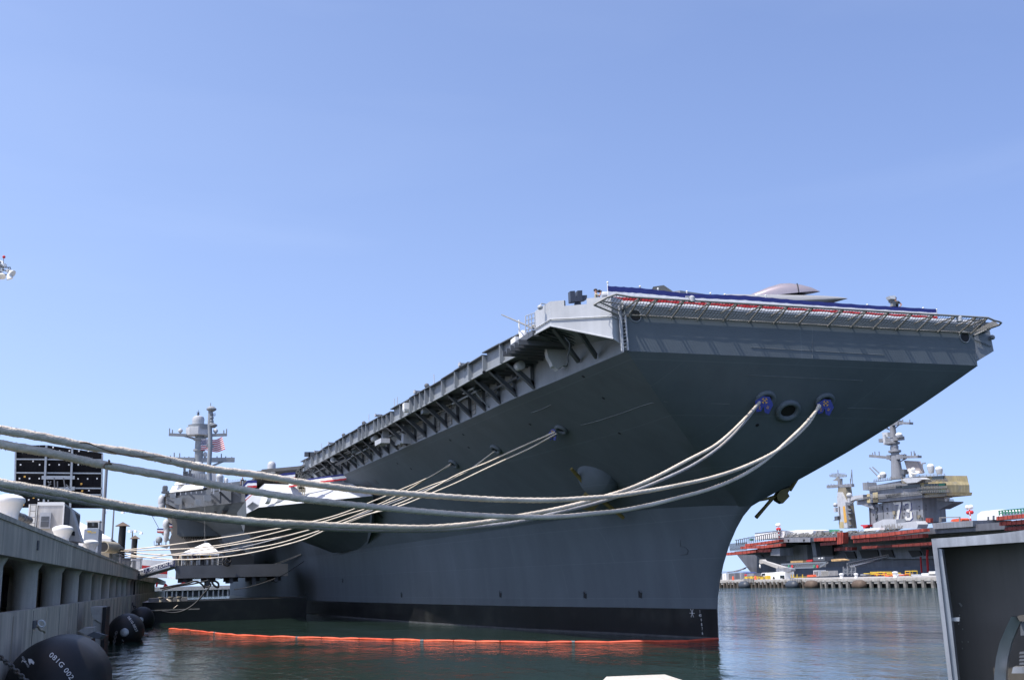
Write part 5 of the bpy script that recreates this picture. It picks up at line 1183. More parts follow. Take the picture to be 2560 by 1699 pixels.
decal(fends[0], stencil('SEAWARD', (54, 1641), math.radians(58), 6.6, .002, 1.))
for pts in ([(49, 1640), (56, 1639), (62, 1644), (66, 1652), (63, 1656), (57, 1651), (54, 1655)], [(70, 1645), (79, 1646), (86, 1654), (84, 1660), (77, 1655), (75, 1661), (71, 1653)]):
    decal(fends[0], (pts, [tuple(range(len(pts)))]), name='emblem')
decal(fends[1], stencil('0810-0023', (318, 1542), math.radians(52), 9.2, .006))
decal(fends[1], stencil('SEAWARD', (283, 1545), math.radians(60), 4.6, .004)); decal(fends[1], stencil('SEA', (304, 1598), math.radians(48), 4.2))
decal(fends[2], stencil('0810-00 11', (346, 1517), math.radians(18), 5.2, .012)); decal(fends[3], stencil('0816', (385, 1503), math.radians(62), 4.6))
# concrete fender block with rubber face
k0 = onY(r2(830, 892), 19.5); k1 = onY(r2(948, 895), 19.5); 
fbk = empty('fender_block', (k0.x, 20, 0), 'square concrete fender block faced with black rubber beside the second fender', 'fender block')
mb = MB(); mb.hexa([(k0.x+.2, 19.5, 2.55), (k1.x, 19.5, 2.2), (k1.x, 23.2, 2.2), (k0.x+.2, 23.2, 2.55), (k0.x, 19.5, k0.z), (k1.x, 19.5, k0.z), (k1.x, 23.2, k0.z), (k0.x, 23.2, k0.z)]); mb.box(k0.x+.22, k1.x-.01, 19.6, 23.1, -1.5, 2.4); mb.build('block', M['concretel'], fbk)
mb = MB()
for i in range(5): mb.box(k1.x+.005, k1.x+.2, 19.45+i*.78, 19.45+i*.78+.72, -1.5, k0.z-.03)
mb.build('rubber_facing', M['rubber'], fbk)
mb = MB(); P = [onY(r2(*q), 13.) for q in ((718, 1112), (770, 1085), (862, 1080), (862, 1118), (800, 1150))]; mb.prism(P, (0, 2.2, 0)); 
fs_ = tag(mb.build('fender_bracket', M['concretel']), 'small pale concrete cap in front of the square fender block', 'fender cap')
mb = MB(); P = [onY(r2(*q), 12.6) for q in ((800, 1152), (865, 1118), (958, 1145), (905, 1188))]; mb.prism(P, (.1, 2., -.12)); mb.build('sloped_plate', M['greyd'], fs_)
mb = MB(); mb.hexa([(p.x, p.y, z) for z in (-1., 1.55) for p in [V((k0.x+.6, 14.0, 0)), V((k1.x-.1, 14.0, 0)), V((k1.x-.1, 16.5, 0)), V((k0.x+.6, 16.5, 0))]]); mb.build('rubber_body', M['rubber'], fs_)
# hook plate, ring and rope on the lower beam
c = onX(r2(345, 1050), PX+.12)
hk = empty('mooring_hook', c, 'white steel ring with a short rope bolted to the pier beam', 'mooring ring')
mb = MB(); mb.box(PX+.004, PX+.08, c.y-.7, c.y+.3, c.z-.15, c.z+.17); mb.build('plate', M['greyd'], hk)
mb = MB(); mb.ring(c+V((.16, 0, .02)), .15, .04, (0, 1, .1), 20, 8, sx=.8); mb.build('ring', M['white'], hk, smooth=60)
mb = MB(); mb.tube([onX(r2(*q), PX+.45) for q in smooth_px([(345, 1060), (355, 1080), (375, 1105), (402, 1108), (410, 1125)], 12)], .045, 7); mb.build('rope', M['khaki'], hk, smooth=60)
# chain in the corner
ch = empty('mooring_chain', onX(r2(80, 1450), -37.2), 'rusty chain hanging in front of the nearest fender', 'chain')
cp = [onY(q, -15.5) for q in smooth_px([r2(-60, 1310), r2(10, 1360), r2(60, 1400), r2(130, 1460), r2(180, 1510), r2(240, 1570), r2(300, 1640)], 16)]
for i in range(len(cp)-1):
    p, q = cp[i], cp[i+1]; d = (q-p); mb = MB(); side = d.cross(V((0, 1, 0))).normalized() if i % 2 else V((0, 1, 0))
    mb.ring((p+q)/2, d.length*.46, .035, side, 16, 7, sx=1.35, e1=d); mb.build('link', M['chain'], ch, smooth=60)
ch2 = empty('mooring_chain', onY(r2(1060, 1180), 41), 'chain hanging from the end fitting of the second fender', 'chain')
cp = [onY(q, 41.) for q in smooth_px([r2(1075, 1120), r2(1062, 1170), r2(1050, 1230), r2(1040, 1275)], 9)]
for i in range(len(cp)-1):
    p, q = cp[i], cp[i+1]; d = (q-p); mb = MB(); side = d.cross(V((0, 1, 0))).normalized() if i % 2 else V((0, 1, 0)); mb.ring((p+q)/2, d.length*.45, .05, side, 14, 6, sx=1.35, e1=d); mb.build('link', M['chain'], ch2, smooth=60)
ch3 = empty('mooring_chain', onY(r2(1230, 880), 92), 'chain running from the pier beam to the third fender', 'chain')
cp = [onY(q, 94.) for q in smooth_px([r2(1185, 820), r2(1215, 860), r2(1250, 900), r2(1290, 945)], 9)]
for i in range(len(cp)-1):
    p, q = cp[i], cp[i+1]; d = (q-p); mb = MB(); side = d.cross(V((0, 1, 0))).normalized() if i % 2 else V((0, 1, 0)); mb.ring((p+q)/2, d.length*.45, .07, side, 12, 6, sx=1.35, e1=d); mb.build('link', M['chain'], ch3, smooth=60)
# ---- things standing on the pier
def post(a, b, r, n=8): mb = MB(); mb.tube([a, b], r, n); return mb
# video wall from behind
YS = 70.; vw = empty('video_wall', onY(r1(540, 1170), YS), 'big black video wall seen from behind its steel frame', 'video screen')
S = lambda x, y, Y=YS: onY(r1(x, y), Y)
mb = MB(); mb.prism([S(152, 602), S(430, 597), S(948, 672), S(945, 690), S(937, 1180), S(135, 1172), S(150, 640)], (0, .25, 0)); mb.build('panel', M['screen'], vw)
for x0, x1, y0, y1 in ((430, 405, 600, 1130), (668, 648, 620, 1172)): mb = MB(); mb.bar(S(x0, y0, YS-.3), S(x1, y1, YS-.3), .42, .2); mb.bar(S(x1, y1, YS-.3), V((S(x1, y1).x, YS-.3, 6.8)), .42, .2); mb.build('post', M['steel'], vw)
mb = MB()
for y in (727, 852, 990, 1050): mb.bar(S(150, y, YS-.12), S(940, y+6, YS-.12), .12, .14)
for y in (897, 997): mb.bar(S(385 if y < 950 else 590, y, YS-.4), S(690, y, YS-.4), .2, .36)
mb.bar(S(145, 600, YS-.1), S(135, 1175, YS-.1), .16, .16); mb.bar(S(945, 680, YS-.1), S(937, 1180, YS-.1), .16, .16); mb.build('crossbar', M['steel'], vw)
mb = MB()
for (x0, y0) in ((305, 745), (365, 778), (490, 618), (550, 652), (640, 650), (728, 652), (815, 652), (190, 778), (455, 778), (545, 778), (635, 778), (722, 778), (180, 905), (272, 905), (362, 905), (720, 908), (808, 908), (895, 906), (172, 1100), (265, 1102), (355, 1100), (445, 1108), (820, 1015)):
    p = S(x0, y0, YS-.03); mb.box(p.x-.07, p.x+.07, p.y-.02, p.y+.01, p.z-.08, p.z+.08)
mb.build('marker', M['paintw'], vw)
mb = MB()
for (x, y) in ((228, 888), (310, 1080), (215, 1145), (750, 955), (758, 1020)): p = S(x, y, YS-.03); mb.box(p.x-.09, p.x+.09, p.y-.05, p.y+.01, p.z-.1, p.z+.1)
mb.build('junction_box', M['gold'], vw)
mb = MB()
for a_, b_ in (((500, 900), (505, 1010)), ((530, 930), (530, 1020)), ((585, 900), (600, 990)), ((440, 930), (470, 960)), ((470, 930), (440, 990)), ((610, 960), (650, 1000))): mb.bar(S(*a_, YS-.5), S(*b_, YS-.5), .12)
mb.build('hoist', M['greyd'], vw)
# ladder container with air-conditioner
YC = 26.; C_ = lambda x, y, Y=YC: onY(r1(x, y), Y)
co = empty('equipment_container', C_(470, 1420), 'grey equipment container with white ladder and wall air conditioner on the pier', 'container')
p0, p1 = C_(350, 1130), C_(592, 1130); mb = MB(); mb.box(p0.x, p1.x, YC, YC+12, 6.8, p0.z); mb.build('body', M['pierwall'], co)
mb = MB(); mb.box(p0.x-.02, p1.x+.03, YC-.03, YC+.02, p0.z-.17, p0.z+.05); mb.box(p1.x-.04, p1.x+.04, YC-.03, YC+.02, 6.8, p0.z-.17)
mb.build('frame', M['white'], co)
mb = MB()
for k in range(24): y = YC+.3+k*.48; mb.box(p1.x, p1.x+.05, y, y+.2, 6.9, p0.z-.15)
mb.build('corrugation', M['greyd'], co)
mb = MB(); q0, q1, q2, q3 = C_(368, 1218, YC-.3), C_(472, 1218, YC-.3), C_(470, 1365, YC-.3), C_(368, 1300, YC-.3); mb.box(q0.x, q1.x, YC-.3, YC-.01, q2.z, q0.z); mb.box(q0.x+.1, q1.x-.1, YC-.33, YC-.3, q2.z+.1, q3.z, 1)
for k in range(5): mb.box(q0.x+.1, q1.x-.1, YC-.335, YC-.3, q3.z+.05+k*.06, q3.z+.08+k*.06, 1)
mb.build('air_conditioner', [M['greyl'], M['greyd']], co)
mb = MB(); l0 = C_(262, 1140, YC-.2); l1 = C_(352, 1140, YC-.2); mb.box(l0.x, l1.x, YC, YC+2, 6.8, l0.z); mb.build('side_locker', M['white'], co)
mb = MB()
for x in (l0.x+.12, l1.x-.12): mb.bar((x, YC-.12, 6.8), (x, YC-.12, l0.z), .05)
for k in range(8): z = 7.0+k*.4; mb.bar((l0.x+.12, YC-.12, z), (l1.x-.12, YC-.12, z), .04)
mb.build('ladder', M['rail'], co)
# tapered steel leg beside the container
mb = MB(); P = pY(r1, ((642, 1180), (655, 1182), (750, 1490), (640, 1480)), 30.); mb.prism(P, (0, 2.5, 0)); lg = tag(mb.build('steel_buttress', M['pierwall']), 'tall tapered grey steel buttress beside the ladder container', 'buttress')
mb = MB(); P = pY(r1, ((663, 1390), (690, 1392), (690, 1432), (663, 1428)), 29.9); mb.prism(P, (0, .08, 0)); mb.build('socket_box', M['black'], lg)
# dark bundles behind the first bollard
mb = MB()
for i, (x, y) in enumerate(((135, 1250), (165, 1262), (190, 1268), (215, 1282), (240, 1290), (180, 1285))): c = onX(r1(x, y), -43.5); mb.ball(c, .42, 10, sc=(1, 1.2, .7))
tag(mb.build('covered_hose_pile', M['greyd'], smooth=60), 'dark covered hose pile behind the largest white bollard', 'hose pile')
# generator cabinet
YG = 50.; G_ = lambda x, y, Y=YG: onY(rp(x, y), Y)
ge = empty('generator_cabinet', G_(700, 800), 'blue-grey cooling unit with black fan opening and yellow lettering', 'cooling unit')
g0, g1 = G_(530, 450), G_(850, 450); mb = MB(); mb.box(g0.x, g1.x, YG, YG+4.5, 6.8, g0.z); mb.build('body', paint('cool_grey_panel', (.25, .29, .35), .5, .06, 1.), ge)
mb = MB(); g2, g3, g4 = G_(592, 285), G_(860, 285), G_(592, 430); mb.box(g2.x, g3.x, YG+.1, YG+2.5, g0.z+.003, g2.z); mb.box(g2.x-.1, g3.x+.06, YG, YG+2.6, g2.z, g2.z+.1); mb.build('fan_housing', M['white'], ge)
mb = MB(); mb.prism(pY(rp, ((605, 310), (825, 308), (832, 330), (832, 428), (598, 428), (598, 330)), YG+.08), (0, .03, 0)); mb.build('fan_opening', M['black'], ge)
mb = MB(); mb.prism(pY(rp, ((695, 310), (750, 310), (748, 385), (698, 385)), YG+.05), (0, .02, 0)); mb.build('fan_hub', M['greyd'], ge)
b0 = G_(590, 545); kk = (G_(770, 545).x-b0.x)/1.9
text('lettering', 'Trane', kk*.85, lambda u, v: b0+V((u, -.02, v)), M['yellow'], ge, shear=.2)
mb = MB(); mb.prism(pY(rp, ((590, 498), (690, 496), (680, 512), (600, 515)), YG-.02), (0, .01, 0)); mb.build('underline', M['yellow'], ge)
# white marquee
YT = 62.; T_ = lambda x, y, Y=YT: onY(rp(x, y), Y)
mq = empty('marquee', T_(700, 900), 'big white pitched marquee on the pier behind the cooling unit', 'tent')
e0, e1 = T_(1115, 650), T_(430, 660); pk = T_(200, 180, YT+8)
mb = MB(); xw = -64.
mb.add([(e0.x, YT, e0.z), (xw, YT, e0.z), (xw, YT+18, e0.z), (e0.x, YT+18, e0.z), pk, (xw+6, YT+9, pk.z), (e0.x, YT, e0.z-.75), (xw, YT, e0.z-.75), (e0.x, YT+18, e0.z-.75)], [(0, 1, 5, 4), (1, 2, 5), (2, 3, 4, 5), (3, 0, 4), (6, 7, 1, 0), (8, 6, 0, 3)])
mb.build('roof', M['tent'], mq)
mb = MB(); mb.box(xw, e0.x-.1, YT+.2, YT+.3, 6.8, e0.z-.7); mb.box(e0.x-.2, e0.x-.1, YT+.3, YT+17.8, 6.8, e0.z-.7); mb.build('side_wall', M['khaki'], mq)
mb = MB(); P = [T_(*q, YT+2) for q in ((1125, 670), (1200, 720), (1300, 810), (1360, 830), (1370, 880), (1090, 880), (1100, 740))]; mb.prism(P, (0, 3, 0)); tag(mb.build('canvas_heap', M['greyd']), 'dark draped canvas lean-to at the right end of the marquee', 'canvas cover')
mb = MB(); mb.lathe(T_(945, 840, 58), [(.55, 0), (.55, 3)], 18, (.3, 1, 0)); mb.lathe(T_(945, 840, 57.98), [(.45, 0), (.44, .01)], 18, (.3, 1, 0), 1); tag(mb.build('duct_pipe', [M['khaki'], M['black']], smooth=40), 'beige duct pipe with a dark open end below the marquee', 'duct')
# clutter further along the pier deck
clut = [((905, 980), (1020, 1070), 70, 'blue', 'dark blue crate on the pier edge under the thin ropes', 'crate'), ((1060, 950), (1150, 1030), 85, 'white', 'white and glass cabinet behind the dark blue crate', 'cabinet'), ((1190, 1020), (1330, 1180), 88, 'greyf', 'pale equipment box behind the distant bollards', 'equipment box'), ((1340, 1100), (1530, 1240), 92, 'greyd', 'dark generator box behind the nearest small bollard', 'generator'), ((1560, 1110), (1760, 1290), 110, 'greyl', 'light grey shelter between the distant bollards and the banner', 'shelter'), ((1690, 1100), (1790, 1180), 118, 'white', 'white van-like box beside the red bunting beyond the gangway', 'box')]
for (x0, y0), (x1, y1), Y, m, lab, cat in clut:
    p, q = onY(rp(x0, y0), Y), onY(rp(x1, y0), Y); mb = MB(); mb.box(p.x, q.x, Y, Y+2.5, 6.8, p.z); mb.box(p.x-.05, q.x+.05, Y-.05, Y+2.55, p.z, p.z+.08); w_ = q.x-p.x; mb.box(p.x+w_*.15, p.x+w_*.5, Y-.03, Y-.005, 7.0, p.z-.2, 1)
    tag(mb.build(cat.replace(' ', '_'), [M[m], M['greyd']]), lab, cat)
tp = pY(rp, ((1790, 1110), (2000, 1130), (2363, 1150)), 124); 
mb = MB(); mb.grid([[p+V((0, 0, -.0)) for p in tp], [p+V((0, 0, -.9)) for p in tp], [p+V((0, 0, -2.)) for p in tp], [p+V((0, 0, -2.6)) for p in tp]], mi=lambda i, j: (0, 1, 0)[i])
tag(mb.build('stage_bunting', [M['whitecloth'], M['red']], fixn=False), 'red and white bunting hung beyond the gangway foot', 'bunting')
mb = MB()
for p in tp: mb.tube([(p.x, 124.2, 6.8), p+V((0, .2, .2))], .08, 6)
tag(mb.build('flag_stand', M['white']), 'white frame posts carrying the bunting beyond the gangway', 'frame')
# black guide piles with square caps
for (x, y0, Y, rr_, lab) in ((1375, 345, 95, .5, 'taller black guide pile with a square cap on the pier'), (1643, 628, 118, .42, 'shorter black guide pile with a square cap, farther along')):
    t = onY(rp(x, y0), Y); root = empty('guide_pile', (t.x, Y, 6.8), lab, 'pile', 'black guide piles'); mb = MB()
    n_ = 14; pts = [V((t.x+.02*math.sin(i), Y, 2+(t.z-2)*i/n_)) for i in range(n_+1)]; mb.tube(pts, [rr_*.9*(1+random.uniform(-.05, .05)) for _ in pts], 12); mb.build('shaft', M['rubber'], root, smooth=50)
    mb = MB(); mb.add([(t.x-rr_*1.75, Y-rr_*1.7, t.z-.25), (t.x+rr_*1.75, Y-rr_*1.7, t.z-.25), (t.x+rr_*1.75, Y+rr_*1.7, t.z-.25), (t.x-rr_*1.75, Y+rr_*1.7, t.z-.25), (t.x, Y, t.z+.3)], [(0, 1, 4), (1, 2, 4), (2, 3, 4), (3, 0, 4), (3, 2, 1, 0)]); mb.build('cap', M['rust'], root)
# lamp masts
def lampmast(q_top, q_bot, Y, label, heads, r=.16):
    t = onY(q_top, Y); root = empty('lamp_mast', (t.x, Y, 6.8), label, 'lamp post', 'lamp masts behind the pier'); mb = MB(); mb.tube([(t.x, Y, 6.), t], [r*1.3, r], 10); mb.build('pole', M['greyf'], root, smooth=50)
    for i in range(heads):
        sx = -1+2*i/max(1, heads-1); c = t+V((sx*1.6, 0, -.2+.5*(1-abs(sx)))); mb = MB(); mb.tube([t+V((0, 0, .2)), c], .05, 5); mb.lathe(c+V((0, 0, -.45)), [(.35, 0), (.3, .2), (.12, .45)], 10); mb.build('lamp_head', M['white'], root, smooth=40)
lampmast(r1(985, 770), r1(970, 1420), 105, 'tall grey mast with small lamps standing behind the video wall', 3, .2)
lampmast(r1(1050, 1195), r1(1042, 1460), 160, 'thin lamp mast right of the tall one with twin white lamps', 2, .14)
lampmast(rp(1590, 490), rp(1590, 900), 170, 'distant four-lamp post between the two black piles', 4, .12)
# floodlight cluster at the left frame edge
YF2 = 95.; zz = zm(0, 600, 13.067); FL = lambda x, y: onY(zz(x, y), YF2)
fl_ = empty('floodlight_mast', (FL(-120, 900).x, YF2, 6.8), 'cluster of stadium floodlights on a high mast at the left frame edge', 'floodlight mast')
b_ = FL(-60, 1000); mb = MB(); mb.tube([(b_.x, YF2, 6.8), (b_.x, YF2, FL(0, 700).z)], [.5, .25], 12); mb.build('pole', M['greyf'], fl_, smooth=50)
mb = MB()
for a_, c_ in (((-60, 890), (300, 895)), ((-60, 850), (80, 890)), ((80, 960), (200, 1010)), ((100, 1140), (280, 1130)), ((290, 900), (280, 1130)), ((-60, 1000), (180, 1140))): mb.bar(FL(*a_), FL(*c_), .12)
mb.tube([FL(110, 800), FL(125, 560)], .04, 5); mb.tube([FL(320, 870), FL(360, 970)], .06, 5); mb.build('bracket', M['greyd'], fl_)
for q, ax, r_ in (((20, 730), (.2, -.6, .3), .28*0+.34), ((165, 825), (.6, -.7, .1), .26), ((20, 960), (.3, -.9, 0), .42), ((400, 1100), (.75, -.35, -.55), .52), ((60, 1190), (.1, -.5, -.85), .5), ((320, 1260), (.35, .1, -.93), .42), ((270, 1010), (.3, -.5, -.2), .28)):
    c = FL(*q); ax = V(ax).normalized(); mb = MB(); mb.lathe(c-ax*.55, [(.12, -.1), (.2, 0), (r_*.7, .25), (r_, .55), (r_*1.03, .6)], 14, ax); mb.lathe(c+ax*.03, [(r_*.93, 0), (r_*.9, .01)], 14, ax, 1); mb.build('floodlight', [M['white'], M['khaki']], fl_, smooth=40)
mb = MB(); mb.ball(FL(128, 552), .2, 10); mb.build('warning_light', M['red'], fl_, smooth=60)

# ================================================================== BARGE AND PIER BEYOND
mb = MB(); p = onZ(rg(300, 1460), 0); p0 = onY(rg(290, 1500), 92); 
bg_ = empty('work_barge', (-30, 96, 0), 'low dark work barge between the fenders and the hull', 'barge')
mb = MB(); mb.hexa([(-38.2, 92, -.6), (-18.2, 92, -.6), (-18.2, 112, -.6), (-38.2, 112, -.6), (-38.4, 91.6, 2.55), (-18.1, 91.6, 2.55), (-18.1, 112, 2.55), (-38.4, 112, 2.55)]); mb.build('hull', M['boot'], bg_)
mb = MB(); mb.box(-38.4, -31.5, 91.5, 91.62, 1.5, 1.62); mb.build('rubbing_strake', M['rail'], bg_)
mb = MB(); mb.box(-37.8, -33, 96, 99, 2.552, 3.); mb.build('hatch', M['rail'], bg_)
mb = MB()
for x in (-36.2, -35, -34): mb.lathe((x, 93, 2.55), [(.25, 0), (.2, .4), (.35, .5), (.35, .6)], 10)
mb.build('bitt', M['khaki'], bg_, smooth=40)
mb = MB(); a_, b_ = onY(rg(285, 1310), 96), onY(rg(470, 1390), 92.5); mb.tube([a_, b_], .1, 6); mb.tube([onY(rg(495, 1430), 91), onY(rg(420, 1490), 90)], .05, 6); tag(mb.build('barge_line', M['rope']), 'short rope from the last fenders to the barge deck', 'rope')
fp2 = empty('distant_pier', (60, 545, 0), 'distant pale pier on columns glimpsed under the elevator', 'pier')
mb = MB(); mb.box(-200, 110, 540, 575, 3.1, 5.0); mb.build('deck', M['concretel'], fp2)
for i in range(46):
    x = -78+i*2.6+random.choice([0, .5, -.4]); mb = MB(); mb.box(x, x+.7, 541, 542, -2, 3.1); mb.build('column', M['concretel'], fp2)
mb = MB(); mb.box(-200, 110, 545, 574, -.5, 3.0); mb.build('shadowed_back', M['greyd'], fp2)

# ================================================================== SECOND CARRIER, FAR RIGHT
XF = 192.; far = empty('aircraft_carrier', (205, 200, 0), 'far aircraft carrier numbered 73 with yellow primer patches, under refit', 'aircraft carrier')
def pX(fn, pts, X): return [onX(fn(*p), X) for p in pts]
def fpart(name, fn, pts, X, depth, mat, parent=None):
    mb = MB(); mb.prism(pX(fn, pts, X), (depth, 0, 0)); return mb.build(name, mat, parent or far)
fpart('hull', rs, [(280, 565), (520, 870), (560, 1000), (6000, 1000), (6000, 300), (1050, 420), (700, 500)], 203., 34, M['greyfd'])
fpart('lower_hull', ru, [(-1100, 1010), (600, 1020), (1900, 985), (6000, 930), (6000, 1250), (-1100, 1250)], 202., 30, paint('far_hull_blue_grey', (.10, .115, .15), .6, .15, .1, streak=.15))
fpart('hull_band', ru, [(160, 500), (1880, 300), (6000, 0), (6000, 820), (1880, 850), (870, 860), (300, 930)], 201.5, 30, M['greyf'])
mb = MB(); mb.prism(pX(rs, [(230, 510), (600, 470), (1050, 280), (1550, 270), (6000, -80), (6000, 60), (1550, 345), (1050, 360), (700, 530), (290, 568)], XF), (60, 0, 0)); mb.build('flight_deck', M['greyfd'], far)
fpart('elevator', rs, [(1050, 285), (1480, 285), (1480, 355), (1050, 360)], XF-1, 14, M['greyf'])
fpart('elevator', ru, [(1845, 200), (2600, 150), (2600, 260), (1870, 308)], XF-1, 14, M['greyf'])
fpart('hangar_wall', rs, [(1065, 400), (1420, 400), (1440, 640), (1095, 660)], 200., 6, M['greyf'])
fpart('hangar_opening', rs, [(1590, 560), (1590, 470), (1640, 400), (1740, 380), (1840, 400), (1850, 570)], 200.5, 1, M['black'])
fpart('door_post', rs, [(1480, 280), (1545, 280), (1590, 590), (1530, 590)], XF+2, 2, M['greyd'])
for pts in ([(225, 720), (400, 720), (445, 845), (290, 850)], [(500, 700), (835, 690), (865, 840), (555, 845)], [(885, 695), (1095, 690), (1145, 830), (920, 800)], [(1400, 705), (1610, 700), (1650, 790), (1475, 825)], [(1620, 650), (1880, 640), (1880, 800), (1700, 805)]):
    fpart('hangar_opening', ru, pts, 201., .4, M['black'])
fpart('patch', rs, [(565, 540), (640, 535), (715, 605), (640, 610)], 202.6, .3, M['black'])
fpart('weapons_platform', rs, [(830, 470), (985, 455), (985, 580), (830, 575)], 190, 6, M['greyf'])
for q in ((1115, 320), (1370, 320)): fpart('bollard_fitting', rs, [(q[0]-10, q[1]-8), (q[0]+14, q[1]-8), (q[0]+5, q[1]+25), (q[0]-3, q[1]+25)], XF-1.2, .2, M['black'])
# island, coordinates from the enlarged photograph
XI = 200.
isle = fpart('island', rt, [(640, 1240), (1375, 1140), (1395, 1480), (660, 1560)], XI, 9, M['greyf'])
# port-forward face in yellow primer, turned from us
mb = MB(); A = pX(rt, [(1375, 1130), (1395, 1480)], XI); B = [onY(rt(1640, 1130), A[0].y+0) for _ in (0,)]
P0, P1 = A; Q0 = onX(rt(1630, 1160), XI+8); Q1 = onX(rt(1622, 1475), XI+8)
mb.prism([P0, Q0, Q1, P1], (.5, 4, 0)); mb.build('front_face', M['primer'], isle)
fpart('bridge_gallery', rt, [(600, 1090), (1370, 1070), (1375, 1140), (740, 1205), (600, 1215)], XI-1.5, 12, M['greyf'], isle)
fpart('bridge_front', rt, [(1365, 1070), (1715, 1065), (1705, 1110), (1375, 1140)], XI-.5, 10, M['primer'], isle)
fpart('primer_patch', rt, [(600, 1085), (640, 1080), (645, 1210), (600, 1210)], XI-1.6, .1, M['primer'], isle)
fpart('primer_patch', rt, [(680, 1070), (750, 1060), (755, 1200), (690, 1205)], XI-1.65, .1, M['primer'], isle)
fpart('bridge_house', rt, [(620, 985), (1080, 935), (1350, 925), (1355, 960), (1360, 1075), (1090, 1090), (860, 1110), (640, 1085)], XI-.6, 10, M['greyf'], isle)
fpart('bridge_upper', rt, [(1080, 870), (1330, 840), (1680, 830), (1700, 930), (1090, 960)], XI+.5, 9, M['primer'], isle)
fpart('upper_house', rt, [(600, 985), (1070, 900), (1075, 965), (640, 1035)], XI+1, 6, M['greyf'], isle)
fpart('front_band', rt, [(1350, 925), (1690, 910), (1710, 960), (1715, 1065), (1360, 1075)], XI-.8, 9, M['primer'], isle)
for pts in ([(1085, 975), (1345, 950), (1345, 985), (1085, 1010)], [(1400, 945), (1705, 935), (1700, 968), (1400, 978)], [(1310, 1030), (1715, 1018), (1712, 1062), (1310, 1070)], [(1510, 850), (1672, 842), (1668, 888), (1515, 890)], [(1000, 970), (1075, 965), (1072, 1000), (1008, 1008)]):
    fpart('bridge_window', rt, pts, XI-.95, .2, M['glass'], isle)
mb = MB()
for i in range(8): x = 1320+i*50; mb.prism(pX(rt, [(x, 1028), (x+8, 1028), (x+8, 1068), (x, 1068)], XI-1.0), (.05, 0, 0))
for i in range(7): x = 1410+i*45; mb.prism(pX(rt, [(x, 940), (x+7, 940), (x+7, 975), (x, 975)], XI-1.0), (.05, 0, 0))
mb.build('mullion', M['rail'], isle)
fpart('green_glass', rt, [(1600, 1022), (1700, 1020), (1690, 1060), (1610, 1062)], XI-1.02, .05, M['green'], isle)
fpart('green_glass', rt, [(1600, 942), (1700, 938), (1690, 968), (1610, 972)], XI-1.02, .05, M['green'], isle)
fpart('shadow_recess', rt, [(860, 1100), (1075, 1068), (1075, 1098), (870, 1130)], XI-1.7, .1, M['black'], isle)
fpart('vent_box', rt, [(538, 930), (600, 925), (618, 1030), (545, 1035)], XI-1, 4, M['greyf'], isle)
fpart('deckhouse', rt, [(690, 1500), (830, 1440), (1010, 1440), (1010, 1500), (1280, 1465), (1320, 1510), (1300, 1568), (690, 1568)], XI-4, 4, M['greyl'], isle)
fpart('platform', rt, [(1590, 1190), (1810, 1195), (1805, 1212), (1620, 1300), (1580, 1300)], XI+2, 4, M['greyd'], isle)
fpart('stair_tower', rt, [(455, 1180), (600, 1160), (700, 1270), (700, 1300), (520, 1240), (460, 1240)], XI-1, 3, M['greyf'], isle)
fpart('round_platform', rt, [(1085, 885), (1140, 862), (1330, 855), (1380, 880), (1300, 925), (1160, 935)], XI-3, 6, M['greyl'], isle)
mb = MB(); mb.prism(pX(rt, [(1120, 620), (1300, 628), (1360, 790), (1330, 800), (1180, 805), (1145, 700)], XI+4), (1.5, 0, 0)); mb.build('flat_radar', paint('radar_face', (.33, .29, .28), .6, .05, 1.), isle)
mb = MB()
for q in ((1200, 760), (1250, 745)): c = onX(rt(*q), XI-2); mb.ball(c, .7, 12)
mb.bar(onX(rt(1225, 750), XI-2), onX(rt(1235, 850), XI-2), 1.2); mb.lathe(onX(rt(1275, 790), XI-1.5), [(.3, -.6), (1.4, 0), (1.45, .2)], 14, (-.3, -.3, .9)); mb.build('dish_aerial', M['white'], isle, smooth=50); mb = MB(); mb.bar(onX(rt(1125, 770), XI-1), onX(rt(1120, 850), XI-1), .7); mb.bar(onX(rt(1100, 772), XI-1), onX(rt(1152, 780), XI-1), 1.6, 1.6); mb.build('director', M['greyd'], isle)
kf = 3.5*0+ (XI+33.7)/math.sin(1.0)  # rough range
def fdome(q, rpx, hpx, drumpx, mat='white'):
    c = onX(rt(*q), XI+2); D = (c-CAMP).dot(F_)/2620/5.6; mb = MB(); mb.lathe(c, [(rpx*.75*D, -drumpx*D), (rpx*D, -drumpx*.35*D), (rpx*1.02*D, 0)], 18, mi=1); mb.dome(c, rpx*D, hpx*D, 18, mi=0); mb.build('radome', [M[mat], M['greyl']], isle, smooth=50)
fdome((1492, 700), 48, 36, 95); fdome((1610, 738), 48, 36, 70); fdome((825, 812), 46, 34, 50); fdome((772, 850), 22, 26, 30); fdome((1722, 1150), 36, 28, 40, 'greyl')
mb = MB(); c0 = onX(rt(1030, 870), XI+3)
for a_, b_, ra, rb_ in (((1028, 880), (975, 300), 1.55, .75), ((975, 300), (950, 60), .85, .7)): mb.tube([onX(rt(*a_), XI+3), onX(rt(*b_), XI+3)], [ra*1.35, rb_*1.3], 12)
for x, y, w_ in ((955, 382, 2.6), (990, 495, 2.2), (985, 430, 1.4), (985, 455, 1.4)): c = onX(rt(x, y), XI+3); mb.lathe(c, [(w_*.6, -.5), (w_, -.2), (w_, .4), (w_*.7, .6)], 12)
mb.build('mast', M['greyf'], isle, smooth=45)
mb = MB()
for a_, b_, t_ in (((655, 555), (900, 578), .9), ((900, 575), (1130, 565), 1.6), ((1130, 570), (1340, 566), .8), ((790, 342), (1100, 305), 1.3), ((880, 110), (1070, 90), 1.4), ((1060, 95), (1222, 100), .8)): mb.bar(onX(rt(*a_), XI+3), onX(rt(*b_), XI+3), 1.6, t_)
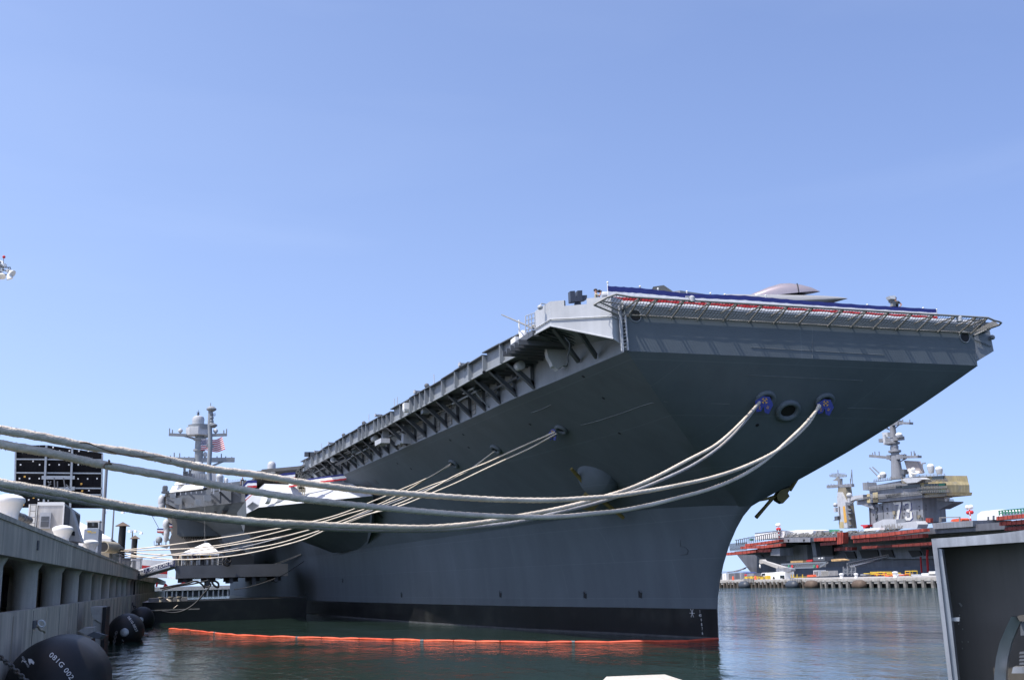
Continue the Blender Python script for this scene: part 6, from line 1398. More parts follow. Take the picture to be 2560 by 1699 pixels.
for a_, b_ in (((915, 600), (970, 640)), ((1150, 590), (1045, 645)), ((800, 155), (920, 190)), ((860, 140), (915, 190)), ((1055, 115), (980, 180)), ((905, 350), (940, 370)), ((1040, 330), (1000, 370)), ((350, 1255), (420, 1190)), ((640, 720), (770, 860)), ((680, 710), (790, 810))): mb.bar(onX(rt(*a_), XI+3), onX(rt(*b_), XI+3), .3)
for q, h_ in (((660, 555), 20), ((682, 550), 40), ((715, 550), 55), ((775, 560), 70), ((1225, 560), 70), ((1265, 560), 75), ((1280, 560), 45), ((1320, 560), 20), ((1105, 95), 50), ((1062, 90), 55), ((1203, 95), 50), ((940, 900), 60), ((620, 990), 80), ((1385, 800), 140), ((1090, 560), 30), ((1130, 560), 35), ((1000, 560), 12), ((880, 560), 12)): mb.tube([onX(rt(*q), XI+3), onX(rt(q[0]-h_*.08, q[1]-h_), XI+3)], .17, 5)
mb.bar(onX(rt(1380, 660), XI+3), onX(rt(1418, 655), XI+3), .4)
mb.build('yardarm', M['greyf'], isle)
c = onX(rt(852, 260), XI+2); mb = MB(); mb.prism(pX(rt, [(810, 225), (885, 222), (895, 290), (820, 292)], XI+2), (1.2, 0, 0)); mb.bar(c, c+V((0, 0, -3.5)), 1.2); mb.build('flat_radar', M['greyl'], isle)
fdome((1050, 262), 48, 34, 38)
# aft tower mast
tw = fpart('tower_mast', rt, [(190, 1060), (230, 1060), (275, 1150), (300, 1200), (330, 1560), (215, 1568), (180, 1150)], XI, 3, M['greyl'])
fpart('trunk', rt, [(200, 985), (300, 980), (380, 1568), (330, 1568), (280, 1150), (235, 1060), (190, 1060)], XI+1, 2.5, M['tan'], tw)
fpart('primer_patch', rt, [(205, 1480), (270, 1475), (275, 1568), (215, 1568)], XI-.1, .08, M['primer'], tw)
fpart('primer_patch', rt, [(262, 1260), (290, 1255), (320, 1480), (285, 1490)], XI-.12, .08, M['gold'], tw)
fpart('slit', rt, [(205, 1262), (218, 1262), (232, 1430), (218, 1435)], XI-.1, .06, M['greyd'], tw)
mb = MB(); mb.bar(onX(rt(55, 985), XI+1.5), onX(rt(405, 965), XI+1.5), 1.2, 1.1); mb.tube([onX(rt(225, 980), XI+1.5), onX(rt(225, 870), XI+1.5)], .9, 8)
for q, h_ in (((60, 975), 22), ((100, 970), 24), ((140, 970), 22), ((250, 965), 60), ((300, 965), 20), ((400, 960), 215), ((372, 955), 80), ((200, 870), 120), ((340, 960), 18)): mb.tube([onX(rt(*q), XI+1.5), onX(rt(q[0]-h_*.06, q[1]-h_), XI+1.5)], .16, 5)
mb.tube([onX(rt(372, 930), XI+1.5), onX(rt(388, 760), XI+1.5)], .14, 5)
for y in (1230, 1300, 1345, 1430, 1520): mb.bar(onX(rt(320, y), XI+1), onX(rt(385, y+8), XI+1), .8, .5)
mb.build('yardarm', M['greyf'], tw)
mb = MB()
for i in range(13): x = 85+i*19; mb.tube([onX(rt(x, 860-abs(i-6)*2), XI+1.5), onX(rt(x-4, 795+abs(i-6)*3), XI+1.5)], .14, 4)
mb.tube([onX(rt(85, 830), XI+1.5), onX(rt(318, 828), XI+1.5)], .15, 4); mb.tube([onX(rt(90, 845), XI+1.5), onX(rt(310, 845), XI+1.5)], .12, 4); mb.tube([onX(rt(100, 800), XI+1.5), onX(rt(300, 800), XI+1.5)], .08, 4)
mb.prism(pX(rt, [(115, 900), (150, 880), (180, 850), (200, 890), (195, 905)], XI+1), (1, 0, 0)); mb.build('search_radar', M['rail'], tw)
for q, r_ in (((160, 1240), .9), ((355, 1105), 1.1)): c = onX(rt(*q), XI); mb = MB(); mb.ball(c, r_, 12, sc=(1, 1, .9)); mb.bar(c+V((0, 0, -1)), c+V((0, 0, -2.6)), 1.2); mb.build('radome', M['greyl'], tw, smooth=50)
fpart('bridge_walk', rt, [(345, 1150), (420, 1110), (545, 1095), (545, 1155), (440, 1160), (360, 1190)], XI, 2, M['greyl'], tw)
fpart('lamp_box', rt, [(145, 1400), (190, 1395), (190, 1450), (120, 1460), (148, 1450)], XI-1, 1, M['greyd'], tw)
# hull number 73 with dark drop shadow
n7 = [(965, 1205), (1075, 1195), (1078, 1222), (1040, 1465), (1002, 1468), (1048, 1235), (985, 1242)]
n3 = [(1100, 1200), (1190, 1188), (1212, 1205), (1222, 1290), (1200, 1318), (1230, 1340), (1238, 1420), (1205, 1455), (1150, 1458), (1132, 1425), (1135, 1400), (1160, 1398), (1168, 1422), (1196, 1418), (1205, 1395), (1200, 1350), (1155, 1335), (1152, 1305), (1185, 1290), (1190, 1230), (1175, 1218), (1135, 1225), (1130, 1245), (1105, 1240)]
for pts in (n7, n3):
    fpart('number_shadow', rt, [(x+9, y+7) for x, y in pts], XI-.12, .04, M['blue'], isle); fpart('number', rt, pts, XI-.2, .04, M['numberwhite'], isle)
mb = MB()
for q in ((690, 1375), (885, 1355), (880, 1290), (1330, 1260), (1335, 1310), (1125, 1300), (1120, 1360), (1500, 1250), (1500, 1285), (1420, 1330), (1520, 1325), (1600, 1325)): mb.prism(pX(rt, [(q[0]-7, q[1]-8), (q[0]+7, q[1]-8), (q[0]+7, q[1]+8), (q[0]-7, q[1]+8)], XI-.15 if q[0] < 1390 else XI-.25+8*(q[0]-1375)/255.), (.05, 0, 0))
mb.build('scuttle', M['black'], isle)
mb = MB()
for x in (820, 1085): mb.bar(onX(rt(x, 1190), XI-.1), onX(rt(x+12, 1500), XI-.1), .15)
mb.bar(onX(rt(640, 1245), XI-.05), onX(rt(655, 1550), XI-.05), .5); mb.build('panel_seam', M['greyd'], isle)
# walkways, rails and pipes that clutter the far island
for k, (x0, y0, x1, y1, X) in enumerate(((640, 1148, 1375, 1078, XI-2.2), (620, 1030, 1080, 975, XI-1.3), (1080, 862, 1690, 832, XI+.2), (1370, 1072, 1740, 1062, XI-1.6), (1310, 1020, 1720, 1008, XI-1.6), (1090, 940, 1715, 905, XI-1.6), (700, 915, 1075, 875, XI+.8), (1590, 1185, 1810, 1190, XI+1.9), (460, 1180, 640, 1150, XI-1.4), (1380, 1135, 1710, 1110, XI-1.2))):
    mb = MB(); n_ = 12
    mb.bar(onX(rt(x0, y0), X), onX(rt(x1, y1), X), .9, .16, mi=1)
    for dy in (16, 30): mb.tube([onX(rt(x0, y0-dy), X-.3), onX(rt(x1, y1-dy), X-.3)], .07, 4)
    for i in range(n_+1): x = x0+(x1-x0)*i/n_; y = y0+(y1-y0)*i/n_; mb.tube([onX(rt(x, y), X-.3), onX(rt(x, y-31), X-.3)], .08, 4)
    mb.build('walkway', [M['rail'], M['greyd']], isle)
random.seed(11)
for i in range(16):
    x = random.uniform(670, 1360); y = random.uniform(1230, 1440); h_ = random.uniform(20, 110); mb = MB(); mb.tube([onX(rt(x, y), XI-.15), onX(rt(x+3, y+h_), XI-.15)], random.uniform(.08, .2), 5)
    if i % 3 == 0: p = onX(rt(x, y), XI-.3); mb.box(p.x-.2, p.x+.2, p.y-.6, p.y+.6, p.z-.6, p.z+.6)
    mb.build('pipe_run', M['tan'] if i % 4 == 0 else M['greyd'], isle)
for i in range(10):
    t = random.uniform(.1, .9); y = random.uniform(1170, 1420); x = 1380+245*t; mb = MB(); X = XI-.35+8*t; mb.tube([onX(rt(x, y), X), onX(rt(x+4, y+random.uniform(30, 90)), X)], .12, 5); mb.build('pipe_run', M['greyd'], isle)
# railings and scaffold along the far flight deck
mb = MB(); random.seed(3)
for i in range(150):
    x = 1050+i*9 if i < 60 else 1560+(i-60)*14
    base = 275 if i < 60 else 270-(i-60)*.9
    h_ = random.uniform(22, 75); p = onX(rs(x, base), XF+1+random.uniform(0, 8)); q = onX(rs(x+random.uniform(-4, 4), base-h_), XF+1); q.x = p.x; mb.tube([p, q], random.uniform(.1, .22), 4)
for y in (205, 235, 255): mb.tube([onX(rs(1045, y), XF+1.2), onX(rs(1530, y-4), XF+1.2)], .1, 4)
for i in range(40):
    x, y = random.uniform(1560, 2360), random.uniform(180, 270); p = onX(rs(x, y), XF+random.uniform(1, 8)); mb.box(p.x, p.x+1, p.y-random.uniform(.3, 1.6), p.y+.6, p.z-random.uniform(.3, 1.2), p.z+.4)
for i in range(50):
    x = random.uniform(890, 1290); y = 345-(x-890)*.12; p = onX(ru(x, y), XF+1); mb.tube([p, p+V((0, random.uniform(-1, 1), random.uniform(.6, 2)))], .08, 4)
mb.build('deck_scaffold', M['rail'], far)
mb = MB()
for i in range(11):
    x0 = 250+i*68; y0 = 322-i*13; mb.bar(onX(rs(x0, y0), XF+2), onX(rs(x0+62, y0-3), XF+2), .3, .3); mb.bar(onX(rs(x0+20, y0), XF+2), onX(rs(x0+22, y0+90), XF+2), .25); mb.bar(onX(rs(x0+55, y0-2), XF+2), onX(rs(x0+56, y0+85), XF+2), .25)
for i in range(24): x = 165+i*12; p = onX(rs(x, 505-i*1.), XF+1); mb.tube([p, p+V((0, 0, 3.2))], .12, 4)
mb.tube([onX(rs(165, 470), XF+1), onX(rs(420, 455), XF+1)], .12, 4); mb.build('stern_scaffold', M['greyd'], far)
# scaffold sheeting: red bands on the far hull, each length a thing
def wrapm(lab, fn, pts, X, mat, seams=6):
    mb = MB(); P = pX(fn, pts, X); mb.prism(P, (2.2, 0, 0))
    n = len(pts)//2; 
    for k in range(seams):
        t = (k+.5)/seams; a_ = P[0].lerp(P[n-1], t); b_ = P[-1].lerp(P[n], t); mb.bar(a_+V((-.05, 0, .1)), b_+V((-.05, 0, -.1)), .16, .1, up=(1, 0, 0), mi=1)
    tag(mb.build('scaffold_sheeting', [M[mat], M['tarpd']]), lab, 'sheeting', 'red scaffold sheeting on the far carrier')
wrapm('red sheeting, upper band at the stern of the far carrier', rs, [(410, 388), (700, 350), (965, 312), (965, 350), (700, 395), (410, 425)], XF-3, 'tarp', 9)
wrapm('red sheeting, second band at the stern of the far carrier', rs, [(335, 430), (700, 410), (1000, 378), (1000, 425), (700, 458), (335, 468)], XF-3.5, 'tarp', 9)
wrapm('red sheeting, lowest band jutting past the stern of the far carrier', rs, [(105, 530), (400, 505), (590, 480), (590, 522), (400, 550), (105, 575)], XF-3, 'tarp', 8)
wrapm('red sheeting patch under the second stern band', rs, [(595, 475), (715, 465), (825, 468), (825, 515), (715, 522), (595, 520)], XF-2.5, 'tarp', 3)
wrapm('red sheeting between the far elevator and the tower mast', rs, [(1540, 290), (1720, 282), (1900, 275), (1900, 330), (1720, 338), (1540, 342)], XF-3, 'tarp', 5)
wrapm('tall stepped red sheeting below the tower mast', ru, [(95, 370), (150, 368), (205, 366), (205, 570), (150, 585), (95, 590)], XF-3, 'tarp', 2)
wrapm('dull red sheeting strip low beside the hangar arch', ru, [(-220, 560), (0, 540), (95, 530), (95, 585), (0, 600), (-220, 615)], XF-2, 'tarpd', 4)
wrapm('long bright red sheeting, top band below the number island', ru, [(360, 430), (1000, 375), (1690, 300), (1700, 350), (1000, 440), (360, 490)], XF-4, 'tarp', 12)
wrapm('long red sheeting, second band below the number island', ru, [(395, 505), (900, 460), (1670, 395), (1670, 465), (900, 525), (395, 565)], XF-3, 'tarp', 10)
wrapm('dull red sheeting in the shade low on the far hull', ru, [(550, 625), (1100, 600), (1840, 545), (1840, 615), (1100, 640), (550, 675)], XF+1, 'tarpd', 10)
wrapm('dull red sheeting short piece beside the hull opening', ru, [(40, 655), (200, 640), (365, 640), (365, 700), (200, 700), (40, 712)], XF+1, 'tarpd', 4)
wrapm('red sheeting, top band at the right frame edge above the metal cabinet', r7, [(2145, 810), (2250, 800), (2400, 783), (2400, 815), (2250, 828), (2145, 838)], XF-3, 'tarp', 7)
wrapm('red sheeting, middle band at the right frame edge above the metal cabinet', r7, [(2168, 850), (2260, 842), (2400, 828), (2400, 862), (2260, 872), (2168, 880)], XF-2, 'tarp', 6)
wrapm('red sheeting, lowest band at the right frame edge above the metal cabinet', r7, [(2208, 893), (2300, 885), (2400, 876), (2400, 910), (2300, 915), (2208, 918)], XF-1, 'tarpd', 5)
# tents, boxes on the far deck
def farbox(name, lab, cat, fn, pts, X, depth, mat, extra=None):
    mb = MB(); mb.prism(pX(fn, pts, X), (depth, 0, 0))
    if extra:
        for p2 in extra: mb.prism(pX(fn, p2, X-.1), (.08, 0, 0), 1)
    return tag(mb.build(name, [M[mat], M['greyd']]), lab, cat)
farbox('deck_shed', 'long white shed with dark roof edge on the stern of the far carrier', 'shed', rs, [(570, 225), (990, 172), (1060, 180), (1060, 275), (570, 320)], XF+4, 10, 'white', [[(570, 208), (1000, 160), (1150, 178), (1150, 186), (1000, 170), (570, 222)]])
farbox('deck_tent', 'white tarpaulin cover beside the long shed on the far deck', 'cover', rs, [(1160, 180), (1240, 158), (1330, 172), (1420, 158), (1530, 170), (1530, 270), (1160, 275)], XF+8, 8, 'white')
farbox('deck_tent', 'white sloping canopy below the far island', 'canopy', ru, [(585, 345), (620, 300), (870, 278), (880, 322)], XF-4, 2, 'white')
farbox('deck_tent', 'white tent with ridge roof on the far deck at the right', 'tent', r7, [(1995, 840), (1998, 790), (2030, 768), (2150, 755), (2190, 770), (2190, 830)], XF+6, 8, 'white', [[(2075, 810), (2088, 810), (2088, 835), (2075, 836)], [(2115, 800), (2130, 800), (2130, 832), (2115, 833)]])
farbox('green_awning', 'green awning frame on the far deck left of the tower mast', 'awning', rs, [(1785, 150), (1840, 150), (1880, 200), (1800, 195)], XF+5, 3, 'green')
farbox('green_awning', 'small green sheet on the stern scaffold of the far carrier', 'awning', rs, [(485, 300), (520, 298), (522, 330), (488, 335)], XF+3, 1, 'green')
farbox('deck_machine', 'red deck machine between the tower mast and the far island', 'machine', rt, [(510, 1520), (610, 1515), (610, 1540), (580, 1545), (580, 1568), (548, 1568), (545, 1540), (515, 1535)], XI-2, 2, 'red')
farbox('life_boat', 'orange boat-like lift on the far deck right of the island', 'boom lift', rt, [(1770, 1470), (1790, 1440), (1900, 1425), (1928, 1440), (1925, 1465), (1840, 1478)], XF+4, 3, 'orangel')
farbox('doorway_screen', 'red framed screen at the foot of the far island', 'screen', rt, [(1425, 1425), (1490, 1425), (1490, 1485), (1425, 1480)], XF+2, 1, 'tarp')
mb = MB()
for x in (1620, 1640, 1900): mb.bar(onX(rt(x, 1480), XF+3), onX(rt(x, 1415), XF+3), .3)
mb.bar(onX(rt(1620, 1418), XF+3), onX(rt(1905, 1410), XF+3), .3); tag(mb.build('gantry', M['rail']), 'low gantry frame right of the far island', 'gantry')
mb = MB()
for i in range(9): x = 2170+i*24; mb.bar(onX(r7(x, 800-i*2), XF+2), onX(r7(x-4, 762-i*2), XF+2), .3)
mb.bar(onX(r7(2165, 765), XF+2), onX(r7(2370, 745), XF+2), .3); mb.bar(onX(r7(2170, 782), XF+2), onX(r7(2370, 766), XF+2), .25); tag(mb.build('scaffold', M['green']), 'dark green scaffold frame above the right-hand red sheeting', 'scaffold')
# red and white lattice beacons
for (x0, y0, x1, y1, fn, lab) in ((972, 290, 972, 75, rs, 'thin red and white beacon mast on the far stern'), (1947, 840, 1938, 735, r7, 'red and white beacon mast right of the far island')):
    a_, b_ = onX(fn(x0, y0), XF+3), onX(fn(x1, y1), XF+3); b_.y = a_.y; mb = MB(); n_ = 6
    for k in range(n_): mb.tube([a_.lerp(b_, k/n_), a_.lerp(b_, (k+1)/n_)], .22, 5, mi=k % 2)
    for s_ in (-1, 1): mb.ball(b_+V((0, s_*.8, 0)), .7, 8, mi=1); mb.ball(b_+V((0, s_*.8, -1.6)), .6, 8, mi=0)
    tag(mb.build('beacon_mast', [M['red'], M['white']]), lab, 'beacon')
# ---- the pier in front of it
XP = 125.4; fpier = empty('pier', (XP, 180, 0), 'low far pier on black piles in front of the second carrier', 'pier')
mb = MB(); mb.box(XP, XP+36, 60, 620, 1.35, 2.3); mb.box(XP-.15, XP, 60, 620, 1.5, 2.05)
mb.build('deck', M['concretel'], fpier)
mb = MB()
y = 140.; i = 0
random.seed(5); npile = 0
while y < 245 and npile < 64:
    mb = MB(); mb.box(XP-.35, XP+.25, y, y+(.8 if y < 190 else .6), -2, 1.75); mb.build('fender_pile', M['pilegrey'] if y < 200 else M['pilebrown'], fpier); npile += 1
    y += 3.2 if y < 190 else 2.1
npile2 = 0
while y < 330 and npile2 < 34:
    mb = MB(); mb.box(XP-.35, XP+.25, y, y+.6, -2, 1.6); mb.build('fender_pile', M['pilebrown'], fpier); npile2 += 1; y += 2.6
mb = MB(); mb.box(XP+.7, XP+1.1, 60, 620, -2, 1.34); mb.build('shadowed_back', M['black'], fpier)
mb = MB()
for k in range(48): yy = 140+k*3.2; mb.box(XP-.02, XP+.6, yy+.9, yy+2.6, 1.0, 1.35)
mb.build('cap_beam', M['concretel'], fpier)
for q0, q1, lab in (((380, 955), (545, 1015), 'white timber guard panel on the far pier by the fender'), ((1145, 960), (1335, 1015), 'white timber guard panel on the far pier left of the tyre fender')):
    mb = MB(); n_ = 7
    for k in range(n_): x = q0[0]+(q1[0]-q0[0])*k/n_; mb.prism(pX(rs, [(x, q0[1]), (x+12, q0[1]), (x+12, q1[1]), (x, q1[1])], XP-.5), (.2, 0, 0))
    mb.prism(pX(rs, [(q0[0], q0[1]+5), (q1[0], q0[1]+3), (q1[0], q0[1]+25), (q0[0], q0[1]+28)], XP-.28), (.1, 0, 0)); tag(mb.build('timber_fender', M['concretel']), lab, 'guard panel', 'guard panels on the far pier')
for q, L2, lab in (((400, 1068), 4.2, 'leftmost dark cylinder fender at the far pier'), ((1185, 1065), 4.6, 'dark cylinder fender in the middle of the far pier'), ((1500, 1062), 4.4, 'brown ribbed fender at the far pier'), ((2285, 1062), 4.4, 'brown fender below the far white bollard')):
    c = onX(rs(*q), XP-1.4); rr_ = 1.25; mb = MB(); mb.lathe(c+V((0, -L2/2, 0)), [(.3, 0), (rr_*.8, .4), (rr_, 1.), (rr_, L2-1.), (rr_*.8, L2-.4), (.3, L2)], 18, (0, 1, 0)); tag(mb.build('floating_fender', M['rust'] if 'brown' in lab else paint('slate_fender', (.045, .055, .07), .5, .15, .5), smooth=50), lab, 'fender', 'fenders at the far pier')
# mobile crane
def fX(fn, pts, X, d, mat, nm, par): mb = MB(); mb.prism(pX(fn, pts, X), (d, 0, 0)); return mb.build(nm, mat, par)
XC = 134.; cr = empty('mobile_crane', onX(rs(920, 965), XC), 'white mobile crane with lowered lattice boom on the far pier', 'crane')
fX(rs, [(780, 860), (1000, 838), (1065, 848), (1070, 960), (785, 965)], XC, 3, M['white'], 'body', cr); fX(rs, [(985, 900), (1055, 900), (1055, 950), (985, 950)], XC-.05, .1, M['glass'], 'engine_grille', cr)
cab = fX(rs, [(665, 915), (680, 865), (700, 858), (775, 855), (780, 915)], XC, 2.6, M['white'], 'cab', cr); fX(rs, [(685, 872), (740, 866), (738, 902), (678, 905)], XC-.04, .06, M['glass'], 'window', cab)
mb = MB(); mb.prism(pX(rs, [(640, 690), (650, 640), (690, 640), (715, 665), (1060, 770), (1090, 800), (1050, 822), (960, 800), (700, 700), (670, 712)], XC+.5), (1.2, 0, 0)); mb.build('boom', M['concretel'], cr)
mb = MB(); mb.bar(onX(rs(960, 830), XC+1), onX(rs(1000, 790), XC+1), 1.5, 1.); mb.prism(pX(rs, [(960, 840), (975, 790), (1090, 770), (1165, 800), (1165, 830), (1090, 850)], XC+.3), (1.5, 0, 0)); mb.build('turret', M['greyf'], cr)
mb = MB(); mb.tube([onX(rs(655, 690), XC+1), onX(rs(655, 735), XC+1)], .04, 4); mb.ball(onX(rs(657, 750), XC+1), .35, 10, sc=(.7, .7, 1.6)); mb.build('hook', M['white'], cr)
for x in (800, 880, 1040): c = onX(rs(x, 952), XC-.1); mb = MB(); mb.lathe(c, [(.5, 0), (.55, .1), (.55, .4), (.5, .5)], 14, (1, 0, 0)); mb.build('wheel', M['rubber'], cr, smooth=40)
# truck-like white containers, yellow frames, cones, bollards ...
def fitem(name, lab, cat, fn, pts, X, d, mat, group=None, extra=None, em='greyd'):
    mb = MB(); mb.prism(pX(fn, pts, X), (d, 0, 0))
    for p2 in extra or []: mb.prism(pX(fn, p2, X-.06), (.05, 0, 0), 1)
    return tag(mb.build(name, [M[mat], M[em]]), lab, cat, group)
fitem('shipping_container', 'grey corrugated container at the left end of the far pier', 'container', rs, [(100, 868), (235, 862), (240, 972), (105, 975)], 138, 6, 'greyf', None, [[(100+k*12, 872), (104+k*12, 872), (106+k*12, 968), (102+k*12, 968)] for k in range(11)])
fitem('shipping_container', 'white container beside the grey one on the far pier', 'container', rs, [(40, 872), (98, 868), (102, 972), (42, 975)], 137, 5, 'white', None, [[(66, 880), (70, 880), (72, 968), (68, 968)]])
fitem('shipping_container', 'pale container behind the blue tarpaulin on the far pier', 'container', rs, [(240, 862), (335, 858), (338, 962), (242, 968)], 140, 6, 'greyl', None, [[(285, 865), (290, 865), (291, 960), (286, 960)]])
fitem('shipping_container', 'dark container cut by the bow at the left of the far pier', 'container', rs, [(-60, 872), (32, 872), (36, 975), (-60, 978)], 139, 6, 'greyd')
fitem('tarpaulin_cover', 'blue tarpaulin heap under the far carrier stern', 'tarpaulin', rs, [(340, 870), (385, 850), (425, 862), (435, 920), (340, 935)], 142, 4, 'rat')
fitem('skip_container', 'red and grey skip in front of the far carrier stern', 'skip', rs, [(395, 880), (460, 868), (560, 865), (562, 925), (400, 935)], 141, 4, 'greyf', None, [[(398, 884), (440, 880), (440, 905), (400, 908)]], 'red')
mb = MB(); 
for k in range(9):
    x = 405+k*42; mb.bar(onX(rs(x, 962), 132), onX(rs(x, 925), 132), .12); mb.bar(onX(rs(x, 928), 132), onX(rs(x+40, 926), 132), .12); mb.bar(onX(rs(x, 955), 132), onX(rs(x+38, 932), 132), .1)
    p = onX(rs(x+20, 955), 133); mb.box(p.x, p.x+1, p.y-.8, p.y+.5, p.z-.3, p.z+random.uniform(.2, .9), k % 2)
tag(mb.build('hose_rack', [M['yellow'], M['brown']]), 'row of yellow racks left of the white mobile crane', 'rack')
for x0, x1, y0, lab in ((710, 830, 1105, 'yellow hose rack left of the far white bollard'), (835, 970, 1105, 'yellow hose rack with round reels on the far pier'), (1015, 1140, 1125, 'low yellow frame beside the far white bollard'), (1355, 1440, 1085, 'rounded yellow cage right of the far white bollard'), (590, 680, 1130, 'small yellow frame over grey boxes on the far pier')):
    mb = MB(); P = [onX(ru(*q), 131) for q in ((x0, 1175), (x0, y0), (x1, y0), (x1, 1175))]; mb.tube(P, .12, 6); mb.tube([p+V((2, 0, 0)) for p in P], .12, 6)
    for p in P[1:3]: mb.tube([p, p+V((2, 0, 0))], .1, 5)
    mb.tube([P[0].lerp(P[1], .5), P[3].lerp(P[2], .5)], .1, 5); c = P[0].lerp(P[3], .5); mb.ball(c+V((1, 0, .3)), .6, 10, mi=1, sc=(1, 1.6, .6)); tag(mb.build('hose_rack', [M['yellow'], M['orangel' if 'cage' not in lab else 'brown']]), lab, 'rack', 'yellow racks on the far pier')
for q, lab in ((ru(170, 1125), 'far white bollard left of the stair tower'), (ru(440, 1125), 'far white bollard right of the stair tower'), (ru(1163, 1092), 'far white bollard between the yellow racks')):
    k = onX(q, 127.5); s_ = (k.z-2.3)/1.37; bollard(V((127.5, k.y, 2.3)), s_*1.05, lab, 'white bollards on the far pier')
for q, lab in ((rs(217, 955), 'orange traffic barrel by the far grey container'), (rs(580, 910), 'orange cone left of the crane cab'),): k = onX(q, 128); mb = MB(); mb.lathe(V((128, k.y, 2.3)), [(.4, 0), (.35, .3), (.3, .9), (.15, 1.15)], 12); tag(mb.build('traffic_barrel', M['orangel'], smooth=40), lab, 'barrel', 'orange barrels on the far pier')
mb = MB()
for x in (1170, 1210, 1265, 1355): mb.tube([onX(rs(x, 945), 129), onX(rs(x, 885), 129)], .13, 6)
mb.tube([onX(rs(1165, 930), 129), onX(rs(1430, 925), 129)], .06, 5); tag(mb.build('guard_posts', M['yellow']), 'row of yellow guard posts right of the mobile crane', 'guard posts')
fitem('deck_crate', 'orange bin behind the yellow posts on the far pier', 'bin', rs, [(1425, 895), (1520, 890), (1530, 925), (1430, 930)], 131, 2, 'orangel')
fitem('control_booth', 'tall grey glazed booth on the far pier', 'booth', rs, [(1530, 820), (1605, 815), (1620, 915), (1535, 920)], 132, 2.5, 'greyl', None, [[(1545, 835), (1568, 835), (1570, 905), (1548, 905)], [(1578, 835), (1600, 832), (1605, 900), (1582, 902)]])
fitem('control_booth', 'square grey ribbed cabinet beside the far booth', 'cabinet', rs, [(1655, 830), (1775, 825), (1780, 910), (1665, 915)], 132, 3, 'concretel', None, [[(1665+k*14, 835), (1669+k*14, 835), (1671+k*14, 905), (1667+k*14, 905)] for k in range(8)])
for q0, q1, lab, m in (((520, 1135), (620, 1170), 'grey covered pump beside the small yellow frame', 'greyf'), ((980, 1160), (1050, 1185), 'heap of orange hose by the low yellow frame', 'orangel'), ((1120, 1140), (1220, 1168), 'white hose flaked beside the far white bollard', 'white'), ((1240, 1145), (1320, 1165), 'orange and white hose heap in front of the yellow cage', 'orangel'), ((1460, 1145), (1640, 1172), 'long pale pipe stack at the far pier edge', 'greyl'), ((1650, 1125), (1780, 1165), 'white covered stack at the far pier edge', 'white'), ((1785, 1090), (1900, 1130), 'white rolled bundle beside the metal cabinet edge', 'white')):
    mb = MB(); x0, x1 = q0[0], q1[0]; n_ = 9
    P = [(x0+(x1-x0)*k/(n_-1), q0[1]+(q1[1]-q0[1])*.25*abs(math.sin(k*1.9))) for k in range(n_)]+[(x1, q1[1]), (x0, q1[1])]
    mb.prism(pX(ru, P, 129.5), (2, 0, 0)); tag(mb.build('pier_stores', M[m]), lab, 'stores')
# brow scaffold tower and brow up to the far carrier
st = empty('stair_tower', onX(ru(320, 1160), 150), 'galvanised stair tower and brow rising to the far carrier', 'stair tower')
mb = MB(); g = lambda x, y, X=150: onX(ru(x, y), X)
for x in (210, 290, 360, 432): mb.bar(g(x, 1165), g(x, 1000 if x < 300 else 1020), .25); mb.bar(g(x, 1165, 154), g(x, 1010, 154), .25)
for y in (1040, 1080, 1120): mb.bar(g(205, y), g(435, y), .15)
for a_, b_ in (((210, 1150), (290, 1090)), ((290, 1150), (210, 1090)), ((210, 1085), (290, 1045)), ((290, 1085), (210, 1045)), ((300, 1150), (360, 1070)), ((360, 1150), (430, 1070))): mb.bar(g(*a_), g(*b_), .14)
mb.build('tower', M['steel'], st)
mb = MB()
for dy in (0, 55): mb.bar(g(280, 950+dy), g(1040, 790+dy*.7, 190), .3, .4)
mb.bar(g(375, 1000), g(900, 870, 185), 1.5, .4)
for k in range(22):
    t = k/21; a_ = g(280, 950).lerp(g(1040, 790, 190), t); b_ = g(280, 1005).lerp(g(1040, 828, 190), t); mb.bar(a_, b_, .16)
mb.build('brow', M['steel'], st)
st2 = empty('access_brow', onX(rs(1350, 780), 150), 'level truss brow with green and red discs beside the far carrier stern', 'brow')
mb = MB(); h_ = lambda x, y, X=150: onX(rs(x, y), X)
for a_, b_ in (((1000, 720), (1765, 685)), ((1100, 785), (1640, 768)), ((1765, 690), (1640, 768)), ((1000, 720), (1100, 785))): mb.bar(h_(*a_), h_(*b_), .5, .4)
for k in range(20): x = 1060+k*34; mb.bar(h_(x, 716-k*1.4), h_(x+17, 782-k*1.), .2); mb.bar(h_(x+34, 715-k*1.4), h_(x+17, 782-k*1.), .2)
mb.prism([h_(*q, 151) for q in ((1020, 725), (1760, 690), (1640, 765), (1105, 780))], (.2, 0, 0)); mb.build('truss', M['steel'], st2)
mb = MB()
for x, m_ in ((1130, 0), (1185, 1), (1545, 0), (1600, 1)): c = h_(x, 755, 149.6); mb.lathe(c, [(.5, 0), (.48, .1)], 16, (-1, 0, 0), m_)
mb.build('disc', [M['green'], M['red']], st2)
for pts, lab, m_ in (([(1155, 665), (1360, 655), (1362, 690), (1158, 698)], 'timber crates in a row on the far level brow', 'timber'), ([(1415, 650), (1515, 640), (1515, 672), (1418, 678)], 'red crates on the far level brow', 'red'), ([(1525, 605), (1720, 595), (1720, 660), (1530, 668)], 'dark cabin with two white signs above the far brow', 'greyd'), ([(1820, 640), (1900, 630), (1985, 650), (1985, 660), (1900, 668), (1830, 672)], 'tan cases on the stage right of the far brow', 'timber')):
    fitem('brow_stores', lab, 'stores', rs, pts, 151.5, 3, m_, None, [[(1610, 615), (1640, 612), (1640, 630), (1612, 632)], [(1660, 610), (1690, 606), (1690, 626), (1662, 628)]] if 'cabin' in lab else None, 'white')
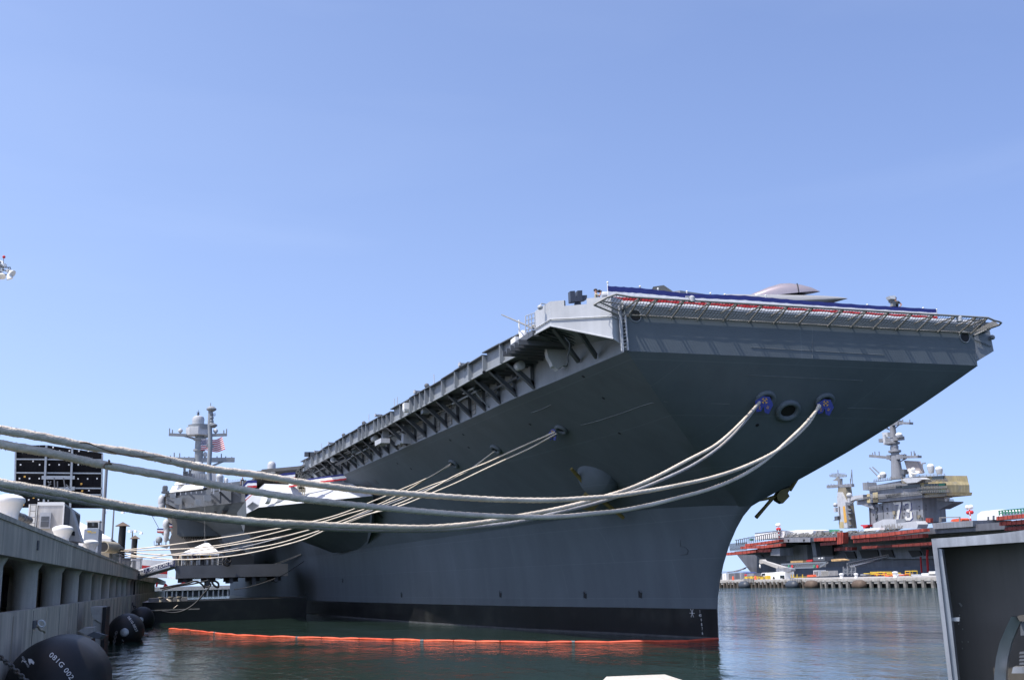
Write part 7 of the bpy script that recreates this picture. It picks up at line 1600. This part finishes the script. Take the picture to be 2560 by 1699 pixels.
for pts, lab in (([(1640, 690), (1646, 700), (1640, 1005), (1632, 1000)], 'a'),): pass
mb = MB(); mb.tube([onX(ru(1635, 820), 199), onX(ru(1655, 1110), 199)], .3, 6); mb.tube([onX(ru(1765, 690), 199), onX(ru(1755, 800), 199), onX(ru(1775, 1100), 199)], .4, 6); tag(mb.build('fire_hose_risers', M['red'], smooth=40), 'two red riser pipes hanging down the far hull', 'pipes')
mb = MB()
for a_, b_ in (((215, 835), (440, 765)), ((120, 850), (420, 790)), ((250, 840), (430, 775))): mb.tube([onX(rs(*a_), 150), onX(rs((a_[0]+b_[0])/2, (a_[1]+b_[1])/2+9), 175), onX(rs(*b_), 203)], .16, 5)
tag(mb.build('stern_lines', M['ropeg']), 'slack mooring lines from the far stern to its pier', 'mooring lines')

# ================================================================== FOREGROUND
# stainless cabinet with open front, lower right
cab = empty('metal_cabinet', onD((2450, 1699), 5.4), 'open stainless steel cabinet with dark inside, right foreground', 'cabinet')
DC = 5.2
c0 = onD((2328, 1345), DC); fn_ = (CAMP-c0); fn_.z = 0; fn_.normalize()
yaw_ = math.radians(-12)
nrm = V((fn_.x*math.cos(yaw_)-fn_.y*math.sin(yaw_), fn_.x*math.sin(yaw_)+fn_.y*math.cos(yaw_), 0))
def onN(q, off=0.): d = ray(*q); c_ = c0-nrm*off; return CAMP+d*((c_-CAMP).dot(nrm)/d.dot(nrm))
rk = zm(2180, 1300, 3.929)
def frame(pts, off, dep, mat, nm, par=cab): mb = MB(); mb.prism([onN(rk(*p), off) for p in pts], -nrm*dep); return mb.build(nm, mat, par)
M['stainless'] = paint('stainless_steel', (.36, .365, .375), .38, .2, 5., metal=.6, streak=.25, fine=.12, dirt=(.22, .21, .20, .6), dscale=3.)
M['cabdark'] = paint('cabinet_inside', (.095, .085, .072), .5, .15, 3., streak=.15)
frame([(583, 180), (760, 168), (1000, 150), (1300, 122), (1493, 95), (1650, 75), (1650, 200), (1493, 212), (640, 268), (632, 185)], 0, .02, M['stainless'], 'top_flange')
frame([(583, 180), (632, 186), (640, 268), (700, 800), (790, 1568), (830, 1900), (780, 1900), (750, 1568), (660, 800)], .002, .02, M['stainless'], 'side_flange')
frame([(640, 272), (685, 285), (770, 900), (845, 1568), (870, 1900), (835, 1900), (795, 1568), (705, 800)], .022, .05, M['steel'], 'inner_return')
frame([(620, 240), (1700, 190), (1700, 1950), (840, 1950)], .30, .02, M['cabdark'], 'back_panel')
mb = MB(); P = [onN(rk(*p), .02) for p in ((632, 200), (1650, 90))]; Q = [onN(rk(*p), .30) for p in ((632, 200), (1650, 90))]; mb.add([P[0], P[1], Q[1], Q[0]], [(0, 1, 2, 3)]); P2 = [onN(rk(*p), .03) for p in ((632, 200), (850, 1900))]; Q2 = [onN(rk(*p), .30) for p in ((632, 200), (850, 1900))]; mb.add([P2[0], P2[1], Q2[1], Q2[0]], [(0, 1, 2, 3)]); mb.build('shell', M['stainless'], cab, fixn=False)
frame([(770, 955), (860, 950), (858, 990), (775, 988)], .06, .02, M['steel'], 'clip')
mb = MB(); arc = [(1425, 945), (1370, 1060), (1310, 1200), (1275, 1350), (1258, 1500), (1255, 1700), (1258, 1900)]
Pn = [onN(rk(*p), .08) for p in arc]; sd = R_*.028
mb.grid([[p-sd for p in Pn], [p+sd for p in Pn], [p+sd-nrm*.05 for p in Pn], [p-sd-nrm*.05 for p in Pn], [p-sd for p in Pn]]); mb.build('hoop', M['steel'], cab, smooth=30)
frame([(1425, 945), (1440, 935), (1560, 925), (1560, 985), (1450, 990)], .07, .05, M['cabdark'], 'hoop_lid')
frame([(1455, 1000), (1560, 990), (1560, 1120), (1460, 1130)], .10, .1, M['greyd'], 'reel_box')
frame([(1385, 1440), (1560, 1440), (1560, 1500), (1370, 1500)], .05, .08, M['stainless'], 'latch_plate')
mb = MB()
for k in range(5): mb.prism([onN(rk(*p), .12) for p in ((1450, 1290+k*35), (1560, 1285+k*35), (1560, 1305+k*35), (1445, 1312+k*35))], -nrm*.02)
mb.build('louvre', M['greyd'], cab)
mb = MB(); P = onN(rk(868, 825), .29); mb.prism([onN(rk(*p), .294) for p in ((850, 808), (865, 808), (888, 835), (880, 850), (868, 838))], nrm*.002)
for q in ((890, 1065), (885, 1190), (888, 1255), (860, 930), (850, 1015), (945, 1190)): mb.prism([onN(rk(q[0]+a_, q[1]+b_), .294) for a_, b_ in ((-5, -8), (5, -6), (6, 9), (-4, 7))], nrm*.002)
mb.build('paint_scuff', M['rail'], cab)
mb = MB(); pz = onN(rk(1200, 1900), .3); 
for x in (900, 1600): p = onN(rk(x, 1880), .2); mb.bar(p, V((p.x, p.y, .0)), .08)
mb.build('leg', M['steel'], cab)
# concrete block at the bottom edge
mb = MB(); zt = 3.55
P = [onZ(q, zt) for q in ((1506, 1700), (1516, 1690), (1600, 1686.5), (1662, 1684.5), (1710, 1700), (1740, 1720), (1720, 1760), (1500, 1760))]
mb.prism([V((p.x, p.y, .5)) for p in P], (0, 0, zt-.5)); tag(mb.build('concrete_block', M['stone']), 'pale concrete block just rising into the bottom of the frame', 'concrete block')
